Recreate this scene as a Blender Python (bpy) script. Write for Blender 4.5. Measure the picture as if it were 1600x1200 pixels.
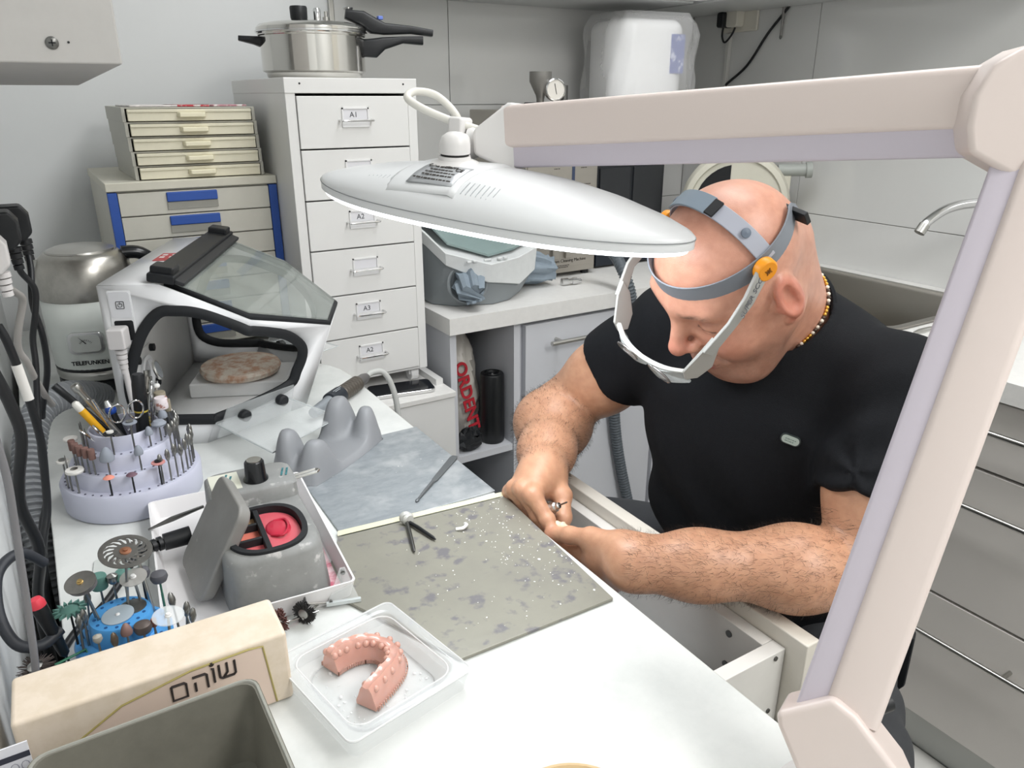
import bpy, bmesh, math, random
import numpy as np
from mathutils import Vector, Matrix, noise as mnoise
random.seed(7)
for o in list(bpy.data.objects): bpy.data.objects.remove(o)
SC = bpy.context.scene
COL = SC.collection
R = math.radians
# ------------------------------------------------------------ camera, world, light, exposure
cam_d = bpy.data.cameras.new('camera'); cam = bpy.data.objects.new('camera', cam_d); COL.objects.link(cam)
cam.location = (0, 0, 1.31)
cam.rotation_euler = (R(90 - 20.714), 0, R(-31.838))
cam_d.sensor_width = 36; cam_d.lens = 36 * 1190 / 1600; cam_d.clip_start = .02
SC.camera = cam
SC.view_settings.view_transform = 'Standard'; SC.view_settings.look = 'None'
SC.view_settings.exposure = 0.16; SC.view_settings.gamma = 1; SC.view_settings.use_curve_mapping = False
W = bpy.data.worlds.new('world'); SC.world = W; W.use_nodes = True
W.node_tree.nodes['Background'].inputs[0].default_value = (.86, .93, 1, 1)
W.node_tree.nodes['Background'].inputs[1].default_value = .35
def area(name, loc, rot, sx, sy, power, col=(1, 1, 1)):
    l = bpy.data.lights.new(name, 'AREA'); l.shape = 'RECTANGLE'; l.size = sx; l.size_y = sy; l.energy = power; l.color = col
    o = bpy.data.objects.new(name, l); COL.objects.link(o); o.location = loc; o.rotation_euler = rot; return o
# the two ceiling light panels (their housings are built with the ceiling)
area('ceiling_panel_light', (1.02, .95, 2.43), (0, 0, 0), .58, 1.18, 12, (.97, .985, 1))
area('ceiling_panel_light', (1.0, -.8, 2.43), (0, 0, 0), .58, 1.18, 25, (1, .985, .965))

# ------------------------------------------------------------ materials
def lin(h):
    h = h.lstrip('#'); c = [int(h[i:i + 2], 16) / 255 for i in (0, 2, 4)]
    return tuple(x / 12.92 if x <= .04045 else ((x + .055) / 1.055) ** 2.4 for x in c) + (1,)
MATS = {}
def mat(name, col, rough=.5, metal=0, noise=0, nscale=30, col2=None, bump=0, bscale=200, trans=0, ior=1.45, sss=0, emit=0, alpha=1, coat=0, spec=None, thr=None, stretch=None, col3=None, thr3=None, n3=12):
    if name in MATS: return MATS[name]
    m = bpy.data.materials.new(name); m.use_nodes = True; nt = m.node_tree; b = nt.nodes['Principled BSDF']; N = nt.nodes.new; L = nt.links.new
    c = lin(col); b.inputs['Base Color'].default_value = c; b.inputs['Roughness'].default_value = rough; b.inputs['Metallic'].default_value = metal
    b.inputs['IOR'].default_value = ior
    if trans: b.inputs['Transmission Weight'].default_value = trans
    if sss:
        b.inputs['Subsurface Weight'].default_value = sss; b.inputs['Subsurface Radius'].default_value = (.012, .005, .003); b.inputs['Subsurface Scale'].default_value = 1
    if emit: b.inputs['Emission Color'].default_value = c; b.inputs['Emission Strength'].default_value = emit
    if alpha < 1: b.inputs['Alpha'].default_value = alpha
    if coat: b.inputs['Coat Weight'].default_value = coat
    if spec is not None: b.inputs['Specular IOR Level'].default_value = spec
    if noise or bump or col2:
        tc = N('ShaderNodeTexCoord'); mp = N('ShaderNodeMapping'); L(tc.outputs['Object'], mp.inputs[0])
        if stretch: mp.inputs['Scale'].default_value = stretch
        nz = N('ShaderNodeTexNoise'); nz.inputs['Scale'].default_value = nscale; nz.inputs['Detail'].default_value = 6; nz.inputs['Roughness'].default_value = .65; L(mp.outputs[0], nz.inputs['Vector'])
        if noise or col2:
            rp = N('ShaderNodeValToRGB'); L(nz.outputs[0], rp.inputs[0])
            if thr: rp.color_ramp.elements[0].position, rp.color_ramp.elements[1].position = thr
            else: rp.color_ramp.elements[0].position, rp.color_ramp.elements[1].position = .3, .7
            k = 1 - noise
            rp.color_ramp.elements[0].color = lin(col2) if col2 else (c[0] * k, c[1] * k, c[2] * k, 1); rp.color_ramp.elements[1].color = c
            out = rp.outputs[0]
            if col3:
                n2 = N('ShaderNodeTexNoise'); n2.inputs['Scale'].default_value = n3; n2.inputs['Detail'].default_value = 5; L(tc.outputs['Object'], n2.inputs['Vector'])
                r2 = N('ShaderNodeValToRGB'); L(n2.outputs[0], r2.inputs[0]); r2.color_ramp.elements[0].position, r2.color_ramp.elements[1].position = thr3
                mx = N('ShaderNodeMix'); mx.data_type = 'RGBA'; L(r2.outputs[0], mx.inputs[0]); L(out, mx.inputs[6]); mx.inputs[7].default_value = lin(col3); out = mx.outputs[2]
            L(out, b.inputs['Base Color'])
        if bump:
            n4 = N('ShaderNodeTexNoise'); n4.inputs['Scale'].default_value = bscale; n4.inputs['Detail'].default_value = 4; L(mp.outputs[0], n4.inputs['Vector'])
            bp = N('ShaderNodeBump'); bp.inputs['Strength'].default_value = bump; bp.inputs['Distance'].default_value = .002; L(n4.outputs[0], bp.inputs['Height']); L(bp.outputs[0], b.inputs['Normal'])
    MATS[name] = m; return m

# ------------------------------------------------------------ mesh builder
def perp(d):
    a = Vector((0, 0, 1)) if abs(d.z) < .9 else Vector((1, 0, 0))
    u = d.cross(a).normalized(); return u, d.cross(u).normalized()
def catmull(P, n=8, closed=False):
    P = [Vector(p) for p in P]; out = []; m = len(P)
    for i in range(m if closed else m - 1):
        if closed: a, b, c, d = P[i - 1], P[i], P[(i + 1) % m], P[(i + 2) % m]
        else: a, b, c, d = P[max(i - 1, 0)], P[i], P[i + 1], P[min(i + 2, m - 1)]
        for k in range(n):
            t = k / n; out.append(.5 * ((2 * b) + (c - a) * t + (2 * a - 5 * b + 4 * c - d) * t * t + (3 * b - a - 3 * c + d) * t ** 3))
    if not closed: out.append(P[-1])
    return out
class MB:
    def __init__(s): s.v = []; s.f = []
    def add(s, V, F, M=None):
        n = len(s.v); s.v += [tuple(M @ Vector(p)) if M else tuple(p) for p in V]; s.f += [tuple(i + n for i in f) for f in F]; return s
    def box(s, x0, y0, z0, x1, y1, z1, M=None):
        return s.add([(x0, y0, z0), (x1, y0, z0), (x1, y1, z0), (x0, y1, z0), (x0, y0, z1), (x1, y0, z1), (x1, y1, z1), (x0, y1, z1)],
                     [(0, 3, 2, 1), (4, 5, 6, 7), (0, 1, 5, 4), (1, 2, 6, 5), (2, 3, 7, 6), (3, 0, 4, 7)], M)
    def cbox(s, c, d, M=None): return s.box(c[0] - d[0] / 2, c[1] - d[1] / 2, c[2] - d[2] / 2, c[0] + d[0] / 2, c[1] + d[1] / 2, c[2] + d[2] / 2, M)
    def cyl(s, a, b, r0, r1=None, n=16, M=None): return s.tube([a, b], [r0, r0 if r1 is None else r1], n, M=M)
    def tube(s, P, r, n=8, closed=False, caps=True, M=None, flat=None, up=None):
        P = [Vector(p) for p in P]; m = len(P)
        rr = r if isinstance(r, (list, tuple)) else [r] * m
        V = []; u = None
        for i in range(m):
            if closed: d = (P[(i + 1) % m] - P[i - 1])
            else: d = P[min(i + 1, m - 1)] - P[max(i - 1, 0)]
            d = d.normalized() if d.length > 1e-9 else Vector((0, 0, 1))
            if up is not None:
                u = Vector(up) - d * d.dot(Vector(up)); u = u.normalized() if u.length > 1e-6 else perp(d)[0]
            elif u is None: u = perp(d)[0]
            else:
                u = u - d * u.dot(d); u = u.normalized() if u.length > 1e-6 else perp(d)[0]
            w = d.cross(u)
            for k in range(n):
                a = 2 * math.pi * k / n; cu, cw = math.cos(a), math.sin(a)
                if flat: cu *= flat[0]; cw *= flat[1]
                V.append(P[i] + (u * cu + w * cw) * rr[i])
        F = []
        for i in range(m if closed else m - 1):
            j = (i + 1) % m
            for k in range(n): F.append((i * n + k, i * n + (k + 1) % n, j * n + (k + 1) % n, j * n + k))
        if caps and not closed: F.append(tuple(range(n))[::-1]); F.append(tuple((m - 1) * n + k for k in range(n)))
        return s.add(V, F, M)
    def lathe(s, prof, n=32, M=None, o=(0, 0, 0), caps=True):
        V = []; F = []; m = len(prof)
        for r, z in prof:
            for k in range(n):
                a = 2 * math.pi * k / n; V.append((o[0] + r * math.cos(a), o[1] + r * math.sin(a), o[2] + z))
        for i in range(m - 1):
            for k in range(n): F.append((i * n + k, i * n + (k + 1) % n, (i + 1) * n + (k + 1) % n, (i + 1) * n + k))
        if caps: F.append(tuple(range(n))[::-1]); F.append(tuple((m - 1) * n + k for k in range(n)))
        return s.add(V, F, M)
    def prism(s, poly, z0, z1, M=None, poly2=None):
        n = len(poly); q = poly2 or poly
        return s.add([(x, y, z0) for x, y in poly] + [(x, y, z1) for x, y in q], [tuple(range(n))[::-1], tuple(range(n, 2 * n))] + [(i, (i + 1) % n, n + (i + 1) % n, n + i) for i in range(n)], M)
    def loft(s, rings, caps=True, closed=True, M=None):
        n = len(rings[0]); V = [p for r in rings for p in r]; F = []
        for i in range(len(rings) - 1):
            for k in range(n if closed else n - 1): F.append((i * n + k, i * n + (k + 1) % n, (i + 1) * n + (k + 1) % n, (i + 1) * n + k))
        if caps: F.append(tuple(range(n))[::-1]); F.append(tuple((len(rings) - 1) * n + k for k in range(n)))
        return s.add(V, F, M)
    def ball(s, c, r, nu=16, nv=10, M=None):
        if not isinstance(r, (tuple, list)): r = (r, r, r)
        V = [(c[0], c[1], c[2] - r[2])]; F = []
        for j in range(1, nv):
            t = math.pi * j / nv - math.pi / 2
            for k in range(nu):
                a = 2 * math.pi * k / nu; V.append((c[0] + r[0] * math.cos(t) * math.cos(a), c[1] + r[1] * math.cos(t) * math.sin(a), c[2] + r[2] * math.sin(t)))
        V.append((c[0], c[1], c[2] + r[2])); T = len(V) - 1
        for k in range(nu): F.append((0, 1 + (k + 1) % nu, 1 + k)); F.append((T, T - nu + k, T - nu + (k + 1) % nu))
        for j in range(nv - 2):
            for k in range(nu): F.append((1 + j * nu + k, 1 + j * nu + (k + 1) % nu, 1 + (j + 1) * nu + (k + 1) % nu, 1 + (j + 1) * nu + k))
        return s.add(V, F, M)
    def mesh(s, name, m, smooth=38):
        me = bpy.data.meshes.new(name); me.from_pydata(s.v, [], s.f)
        bm = bmesh.new(); bm.from_mesh(me); bmesh.ops.recalc_face_normals(bm, faces=bm.faces)
        if smooth:
            for f in bm.faces: f.smooth = True
            for e in bm.edges:
                if len(e.link_faces) == 2 and e.calc_face_angle(0) > R(smooth): e.smooth = False
        bm.to_mesh(me); bm.free()
        if m: me.materials.append(m)
        return me
    def build(s, name, m, parent=None, bevel=0, seg=2, smooth=38, solid=0):
        o = bpy.data.objects.new(name, s.mesh(name, m, smooth)); COL.objects.link(o)
        if parent: o.parent = parent
        if solid:
            md = o.modifiers.new('s', 'SOLIDIFY'); md.thickness = solid; md.offset = 0
        if bevel:
            md = o.modifiers.new('b', 'BEVEL'); md.width = bevel; md.segments = seg; md.limit_method = 'ANGLE'; md.angle_limit = R(40); md.harden_normals = bool(smooth)
        return o
def obj(name, me, parent=None):
    o = bpy.data.objects.new(name, me); COL.objects.link(o)
    if parent: o.parent = parent
    return o
def tag(o, label=None, cat=None, group=None, kind=None):
    if label: o['label'] = label
    if cat: o['category'] = cat
    if group: o['group'] = group
    if kind: o['kind'] = kind
    return o
def thing(name, label, cat, loc=(0, 0, 0), rz=0, group=None, rot=None, kind=None):
    o = bpy.data.objects.new(name, None); COL.objects.link(o); o.empty_display_size = .02
    o.location = loc; o.rotation_euler = rot or (0, 0, rz)
    return tag(o, label, cat, group, kind)
def copy_tree(o, parent=None):
    c = o.copy(); COL.objects.link(c)
    if parent: c.parent = parent
    for ch in list(o.children): copy_tree(ch, c)
    return c
def BX(*a): return MB().box(*a)
def text(name, s, size, M, m, parent=None, ext=.0002, align='CENTER', bold=0):
    cu = bpy.data.curves.new(name, 'FONT'); cu.body = s; cu.size = size; cu.extrude = ext; cu.align_x = align; cu.align_y = 'CENTER'; cu.offset = bold
    t = bpy.data.objects.new(name, cu); COL.objects.link(t); bpy.context.view_layer.update()
    me = bpy.data.meshes.new_from_object(t); bpy.data.objects.remove(t)
    me.transform(M); me.materials.clear(); me.materials.append(m)
    o = bpy.data.objects.new(name, me); COL.objects.link(o)
    if parent: o.parent = parent
    return o
def bars(name, M, m, widths, lh, parent):   # lines of print too small to read, as thin raised dashes in the text plane M
    for i, w in enumerate(widths):
        x = -max(widths) / 2; k = 0; mb = MB()
        while x < -max(widths) / 2 + w:
            d = lh * (.9, 1.6, .6, 1.3)[(k + i) % 4]; mb.box(x, -lh * .3 - i * lh * 1.5, -.0001, x + d, lh * .3 - i * lh * 1.5, .0003, M); x += d + lh * .35; k += 1
        o = mb.build(name, m, parent, smooth=0); o['kind'] = 'stuff'
def frame(o, x, y):  # 4x4 from an origin and two directions (x right of text, y up of text)
    x = Vector(x).normalized(); y = Vector(y).normalized(); z = x.cross(y)
    return Matrix(((x.x, y.x, z.x, o[0]), (x.y, y.y, z.y, o[1]), (x.z, y.z, z.z, o[2]), (0, 0, 0, 1)))
def axis_m(p, d):  # local z along d at p
    d = Vector(d).normalized(); u, w = perp(d)
    return Matrix(((u.x, w.x, d.x, p[0]), (u.y, w.y, d.y, p[1]), (u.z, w.z, d.z, p[2]), (0, 0, 0, 1)))
def rrect(x0, y0, x1, y1, r, n=5):
    P = []
    for cx, cy, a in ((x1 - r, y1 - r, 0), (x0 + r, y1 - r, 90), (x0 + r, y0 + r, 180), (x1 - r, y0 + r, 270)):
        for k in range(n + 1): t = R(a + 90 * k / n); P.append((cx + r * math.cos(t), cy + r * math.sin(t)))
    return P
# common materials
white_lam = mat('white_laminate', '#e4e4e2', .35, noise=.04, nscale=8)
white_pl = mat('white_plastic', '#e9e9e9', .32)
grey_lam = mat('cool_white_laminate', '#cfd1d6', .32, noise=.03, nscale=6)
counter_m = mat('white_counter', '#e6e5e2', .4, noise=.06, nscale=60)
steel = mat('brushed_steel', '#b9b8b4', .28, 1)
chrome = mat('chrome', '#d8d8d8', .12, 1)
dark_steel = mat('dark_steel', '#6f6f6d', .35, 1)
black_pl = mat('black_plastic', '#17191c', .42)
black_rub = mat('black_rubber', '#1d1f22', .65)
dark_gap = mat('dark_gap', '#2a2a2a', .8)
cream_pl = mat('cream_plastic', '#e8e3cc', .45, noise=.08, nscale=20)
grey_pl = mat('grey_plastic', '#8b8f92', .5)
ZB = .785   # bench top
ZC = .826   # counter top
ZF = -.09   # floor
# ------------------------------------------------------------ the room
paint = mat('wall_paint', '#e2e4e4', .55, noise=.03, nscale=5, bump=.06, bscale=90)
tile_m = mat('glossy_wall_tile', '#dcdcda', .13, noise=.03, nscale=3, coat=.3)
grout = mat('tile_grout', '#cbc8c0', .8)
floor_m = mat('floor_tile', '#d9d8d4', .3, noise=.06, nscale=7)
def struct(name, mb, m, **k): return tag(mb.build(name, m, **k), kind='structure')
XL, XR, YB, YF, ZT = -.10, 2.05, 2.12, -1.5, 2.45
struct('floor', BX(XL, YF, ZF - .05, XR, YB, ZF), grout)
flo = bpy.data.objects['floor']
ft = BX(0, 0, 0, .447, .447, .003).mesh('floor_tile', floor_m)
x = XL + .0
for i in range(5):
    for j in range(9):
        px, py = 1.6 - .45 * i - .1, -1.5 + .45 * j
        if px < 0 or py < -1.2 or py > 1.6: continue
        o = obj('floor_tile', ft, flo); o.location = (px, py, ZF)
struct('wall_left', BX(XL - .08, YF, ZF - .05, XL, YB + .08, ZT), paint)
struct('wall_front', BX(XL - .08, YF - .08, ZF - .05, XR + .08, YF, ZT), paint)
struct('ceiling', BX(XL - .08, YF - .08, ZT, XR + .08, YB + .08, ZT + .06), paint)
wb = struct('wall_back', BX(XL - .08, YB, ZF - .05, XR + .08, YB + .08, ZT), paint)
wr = struct('wall_right', BX(XR, YF, ZF - .05, XR + .08, YB, ZT), grout)
rows = [.654, .970, 1.286, 1.602, 1.918, 2.234]; TH, TW, G = .316, .6025, .0018
def tiles(wall, segs, fixed, axis):
    for a, b in segs:
        for z in rows[:4]:
            mb = MB()
            if axis == 'x': mb.box(a + G / 2, fixed - .006, z + G / 2, b - G / 2, fixed + .001, z + TH - G / 2)
            else: mb.box(fixed - .006, a + G / 2, z + G / 2, fixed + .001, b - G / 2, z + TH - G / 2)
            mb.build('wall_tile', tile_m, wall, bevel=.0008, seg=1)
tiles(wb, [(.766, 1.1), (1.1, 1.7025), (1.7025, 2.044)], YB, 'x')
tiles(wr, [(-.2, .4), (.4, 1.0), (1.0, 1.6), (1.6, 2.113)], XR, 'y')
struct('trim_1', BX(.752, YB - .010, .654, .766, YB + .001, 1.918), steel, bevel=.002)
# ceiling light housings
for (x, y) in ((1.02, .95), (1.0, -.8)):
    t = thing('ceiling_light', 'flat white ceiling light panel ' + ('above the seated man' if y > 0 else 'near the entrance wall'), 'ceiling light', (x, y, ZT - .015))
    MB().box(-.31, -.61, -.0, -.29, .61, .014).box(.29, -.61, 0, .31, .61, .014).box(-.29, -.61, 0, .29, -.59, .014).box(-.29, .59, 0, .29, .61, .014).build('frame', white_pl, t)
    BX(-.29, -.59, .008, .29, .59, .013).build('diffuser', mat('light_diffuser', '#ffffff', .5, emit=1.2), t)
# upper cabinets over the worktops (only their undersides reach into the picture)
uc = mat('upper_cabinet', '#c9cbca', .4)
t = thing('upper_cabinet', 'wall cabinet over the back worktop, only its underside edge showing', 'cabinet', (0, 0, 0))
BX(.80, 1.80, 1.56, 1.735, 2.11, 2.25).build('body', uc, t, bevel=.002)
for i in range(2): BX(.802 + .468 * i, 1.782, 1.565, 1.266 + .468 * i, 1.799, 2.245).build('door', white_lam, t, bevel=.002)
t = thing('upper_cabinet', 'wall cabinet over the sink worktop, only its underside edge showing', 'cabinet', (0, 0, 0))
BX(1.755, .95, 1.56, 2.04, 2.10, 2.25).build('body', uc, t, bevel=.002)
for i in range(2): BX(1.737, .952 + .42 * i, 1.565, 1.754, 1.370 + .42 * i, 2.245).build('door', white_lam, t, bevel=.002)

# ------------------------------------------------------------ worktops and base cabinets
def bar_handle(parent, c, L, ax, out, r=.006, stand=.032):
    c = Vector(c); a = Vector(ax); o = Vector(out)
    mb = MB().cyl(c + o * stand - a * L / 2, c + o * stand + a * L / 2, r, n=14)
    for s in (-1, 1): mb.cyl(c + a * s * L * .33 - o * .001, c + o * stand + a * s * L * .33, r * .8, n=10)
    return mb.build('handle', steel, parent)
wt = MB()
SX0, SX1, SY0, SY1 = 1.53, 1.965, .93, 1.52
wt.box(.775, 1.522, ZC - .04, 1.44, 2.113, ZC).box(1.44, SY1, ZC - .04, 2.043, 2.113, ZC).box(1.44, -.2, ZC - .04, 2.043, SY0, ZC)
wt.box(1.44, SY0, ZC - .04, SX0, SY1, ZC).box(SX1, SY0, ZC - .04, 2.043, SY1, ZC)
tag(wt.build('worktop', counter_m), 'white L-shaped worktop running under the tiled walls', 'worktop')
# sink
t = thing('sink', 'stainless steel sink let into the worktop behind the man', 'sink', ((SX0 + SX1) / 2, (SY0 + SY1) / 2, ZC))
hx, hy = (SX1 - SX0) / 2, (SY1 - SY0) / 2
def ring(o, r, z, n=6): return [(x, y, z) for x, y in rrect(-hx + o, -hy + o, hx - o, hy - o, r, n)]
MB().loft([ring(-.012, .07, .001), ring(-.012, .07, .006), ring(.004, .06, .006), ring(.012, .06, -.004), ring(.02, .06, -.15), ring(.05, .05, -.17), ring(.18, .03, -.172)], caps=False).build('bowl', mat('sink_steel', '#9f9b94', .33, 1, bump=.05, bscale=300), t, solid=.0015)
MB().lathe([(.0, -.173), (.04, -.173), (.04, -.169), (.03, -.167), (0, -.168)], 24).build('drain', chrome, t)
# faucet
t = thing('faucet', 'chrome curved sink faucet rising beside the tiled wall', 'faucet', (2.008, .93, ZC))
MB().lathe([(.028, 0), (.028, .01), (.02, .02), (.018, .07), (.014, .075)], 24).build('base', chrome, t)
pa = catmull([(0, 0, .05), (0, .0, .12), (-.008, .02, .19), (-.05, .05, .238), (-.11, .07, .243), (-.17, .085, .232), (-.215, .095, .208), (-.228, .098, .192)], 6)
sp = MB().tube(pa, [.0125 - .002 * i / len(pa) for i in range(len(pa))], 14).build('spout', chrome, t)
MB().cyl((-.224, .097, .200), (-.236, .1, .181), .0125, n=14).build('aerator', steel, sp)
MB().cyl((0, -.018, .05), (0, -.05, .06), .008).cyl((0, -.045, .06), (0, -.06, .12), .006, .004).build('lever', chrome, t)
# back base cabinets
YD = 1.54
t = thing('shelf_cabinet', 'open white shelf cabinet with a plastic bag and a black roll inside', 'cabinet')
BX(.783, YD, ZF + .1, .800, 2.10, ZC - .042).build('side_panel', grey_lam, t); BX(.962, YD, ZF + .1, .980, 2.10, ZC - .042).build('side_panel', grey_lam, t)
BX(.801, YD + .004, .437, .961, 2.09, .455).build('shelf', grey_lam, t)
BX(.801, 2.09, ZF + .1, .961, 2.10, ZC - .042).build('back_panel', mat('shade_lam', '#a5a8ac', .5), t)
BX(.801, YD + .004, ZF + .1, .961, 2.09, ZF + .118).build('bottom_panel', grey_lam, t)
BX(.79, YD + .04, ZF, .975, YD + .055, ZF + .1).build('plinth', grey_lam, t)
t = thing('door_cabinet', 'grey-white base cabinet with one bar-handled door beside the open shelf', 'cabinet')
BX(.982, YD + .012, ZF + .1, 1.44, 2.10, ZC - .042).build('body', grey_lam, t)
d = BX(.992, YD - .008, ZF + .105, 1.432, YD + .011, ZC - .052).build('door', grey_lam, t, bevel=.0015)
bar_handle(d, (1.150, YD - .008, .726), .20, (1, 0, 0), (0, -1, 0))
BX(.982, YD + .04, ZF, 1.44, YD + .055, ZF + .1).build('plinth', grey_lam, t)
t = thing('corner_cabinet', 'narrow grey-white corner cabinet front behind the man\'s right arm', 'cabinet')
BX(1.442, YD + .012, ZF + .1, 1.50, 2.10, ZC - .042).build('body', grey_lam, t)
BX(1.446, YD - .008, ZF + .105, 1.475, YD + .011, ZC - .045).build('filler_panel', grey_lam, t, bevel=.001)
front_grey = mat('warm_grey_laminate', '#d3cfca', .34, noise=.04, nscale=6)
# right base units
t = thing('drawer_unit', 'white three-drawer base unit with long bar handles at the right', 'cabinet')
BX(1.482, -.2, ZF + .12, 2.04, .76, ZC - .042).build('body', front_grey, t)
for z0, z1, hz in ((.640, .776, .726), (.337, .634, .566), (.026, .331, .253)):
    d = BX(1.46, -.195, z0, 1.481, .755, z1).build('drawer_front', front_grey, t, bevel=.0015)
    bar_handle(d, (1.46, .60, hz), .30 if hz < .7 else .26, (0, 1, 0), (-1, 0, 0), r=.0055)
BX(1.50, -.2, ZF, 1.515, .76, ZF + .115).build('plinth', mat('plinth_grey', '#c4c6c2', .45), t)
t = thing('sink_cabinet', 'white base cabinet below the sink hidden behind the man', 'cabinet')
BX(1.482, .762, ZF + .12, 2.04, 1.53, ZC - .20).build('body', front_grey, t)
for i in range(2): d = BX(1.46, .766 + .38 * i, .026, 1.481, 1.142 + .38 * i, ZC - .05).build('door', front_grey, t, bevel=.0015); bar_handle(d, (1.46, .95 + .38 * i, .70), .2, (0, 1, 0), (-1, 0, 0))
BX(1.50, .762, ZF, 1.515, 1.52, ZF + .115).build('plinth', mat('plinth_grey', '#c4c6c2'), t)

# ------------------------------------------------------------ workbench with the pulled-out drawer
bench_m = mat('bench_laminate', '#dcdedb', .36, noise=.1, nscale=9, col2='#cbcecb', thr=(.28, .55), col3='#c0b2b5', thr3=(.70, .78), n3=24)
wbch = thing('workbench', 'long white laminate workbench along the left wall', 'workbench')
poly = [(-.055, -.7), (.483, -.7), (.483, 1.36)] + [(.483 - .13 * (1 - math.cos(R(a))) , 1.36 + .17 * math.sin(R(a))) for a in range(10, 91, 10)] + [(-.055, 1.53), (-.055, 1.0)]
poly = [(-.055, -.7), (.483, -.7), (.483, 1.40), (.479, 1.44), (.468, 1.475), (.450, 1.505), (.425, 1.53), (.38, 1.55), (-.055, 1.55)]
MB().prism(poly, ZB - .028, ZB).build('top', bench_m, wbch, bevel=.002)
MB().prism([(-.085, 1.552), (.45, 1.552), (.45, 2.1), (-.085, 2.1)], ZB - .03, ZB - .0).build('rear_top', bench_m, wbch, bevel=.002)
def leg(x0, y0, x1, y1): BX(x0, y0, ZF, x1, y1, ZB - .0285).build('side_panel', white_lam, wbch)
leg(-.05, .92, .44, .938); leg(-.05, .36, .44, .378); leg(-.05, 1.50, .40, 1.518); leg(-.05, -.69, .44, -.67)
BX(.424, .94, .60, .44, 1.498, .74).build('drawer_front', white_lam, wbch, bevel=.001)
BX(.424, .94, ZF + .08, .44, 1.498, .597).build('cabinet_door', white_lam, wbch, bevel=.001)
BX(-.05, .378, ZF, -.035, .92, ZB - .03).build('back_panel', white_lam, wbch)
dr = BX(.0, .452, .625, .620, .888, .633).build('drawer', mat('drawer_floor', '#b8bbbd', .5, noise=.15, nscale=25), wbch)
DS = mat('drawer_white', '#e3e1dc', .4, noise=.06, nscale=18)
BX(.0, .434, .615, .636, .452, .722).build('drawer_side', DS, dr, bevel=.001)
BX(.0, .888, .615, .636, .906, .722).build('drawer_side', DS, dr, bevel=.001)
BX(.618, .4525, .633, .636, .8875, .722).build('drawer_inner_front', DS, dr, bevel=.001)
BX(.637, .408, .600, .659, .925, .742).build('drawer_front', mat('drawer_front_cream', '#e2ddd2', .4, noise=.06, nscale=14), dr, bevel=.002)
BX(.10, .424, .600, .634, .433, .618).build('drawer_rail', white_pl, dr); BX(.10, .907, .600, .634, .916, .618).build('drawer_rail', white_pl, dr)
for y, z in ((.50, .66), (.50, .705)): MB().cyl((.6185, y, z), (.6165, y, z), .0045, n=12).build('screw', dark_steel, dr)
for z in (.64, .715): MB().cyl((.62, .4345, z), (.62, .4325, z), .003, n=10).build('screw', dark_steel, dr)
BX(.470, .40, .722, .485, .91, .756).build('edge_strip', mat('stained_strip', '#d9d4d4', .5, col2='#8a8286', nscale=60, thr=(.3, .42), noise=.1), wbch)
# ------------------------------------------------------------ wall box, top left
t = thing('wall_box', 'light grey metal wall box with a cross-head screw, hung at the top left', 'wall box', (0, .9, 1.33))
box_m = mat('wall_box_grey', '#b9b7b4', .5, noise=.05, nscale=60)
MB().add([(-.098, 0, .009), (.104, 0, .009), (.104, .6, -.004), (-.098, .6, -.004), (-.098, 0, .42), (.104, 0, .42), (.104, .6, .42), (-.098, .6, .42)],
         [(0, 3, 2, 1), (4, 5, 6, 7), (0, 1, 5, 4), (1, 2, 6, 5), (2, 3, 7, 6), (3, 0, 4, 7)]).build('body', box_m, t, bevel=.002)
s = MB().lathe([(.0058, 0), (.0058, .001), (.004, .0022), (0, .0024)], 20, axis_m((.046, 0, .027), (0, -1, 0))).build('screw', dark_steel, t)
MB().cbox((.046, -.0025, .027), (.006, .0008, .0012)).build('screw_slot', black_pl, s); MB().cbox((.046, -.0025, .027), (.0012, .0008, .006)).build('screw_slot', black_pl, s)
MB().cyl((.060, .0, .028), (.060, -.0008, .028), .0011, n=10).build('rivet', black_pl, t)

# ------------------------------------------------------------ six-drawer metal cabinet on its stand
hm = mat('powder_white', '#e6e6e4', .38)
t = thing('cabinet_stand', 'low white cabinet carrying the tall metal drawer unit', 'cabinet', (.445, 1.475, ZF))
BX(0, 0.004, 0, .315, .60, .755 - .012).build('body', white_lam, t)
BX(-.004, 0, .743, .318, .606, .755).build('top', counter_m, t, bevel=.001)
BX(.296, .06, .755, .314, .60, .770).build('rim_strip', white_lam, t)
t = thing('phone', 'black glass phone with a silver rim lying under the drawer unit', 'phone', (.655, 1.545, .6655), R(-10))
MB().prism(rrect(-.075, -.036, .075, .036, .013), 0, .009).build('case', chrome, t, bevel=.002)
MB().prism(rrect(-.0735, -.0345, .0735, .0345, .012), .009, .0096).build('screen', mat('phone_glass', '#0b0f16', .12), t)
t = thing('drawer_unit', 'tall narrow white metal unit of six drawers with labelled wire pulls', 'cabinet', (.46, 1.576, .665))
WH, DH, HB = .28, .425, .035
MB().box(0, .002, HB, .020, DH, .655).build('side_panel', hm, t, bevel=.001); MB().box(WH - .020, .002, HB, WH, DH, .655).build('side_panel', hm, t, bevel=.001)
BX(.020, DH - .004, HB, WH - .02, DH, .655).build('back_panel', hm, t)
BX(-.001, 0, .650, WH + .001, DH, .679).build('top_panel', hm, t, bevel=.0015)
BX(.020, .004, HB, WH - .02, DH, HB + .008).build('bottom_panel', hm, t)
for x in (.03, .25): MB().cyl((x, .0005, .668), (x, -.0005, .668), .002, n=10).build('rivet', black_pl, t)
for x, y in ((.028, .03), (.252, .03), (.028, .39), (.252, .39)):
    MB().cyl((x - .009, y, .018), (x + .009, y, .018), .0175, n=20).box(x - .013, y - .010, .018, x + .013, y + .010, HB).build('caster', white_pl, t)
zt = .647; hts = [.103, .102, .104, .101, .098, .098]; labs = ['A1', '', 'A2', '', 'A3', 'A2']
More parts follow.
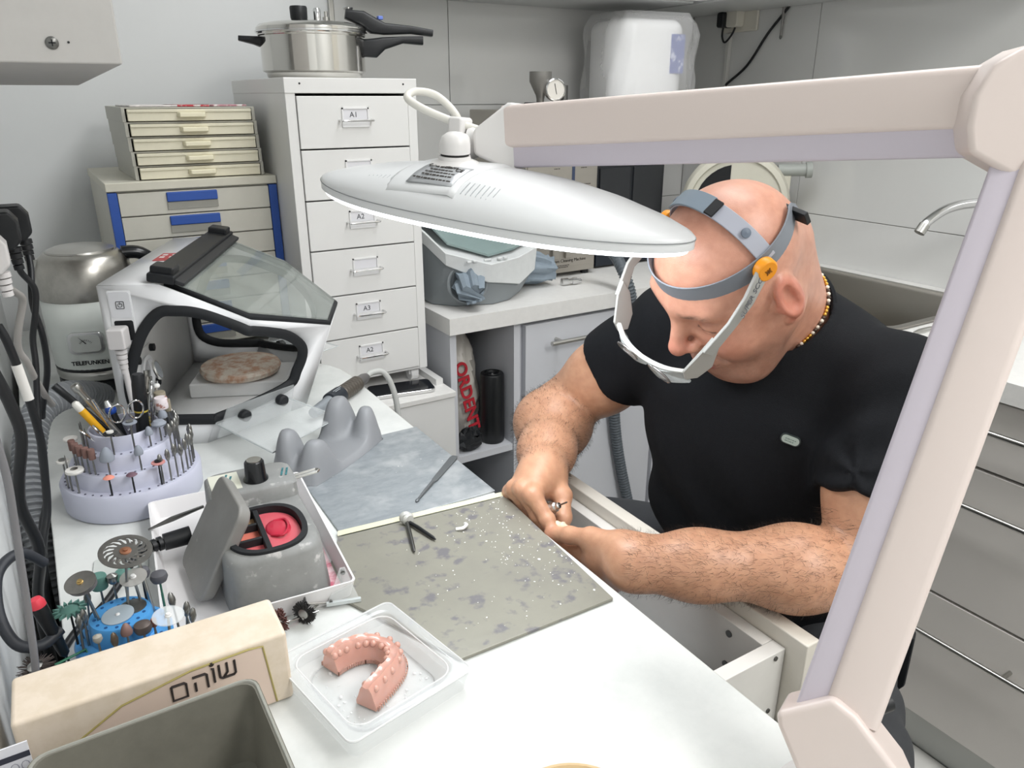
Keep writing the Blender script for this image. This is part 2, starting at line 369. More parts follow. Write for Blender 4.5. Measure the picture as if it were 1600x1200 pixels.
ink = mat('ink_blue_black', '#33353d', .7); card = mat('label_card', '#e2e2e6', .6)
for i, h in enumerate(hts):
    z1 = zt - .002; z0 = zt - h + .001
    d = BX(.0215, -.001, z0, WH - .0215, .016, z1).build('drawer', hm, t, bevel=.0012)
    BX(.03, .016, z0 + .004, WH - .03, DH - .01, z0 + .007).build('drawer_tray', hm, d)
    cx, cz = .14, (z0 + z1) / 2 + .008
    ho = MB().box(cx - .029, -.0035, cz - .004, cx - .026, -.001, cz + .020).box(cx + .026, -.0035, cz - .004, cx + .029, -.001, cz + .020).box(cx - .029, -.0035, cz + .017, cx + .029, -.001, cz + .020).box(cx - .029, -.0035, cz - .018, cx + .029, -.0012, cz - .004)
    ho = ho.build('label_holder', white_pl, d)
    BX(cx - .0255, -.0020, cz - .003, cx + .0255, -.0011, cz + .0165).build('label_card', card, d)
    MB().tube(catmull([(cx - .034, -.001, cz - .004), (cx - .034, -.014, cz - .0045), (cx - .030, -.018, cz - .005), (cx, -.0185, cz - .005), (cx + .030, -.018, cz - .005), (cx + .034, -.014, cz - .0045), (cx + .034, -.001, cz - .004)], 4), .0022, 8).build('handle', chrome, d)
    if labs[i]: text('label_text', labs[i], .015, frame((cx - .004, -.0022, cz + .006), (1, 0, 0), (0, 0, 1)), ink, d, .00015)
    zt -= h

# ------------------------------------------------------------ blue-trimmed drawer chest and the drawer boxes on top
bl = mat('blue_trim', '#2f56a8', .45); chest_m = mat('chest_cream', '#cfcdc2', .5, noise=.06, nscale=18)
t = thing('drawer_chest', 'cream drawer chest with blue corner posts and blue drawer pulls', 'chest', (.13, 1.70, .80))
BX(0, .012, 0, .328, .39, .335).build('body', chest_m, t); BX(-.002, -.004, .335, .3285, .395, .352).build('top', mat('chest_top', '#d8d5c6', .5, noise=.08, nscale=20), t, bevel=.002)
BX(0, -.002, 0, .017, .012, .333).build('post', bl, t, bevel=.001); BX(.311, -.002, 0, .328, .012, .333).build('post', bl, t, bevel=.001)
for i in range(7):
    z1 = .332 - i * .047
    d = BX(.018, -.001, z1 - .0455, .310, .011, z1 - .001).build('drawer', chest_m, t, bevel=.001)
    p = MB().box(.106, -.006, z1 - .022, .204, .000, z1 - .003).build('pull', bl, d, bevel=.002)
    BX(.106, -.0035, z1 - .037, .204, -.001, z1 - .0225).build('pull_recess', mat('recess_grey', '#9b9a92', .6), d)
sx = .182
group = 'cream drawer boxes stacked on the blue-trimmed chest'
words = ['topmost cream drawer box of the stack, packets lying on it', 'second cream drawer box from the top of the stack', 'middle cream drawer box of the stack of five', 'second cream drawer box from the bottom of the stack', 'lowest cream drawer box of the stack, resting on the chest']
proto = None
for i in range(5):
    z = 1.1525 + .0275 * (4 - i)
    if proto is None:
        t = proto = thing('drawer_box', words[0], 'drawer box', (sx, 1.715, z), 0, group)
        cs = mat('box_case', '#b9b8ae', .5)
        MB().box(0, .004, 0, .006, .30, .027).build('case_side', cs, t); MB().box(.246, .004, 0, .252, .30, .027).build('case_side', cs, t)
        BX(.006, .004, .0245, .246, .30, .027).build('case_top', cs, t); BX(.006, .29, 0, .246, .30, .0245).build('case_back', cs, t)
        d = BX(.009, -.002, .0015, .243, .008, .0235).build('drawer', cream_pl, t, bevel=.001)
        BX(.009, -.0045, .0175, .243, -.002, .0235).build('drawer_lip', cream_pl, d, bevel=.001)
        MB().prism([(.098, -.002), (.102, -.016), (.150, -.016), (.154, -.002)], .008, .0175).build('pull', mat('pull_cream', '#efe9cd', .4), d, bevel=.002)
        BX(.012, .008, .001, .240, .285, .004).build('drawer_tray', cream_pl, d)
    else:
        t = copy_tree(proto); t.location = (sx + .0015 * i, 1.715 - .002 * (i % 2), z); t['label'] = words[i]
for i, (x, c, s) in enumerate(((.06, '#d9d4d2', .05), (.135, '#c9454e', .045), (.19, '#b8878f', .04))):
    o = MB().prism(rrect(-s, -.06, s, .06, .004), 0, .0035).build('tooth_packet', mat('packet_%d' % i, c, .35, col2='#efe9e6', noise=.1, nscale=60, thr=(.4, .5)), bevel=.001)
    tag(o, ['pale flat packet at the left end on top of the drawer boxes', 'red flat packet in the middle on top of the drawer boxes', 'mauve flat packet at the right on top of the drawer boxes'][i], 'packet'); o.location = (sx + x, 1.80, 1.2900); o.rotation_euler = (0, 0, R((6, -12, 20)[i]))

# ------------------------------------------------------------ pressure cooker
pot_m = mat('polished_steel', '#d4d2cd', .09, 1)
t = thing('pressure_cooker', 'polished steel pressure cooker with black handles on the drawer unit', 'pressure cooker', (.598, 1.80, 1.345))
MB().lathe([(.0, .0), (.098, 0), (.103, .004), (.105, .012), (.112, .016), (.1125, .086), (.116, .088), (.116, .092), (.110, .092)], 56).build('pot', pot_m, t)
MB().lathe([(.117, .090), (.119, .094), (.118, .103), (.112, .109), (.09, .114), (.05, .118), (0, .119)], 56).build('lid', pot_m, t)
MB().lathe([(.118, .0925), (.1205, .0935), (.1205, .0965), (.118, .0975)], 56, caps=False).build('lid_rim', chrome, t)
k = MB().lathe([(.016, .117), (.018, .122), (.0185, .142), (.017, .145), (0, .1455)], 24, o=(-.032, -.02, 0)).build('weight_knob', black_pl, t)
MB().lathe([(.008, .117), (.008, .140), (.006, .143), (0, .1435)], 16, o=(.008, -.02, 0)).build('pressure_pin', chrome, t)
MB().lathe([(.0075, .117), (.0075, .126), (.004, .127), (.004, .138), (0, .1385)], 16, o=(.028, -.02, 0)).build('safety_valve', steel, t)
def strap(name, P, w, h, m, par, zs=None):   # a bar of rounded-rect section along P
    rings = []
    P = [Vector(p) for p in P]
    for i, p in enumerate(P):
        d = (P[min(i + 1, len(P) - 1)] - P[max(i - 1, 0)]).normalized(); s = d.cross(Vector((0, 0, 1))).normalized(); u = s.cross(d)
        ww = w[i] if isinstance(w, list) else w; hh = h[i] if isinstance(h, list) else h
        rings.append([p + s * (a * ww) + u * (b * hh) for a, b in rrect(-.5, -.5, .5, .5, .22, 3)])
    return MB().loft(rings).build(name, m, par)
dh = Vector((.96, -.28, 0))
lh = strap('lid_handle', [dh * .075 + Vector((0, 0, .134)), dh * .11 + Vector((0, 0, .127)), dh * .135 + Vector((0, 0, .112)), dh * .16 + Vector((0, 0, .106)), dh * .22 + Vector((0, 0, .105)), dh * .268 + Vector((0, 0, .099))], [.03, .036, .034, .03, .03, .03], [.018, .03, .034, .024, .016, .014], black_pl, t)
MB().cbox((.145, -.042, .1285), (.012, .012, .008)).build('latch_button', mat('latch_blue', '#6f86d6', .4), lh, bevel=.002)
strap('body_handle', [dh * .108 + Vector((0, 0, .066)), dh * .135 + Vector((0, 0, .066)), dh * .155 + Vector((0, 0, .076)), dh * .20 + Vector((0, 0, .084)), dh * .245 + Vector((0, 0, .083))], [.03, .034, .03, .028, .028], [.036, .04, .026, .014, .018], black_pl, t)
strap('side_handle', [-dh * .108 + Vector((0, 0, .075)), -dh * .125 + Vector((0, 0, .078)), -dh * .155 + Vector((0, 0, .082))], [.05, .05, .036], [.022, .016, .010], black_pl, t)
MB().lathe([(.010, 0), (.012, .004), (.010, .006), (0, .0065)], 16, Matrix.Translation((dh.x * .082, dh.y * .082, .143))).build('handle_bolt', chrome, t)

# ------------------------------------------------------------ kettle
kt = thing('kettle', 'white kettle with a brushed steel dome, dial gauge and black handle', 'kettle', (.062, 1.60, .80))
kw = mat('kettle_white', '#dfe4df', .35)
MB().lathe([(0, 0), (.074, 0), (.076, .004), (.076, .012), (.072, .015), (0, .015)], 40).build('power_base', black_pl, kt)
MB().lathe([(.072, .016), (.076, .018), (.0775, .024), (.077, .034)], 48, caps=False).build('lower_band', steel, kt, solid=.001)
MB().lathe([(.077, .034), (.0775, .037), (.077, .040)], 48, caps=False).build('black_ring', black_pl, kt, solid=.001)
MB().lathe([(.072, .0155), (.0770, .040), (.0792, .080), (.0800, .120), (.0805, .165)], 56, caps=False).build('body', kw, kt, solid=.001)
MB().lathe([(.0805, .165), (.0815, .167), (.0812, .190), (.078, .215), (.071, .235), (.060, .245), (.056, .2455)], 56, caps=False).build('dome', mat('dome_steel', '#c2bfb8', .3, 1, noise=.3, nscale=25, bump=.02), kt, solid=.001)
MB().lathe([(.057, .244), (.056, .249), (.045, .2535), (.02, .2555), (0, .256)], 40).build('lid', mat('lid_steel', '#bfbdb8', .32, 1), kt)
MB().prism([(-.010, -.012), (.012, 0), (-.010, .012)], .205, .237, Matrix.Translation((-.078, .004, 0)) @ Matrix.Rotation(R(180), 4, 'Z')).build('spout', steel, kt, bevel=.002)
hp = catmull([(.066, -.006, .236), (.098, -.006, .232), (.122, -.006, .205), (.128, -.006, .15), (.118, -.006, .09), (.078, -.006, .055)], 6)
MB().tube(hp, [.015 - .003 * i / len(hp) for i in range(len(hp))], 12, flat=(1, .85)).build('handle', mat('gloss_black', '#15171a', .2), kt)
# round-cornered gauge on the side facing the camera
ga = Vector((-.28, -.96, 0)).normalized(); gx = Vector((.96, -.28, 0)).normalized()
def gm(r): return frame(ga * r + Vector((0, 0, .092)), gx, (0, 0, 1))
g = MB().prism(rrect(-.030, -.021, .030, .021, .012), -.012, .0065, gm(.0775)).build('gauge', chrome, kt, bevel=.002)
MB().prism(rrect(-.024, -.0155, .024, .0155, .008), .0066, .0072, gm(.0775)).build('gauge_face', mat('gauge_face', '#c9ccc8', .3), g)
mk = MB()
for a in range(-60, 61, 15): mk.cbox((0, .0105, .0075), (.0006, .003, .0004), gm(.0775) @ Matrix.Translation((0, -.004, 0)) @ Matrix.Rotation(R(a), 4, 'Z'))
mk.build('gauge_scale', black_pl, g)
MB().prism([(-.001, 0), (.0015, 0), (-.011, .013)], .0074, .0080, gm(.0775)).build('gauge_needle', black_pl, g)
text('brand_text', 'TELEFUNKEN', .0105, frame(ga * .0782 + Vector((0, 0, .0535)), gx, (0, 0, 1)), black_pl, kt, .0004, bold=.0003)

# ------------------------------------------------------------ grey polishing box with sleeves on the back worktop
t = thing('polishing_box', 'grey hooded polishing box with fabric sleeves and a glass lid', 'polishing box', (0, 0, 0))
gb = mat('polish_grey', '#878d90', .5, noise=.05, nscale=12); wrm = mat('rim_white', '#dfe2e2', .4, noise=.08, nscale=40)
bot = [(.80, 1.665, ZC), (.84, 1.615, ZC), (.93, 1.585, ZC), (.985, 1.60, ZC), (1.055, 1.66, ZC), (1.06, 1.92, ZC), (.80, 1.92, ZC)]
low = [(.787, 1.655, .975), (.815, 1.607, .932), (.905, 1.572, .888), (1.005, 1.59, .868), (1.085, 1.645, .885), (1.09, 1.935, 1.00), (.787, 1.935, 1.03)]
top = [(.785, 1.655, 1.008), (.812, 1.603, .965), (.910, 1.562, .934), (1.000, 1.588, .938), (1.095, 1.650, .944), (1.105, 1.935, 1.06), (.785, 1.935, 1.07)]
MB().loft([bot, low]).build('body', gb, t, bevel=.006, seg=3)
MB().loft([low, [tuple(Vector(a) + (Vector(a) - Vector((.94, 1.75, a[2]))).normalized() * .006) for a in low], [tuple(Vector(a) + (Vector(a) - Vector((.94, 1.75, a[2]))).normalized() * .006) for a in top], top], caps=True).build('rim', wrm, t, bevel=.003)
cc = Vector((.94, 1.76, 0))
gl = [tuple(Vector((cc.x + (a[0] - cc.x) * .93, cc.y + (a[1] - cc.y) * .93, a[2] + .003 + (.012 if a[1] < 1.7 else -.002)))) for a in top]
MB().loft([gl, [(a[0], a[1], a[2] + .005) for a in gl]]).build('glass_lid', mat('teal_glass', '#8ea3a2', .15, noise=.1, nscale=14, coat=.5), t)
# sleeve hole and gathered sleeve on the front panel
fn = Vector((-.24, -.95, .12)).normalized(); fx = Vector((.93, -.30, 0)).normalized(); fu = fx.cross(fn) * -1
fu = Vector((0, 0, 1)) - fn * fn.z; fu.normalize()
fc = Vector((.862, 1.593, .886))
FM = frame(fc, fx, fu)
MB().lathe([(.046, -.004), (.050, .004), (.046, .006), (.042, .003), (.040, -.004)], 36, FM).build('sleeve_ring', gb, t)
MB().lathe([(0, .0035), (.041, .0035), (.041, .0045), (0, .0045)], 36, FM).build('sleeve_opening', mat('sleeve_dark', '#4a5054', .8), t)
slv = mat('sleeve_fabric', '#8b98a3', .8, noise=.15, nscale=40)
def sleeve(rings_c, name='sleeve', n=40, seed=1):
    rr = random.Random(seed); ph = [rr.random() * 6 for _ in range(4)]
    rg = []
    for i, (c, d, r) in enumerate(rings_c):
        d = Vector(d).normalized(); u, w = perp(d); q = []
        for k in range(n):
            a = 2 * math.pi * k / n; f = 1 + .16 * math.sin(7 * a + ph[0] + i * .5) + .08 * math.sin(13 * a + ph[1] - i * .8)
            q.append(Vector(c) + (u * math.cos(a) + w * math.sin(a)) * r * f)
        rg.append(q)
    return MB().loft(rg, caps=False)
sleeve([(fc + fn * .004, fn, .034), (fc + fn * .022 + Vector((0, 0, -.003)), fn + Vector((0, 0, -.3)), .034), (fc + fn * .034 + Vector((0, 0, -.020)), fn + Vector((0, 0, -1)), .030), (fc + fn * .038 + Vector((.008, 0, -.036)), (.2, -.2, -1), .020), (fc + fn * .038 + Vector((.010, 0, -.042)), (.2, -.2, -1), .021), (fc + fn * .038 + Vector((.010, 0, -.036)), (.2, -.2, -1), .014)]).build('sleeve', slv, t)
sleeve([((1.06, 1.70, .885), (1, -.1, -.15), .04), ((1.10, 1.70, .882), (1, -.1, -.1), .042), ((1.14, 1.695, .875), (1, -.1, -.1), .038), ((1.165, 1.692, .872), (1, -.1, -.05), .030), ((1.175, 1.69, .871), (1, -.1, 0), .032), ((1.168, 1.69, .871), (1, -.1, 0), .02)], seed=4).build('sleeve', slv, t)
ch = MB()
for i in range(6): ch.cbox((.86 + .02 * i + random.uniform(-.01, .01), 1.572 + .0 * i, .9425), (.012, .006, .006))
ch.build('plaster_crust', wrm, t, bevel=.002); bpy.data.objects['plaster_crust']['kind'] = 'stuff'
t = thing('air_coupling', 'small steel air coupling lying beside the grey sleeve', 'coupling', (1.19, 1.66, ZC), R(-12))
for i, (a, b, r) in enumerate(((0, .018, .010), (.018, .03, .0075), (.03, .045, .0095), (.045, .058, .006))): MB().cyl((a, 0, .0102), (b, 0, .0102), r, n=14).build('coupling_ring' if i % 2 == 0 else 'coupling_neck', chrome, t)

# ------------------------------------------------------------ steam cleaning machine
st = mat('machine_steel', '#b3aea6', .38, .85, noise=.06, nscale=6, stretch=(1, 1, 14))
t = thing('steam_cleaner', 'stainless steel steam cleaning machine with gauge and funnel', 'steam cleaner', (1.125, 1.745, ZC))
for x in (.02, .22):
    for y in (.02, .28): MB().cyl((x, y, 0), (x, y, .012), .012, n=12).build('foot', black_rub, t)
BX(0, 0, .012, .241, .30, .448).build('body', st, t, bevel=.003)
f = BX(.006, -.003, .03, .235, .001, .398).build('front_panel', st, t, bevel=.001)
BX(.150, -.0045, .24, .160, -.002, .315).build('level_window', mat('slot_blue', '#3b4660', .3), t, bevel=.002)
MB().lathe([(.010, 0), (.010, .005), (.007, .008), (0, .009)], 20, axis_m((.197, -.003, .235), (0, -1, 0))).build('red_lamp', mat('lamp_red', '#c2402f', .3), t)
BX(.186, -.006, .078, .206, -.002, .106).build('green_switch', mat('switch_green', '#1d6b55', .35), t, bevel=.002)
MB().box(.085, -.012, .055, .105, -.002, .125).build('hinge_bar', st, t, bevel=.002); MB().box(.13, -.012, .055, .15, -.002, .125).build('hinge_bar', st, t, bevel=.002)
ink2 = mat('print_dark', '#3a3733', .7)
text('panel_text', 'Steam Cleaning Machine', .0125, frame((.145, -.0034, .047), (1, 0, 0), (0, 0, 1)), ink2, f, .0002)
bars('printed_line', frame((.11, -.0034, .034), (1, 0, 0), (0, 0, 1)), ink2, [.07, .065], .0032, f)
for x in (.10, .19): bars('printed_line', frame((x, -.0034, .300), (1, 0, 0), (0, 0, 1)), ink2, [.02], .0035, f)
bars('printed_line', frame((.197, -.0034, .256), (1, 0, 0), (0, 0, 1)), ink2, [.026], .0035, f)
MB().lathe([(.010, .448), (.010, .475), (.012, .485), (.030, .521), (.030, .546), (.028, .546), (.027, .521), (.009, .485)], 32, o=(.125, .12, 0), caps=False).build('funnel', mat('funnel_grey', '#8d8b87', .45, .6), t, solid=.001)
gq = MB().lathe([(.026, -.012), (.029, -.010), (.029, .006), (.026, .008), (.0255, .004), (0, .004)], 36, axis_m((.150, .085, .500), (-.25, -.97, .05))).build('gauge', chrome, t)
MB().lathe([(0, .0042), (.025, .0042), (.025, .005), (0, .005)], 36, axis_m((.150, .085, .500), (-.25, -.97, .05))).build('gauge_face', mat('gauge_white', '#dedad2', .3), gq)
MB().cbox((.0, .002, .0056), (.0016, .028, .0006), frame((.150, .085, .500), (.97, -.25, 0), (0, 0, 1)) @ Matrix.Rotation(R(12), 4, 'Z')).build('gauge_needle', black_pl, gq)
MB().cyl((.150, .09, .448), (.150, .09, .475), .007, n=12).build('gauge_stem', steel, t)
MB().box(.07, .08, .448, .115, .12, .468).build('valve_block', black_pl, t, bevel=.003)
MB().cyl((.205, .12, .448), (.205, .12, .512), .011, n=16).build('steel_post', dark_steel, t)
# ------------------------------------------------------------ black machine in the corner
t = thing('black_oven', 'tall black lab oven with dark panelled front beside the steam cleaner', 'oven', (1.395, 1.79, ZC))
blk = mat('oven_black', '#23262a', .35)
BX(0, 0, .004, .262, .30, .30).build('body', blk, t, bevel=.004)
BX(.012, -.006, .085, .125, .001, .290).build('door_panel', mat('oven_panel', '#2b2d30', .3), t, bevel=.003); BX(.138, -.006, .085, .250, .001, .290).build('door_panel', mat('oven_panel', '#2b2d30', .3), t, bevel=.003)
BX(.004, -.010, .006, .258, .001, .078).build('front_base', mat('oven_navy', '#1b222c', .35), t, bevel=.004)
pk = mat('pale_print', '#aab0b4', .6)
for i in range(3): MB().tube([(.13 + .036 * i + .011 * math.cos(a * .7), -.0108, .045 + .013 * math.sin(a * .7)) for a in range(9)], .0012, 5, closed=True).build('printed_emblem', pk, t)
# ------------------------------------------------------------ wrapped paper-towel pack in a clear bag
t = thing('paper_towel_pack', 'white paper pack with blue print in a clear crinkled bag', 'paper pack', (1.475, 1.80, 1.132), R(-8))
MB().prism(rrect(.012, .03, .25, .24, .06, 6), 0, .385).build('pack', mat('pack_white', '#f0f0f0', .6), t, bevel=.03, seg=4)
bp = mat('pack_blue', '#5d6aa5', .55, col2='#c8cce0', noise=.1, nscale=40, thr=(.38, .46))
BX(.185, .0285, .24, .232, .0300, .345).build('blue_print', bp, t); BX(.195, .0285, .12, .225, .0300, .19).build('blue_print', bp, t)
bag = MB(); rg = []
rr = random.Random(5)
for i in range(15):
    z = .002 + .40 * i / 14; q = []
    s = 1.05 + (.02 * math.sin(i * 1.1)) - (.16 if i == 14 else .05 if i == 13 else 0)
    for k in range(48):
        a = 2 * math.pi * k / 48; px, py = rrect(.0, .015, .285, .255, .07, 11)[k]
        w = 1 + .03 * math.sin(5 * a + i * .45) + .02 * math.sin(11 * a - i * .8) + rr.uniform(-.006, .006)
        q.append((.13 + (px - .13) * s * w, .135 + (py - .135) * s * w, z))
    rg.append(q)
MB().loft(rg).build('clear_bag', mat('clear_film', '#ffffff', .12, alpha=.26, ior=1.3, bump=.9, bscale=22), t, smooth=80)

# ------------------------------------------------------------ plaster trimmer
t = thing('model_trimmer', 'cream round-faced plaster trimmer standing in the worktop corner', 'trimmer', (1.80, 1.63, ZC), R(-43.5))
tm = mat('trimmer_cream', '#d5d2c3', .45, noise=.06, nscale=14)
TM = axis_m((0, 0, .178), (0, -1, 0))
MB().lathe([(0, -.10), (.13, -.10), (.150, -.07), (.158, -.02), (.158, .0), (.150, .016), (.135, .022), (.131, .014), (0, .014)], 64, TM).build('housing', tm, t)
MB().prism([(x * .118, y * .118) for x, y in [(math.cos(R(a)), math.sin(R(a))) for a in range(100, 171, 10)]] + [(-.05, .02), (-.0205, .02)], .0145, .0165, frame((0, 0, .178), (1, 0, 0), (0, 0, 1))).build('dark_window', black_pl, t)
MB().box(-.10, .02, .0, .10, .16, .05).build('base', tm, t, bevel=.006)
MB().cyl((.12, .06, .275), (.215, .06, .278), .018, n=18).cyl((.20, .06, .277), (.217, .06, .278), .023, n=18).build('water_pipe', mat('pipe_grey', '#a7aba6', .45), t)
MB().box(.10, .05, .05, .16, .12, .262).build('column', tm, t, bevel=.004)
tag(MB().tube(catmull([(1.975, 1.80, .95), (2.005, 1.74, .955), (2.012, 1.68, .94), (2.014, 1.63, .90), (2.014, 1.58, .838)], 8), .011, 12).build('drain_hose', mat('hose_white', '#d5d6d2', .5)), 'white drain hose curving down behind the sink', 'hose')
# ------------------------------------------------------------ socket, plugs and cable on the tiled right wall
t = thing('wall_socket', 'cream double wall socket with plugs in it on the right wall', 'socket', (XR - .006, 1.90, 1.545))
cr = mat('socket_cream', '#dcd8cc', .4)
BX(-.010, -.075, -.043, 0, .075, .043).build('plate', cr, t, bevel=.004)
p = MB().prism(rrect(-.026, -.03, .022, .028, .012), 0, .035, frame((-.010, 0, .0), (0, -1, 0), (0, 0, 1))).build('white_adapter', cr, t, bevel=.003)
t2 = thing('plug', 'black mains plug in the socket on the right wall', 'plug', (XR - .017, 1.935, 1.54))
MB().prism(rrect(-.014, -.025, .014, .02, .008), 0, .05, frame((0, 0, 0), (0, -1, 0), (0, 0, 1))).build('plug_body', black_pl, t2, bevel=.004)
MB().tube(catmull([(-.03, .0, -.02), (-.032, 0, -.05), (-.028, -.01, -.068), (-.02, -.03, -.045), (-.012, -.035, -.02)], 5), .0032, 8).build('cord', black_pl, t2)
tag(MB().tube(catmull([(2.036, 1.66, 1.62), (2.036, 1.715, 1.555), (2.036, 1.78, 1.49), (2.034, 1.85, 1.40), (2.034, 1.95, 1.33), (2.034, 2.02, 1.24), (2.034, 2.06, 1.10)], 7), .0042, 8).build('wall_cable', black_pl), 'thin black cable running slantwise down the right wall tiles', 'cable')
tag(BX(2.030, 1.930, 1.00, 2.0435, 1.945, 1.50).build('cable_duct', mat('duct_white', '#d6d5d0', .45), bevel=.002), 'narrow white cable duct below the right wall socket', 'cable duct')
t = thing('hanging_probe', 'thin grey pointed probe hanging on the right wall', 'probe', (2.034, 1.727, 1.47))
MB().cyl((0, 0, .012), (0, -.002, .16), .0035, .006, n=10).build('shaft', mat('probe_grey', '#8f8d8a', .5), t); MB().ball((0, 0, .008), (.004, .004, .007)).build('tip', dark_steel, t)
# ------------------------------------------------------------ hoses, bag and roll near the back cabinets
def corrugated(P, r, pitch, n=14, depth=.22):
    P = catmull(P, 40); L = 0; Q = [P[0]]; rad = [r]
    out = []
    acc = 0
    for a, b in zip(P, P[1:]):
        out.append((a, L)); L += (b - a).length
    out.append((P[-1], L))
    m = int(L / (pitch / 4)); pts = []; j = 0
    for i in range(m + 1):
        s = L * i / m
        while j < len(out) - 2 and out[j + 1][1] < s: j += 1
        a, la = out[j]; b, lb = out[j + 1]; tt = (s - la) / max(lb - la, 1e-9); pts.append(a.lerp(b, tt))
    rad = [r * (1 + depth * (.5 if i % 4 in (1, 2) else -.5)) for i in range(m + 1)]
    return MB().tube(pts, rad, n)
tag(corrugated([(1.235, 1.69, .93), (1.262, 1.62, .944), (1.29, 1.57, .92), (1.283, 1.508, .872), (1.302, 1.498, .80), (1.304, 1.50, .715), (1.277, 1.505, .64), (1.27, 1.51, .52), (1.30, 1.515, .35), (1.36, 1.50, .10), (1.38, 1.46, ZF + .02)], .0145, .009).build('vacuum_hose', mat('hose_greyblue', '#5c6369', .5), smooth=60), 'grey ribbed vacuum hose dropping over the back worktop edge', 'hose')
t = thing('carrier_bag', 'crumpled white plastic bag with red lettering in the open shelf', 'bag', (.868, 1.690, .4555))
rg = []; rr = random.Random(3)
for i in range(13):
    z = .29 * i / 12; q = []
    for k in range(36):
        a = 2 * math.pi * k / 36
        w = 1 + .08 * math.sin(4 * a + i) + .06 * math.sin(9 * a - i * 1.7) + rr.uniform(-.03, .03)
        ex = .058 * (1 - .0 * i) * (math.sin(math.pi * (.15 + .75 * i / 12)) ** .5); ey = .080 * (math.sin(math.pi * (.2 + .7 * i / 12)) ** .6)
        q.append((ex * w * math.cos(a) - .008 * i / 12, ey * w * math.sin(a), z))
    rg.append(q)
MB().loft(rg).build('bag_body', mat('bag_white', '#c7c3bb', .35, bump=.5, bscale=25), t)
text('red_lettering', 'ORDENT', .047, frame((-.010, -.0905, .135), (.18, -.06, -1), (.95, .12, .15)), mat('bag_red', '#b92533', .5), t, .0015, bold=.0012)
t = thing('bag_roll', 'black roll of bin bags standing in the open shelf', 'roll', (.9275, 1.592, .4555), 0, rot=(0, 0, 0))
MB().lathe([(.006, 0), (.029, 0), (.031, .003), (.031, .185), (.029, .189), (.018, .190), (.016, .184), (.009, .184), (.006, .190)], 32).build('roll', mat('bin_black', '#16181a', .38), t)
MB().tube([( .022 * math.cos(a / 3), .022 * math.sin(a / 3), .1905) for a in range(18)], .0012, 5).build('loose_end', mat('bin_black', '#16181a'), t)
t = MB(); rr = random.Random(9)
t.ball((0, 0, .028), (.045, .05, .03), 18, 12); t.v = [(x * (1 + rr.uniform(-.22, .22)), y * (1 + rr.uniform(-.22, .22)), max(.0, z * (1 + rr.uniform(-.2, .2)))) for x, y, z in t.v]
o = tag(t.build('crumpled_bag', mat('bin_black2', '#202225', .45), smooth=20), 'small crumpled black bag lying below the white carrier bag', 'bag'); o.location = (.846, 1.568, .4555); o.scale = (.8, .36, 1)
o = tag(MB().prism(rrect(0, 0, .14, .10, .02), 0, .16).build('plastic_tub', mat('tub_grey', '#a9adb0', .45), bevel=.008), 'pale grey plastic tub on the cabinet floor under the shelf', 'tub'); o.location = (.812, 1.56, ZF + .119)
t = thing('tweezers', 'steel tweezers lying on the worktop in front of the sink', 'tweezers', (1.575, .885, ZC), R(2))
for s in (-1, 1): MB().tube([(0, .001 * s, .004), (.03, .006 * s, .004), (.07, .005 * s, .004), (.095, .001 * s, .003)], [.003, .003, .002, .0008], 6, flat=(.5, 1)).build('arm', steel, t)
# ------------------------------------------------------------ dust extraction box with arm holes
db = thing('dust_box', 'white dust extraction box with a glass lid and black-rimmed arm hole', 'dust box', (.172, 1.212, ZB), R(-24.5))
dw = mat('dust_white', '#e8e9ea', .3); dwi = mat('dust_white_in', '#e6e6e4', .42, noise=.08, nscale=16)
hole1 = [(-.017, .221), (-.039, .220), (-.059, .203), (-.077, .176), (-.096, .130), (-.103, .096), (-.097, .063), (-.066, .046), (-.014, .042)]   # on the side panel (a, z)
hole2 = [(.021, .004, .041), (.072, .052, .046), (.121, .098, .058), (.135, .103, .081), (.147, .103, .108), (.148, .090, .132), (.132, .062, .158), (.111, .033, .173), (.092, .008, .183)]
hole3 = [(.070, .194), (.032, .211), (.005, .219)]
def fold(z): return z * .092 / .202
fb, ftp = (fold(.041), 0, .041), (fold(.186), 0, .186)
def mir(P, m): return [(a, .4 - b, z) for a, b, z in P] if m else P
top8 = [(-.121, 0, .262), (-.034, 0, .262), (.092, 0, .202), (.195, .13, .153), (.195, .27, .153), (.092, .4, .202), (-.034, .4, .262), (-.121, .4, .262)]
for m in (0, 1):
    pa = [(-.121, 0, .262), (-.034, 0, .262), (.092, 0, .202), ftp] + [(a, 0, z) for a, z in hole3 + hole1] + [fb, (0, 0, 0), (-.121, 0, 0)]
    P = mir(pa, m); MB().add(P, [tuple(range(len(P)))]).build('side_panel', dw, db, solid=.004)
    pb = [(.092, 0, .202), (.195, .13, .153), (.137, .14, 0), (0, 0, 0), fb] + hole2 + [ftp]
    P = mir(pb, m); MB().add(P, [tuple(range(len(P)))]).build('corner_panel', dw, db, solid=.004)
    loop = [(a, 0, z) for a, z in hole1] + [fb] + hole2 + [ftp] + [(a, 0, z) for a, z in hole3]
    cen = Vector((.03, .02, .12))
    loop = [Vector(p) + Vector((.2, -.5, .0)).normalized() * .001 for p in loop]
    MB().tube(mir([tuple(p) for p in catmull(loop, 4, True)], m), .0088, 10, closed=True, flat=(.75, 1), up=(.35, -.94, 0)).build('arm_hole_seal', black_rub, db)
MB().add([(.195, .13, .153), (.195, .27, .153), (.137, .26, 0), (.137, .14, 0)], [(0, 1, 2, 3)]).build('front_panel', dw, db, solid=.004)
MB().add([(-.121, 0, .262), (-.121, .4, .262), (-.121, .4, 0), (-.121, 0, 0)], [(0, 1, 2, 3)]).build('back_panel', dwi, db, solid=.004)
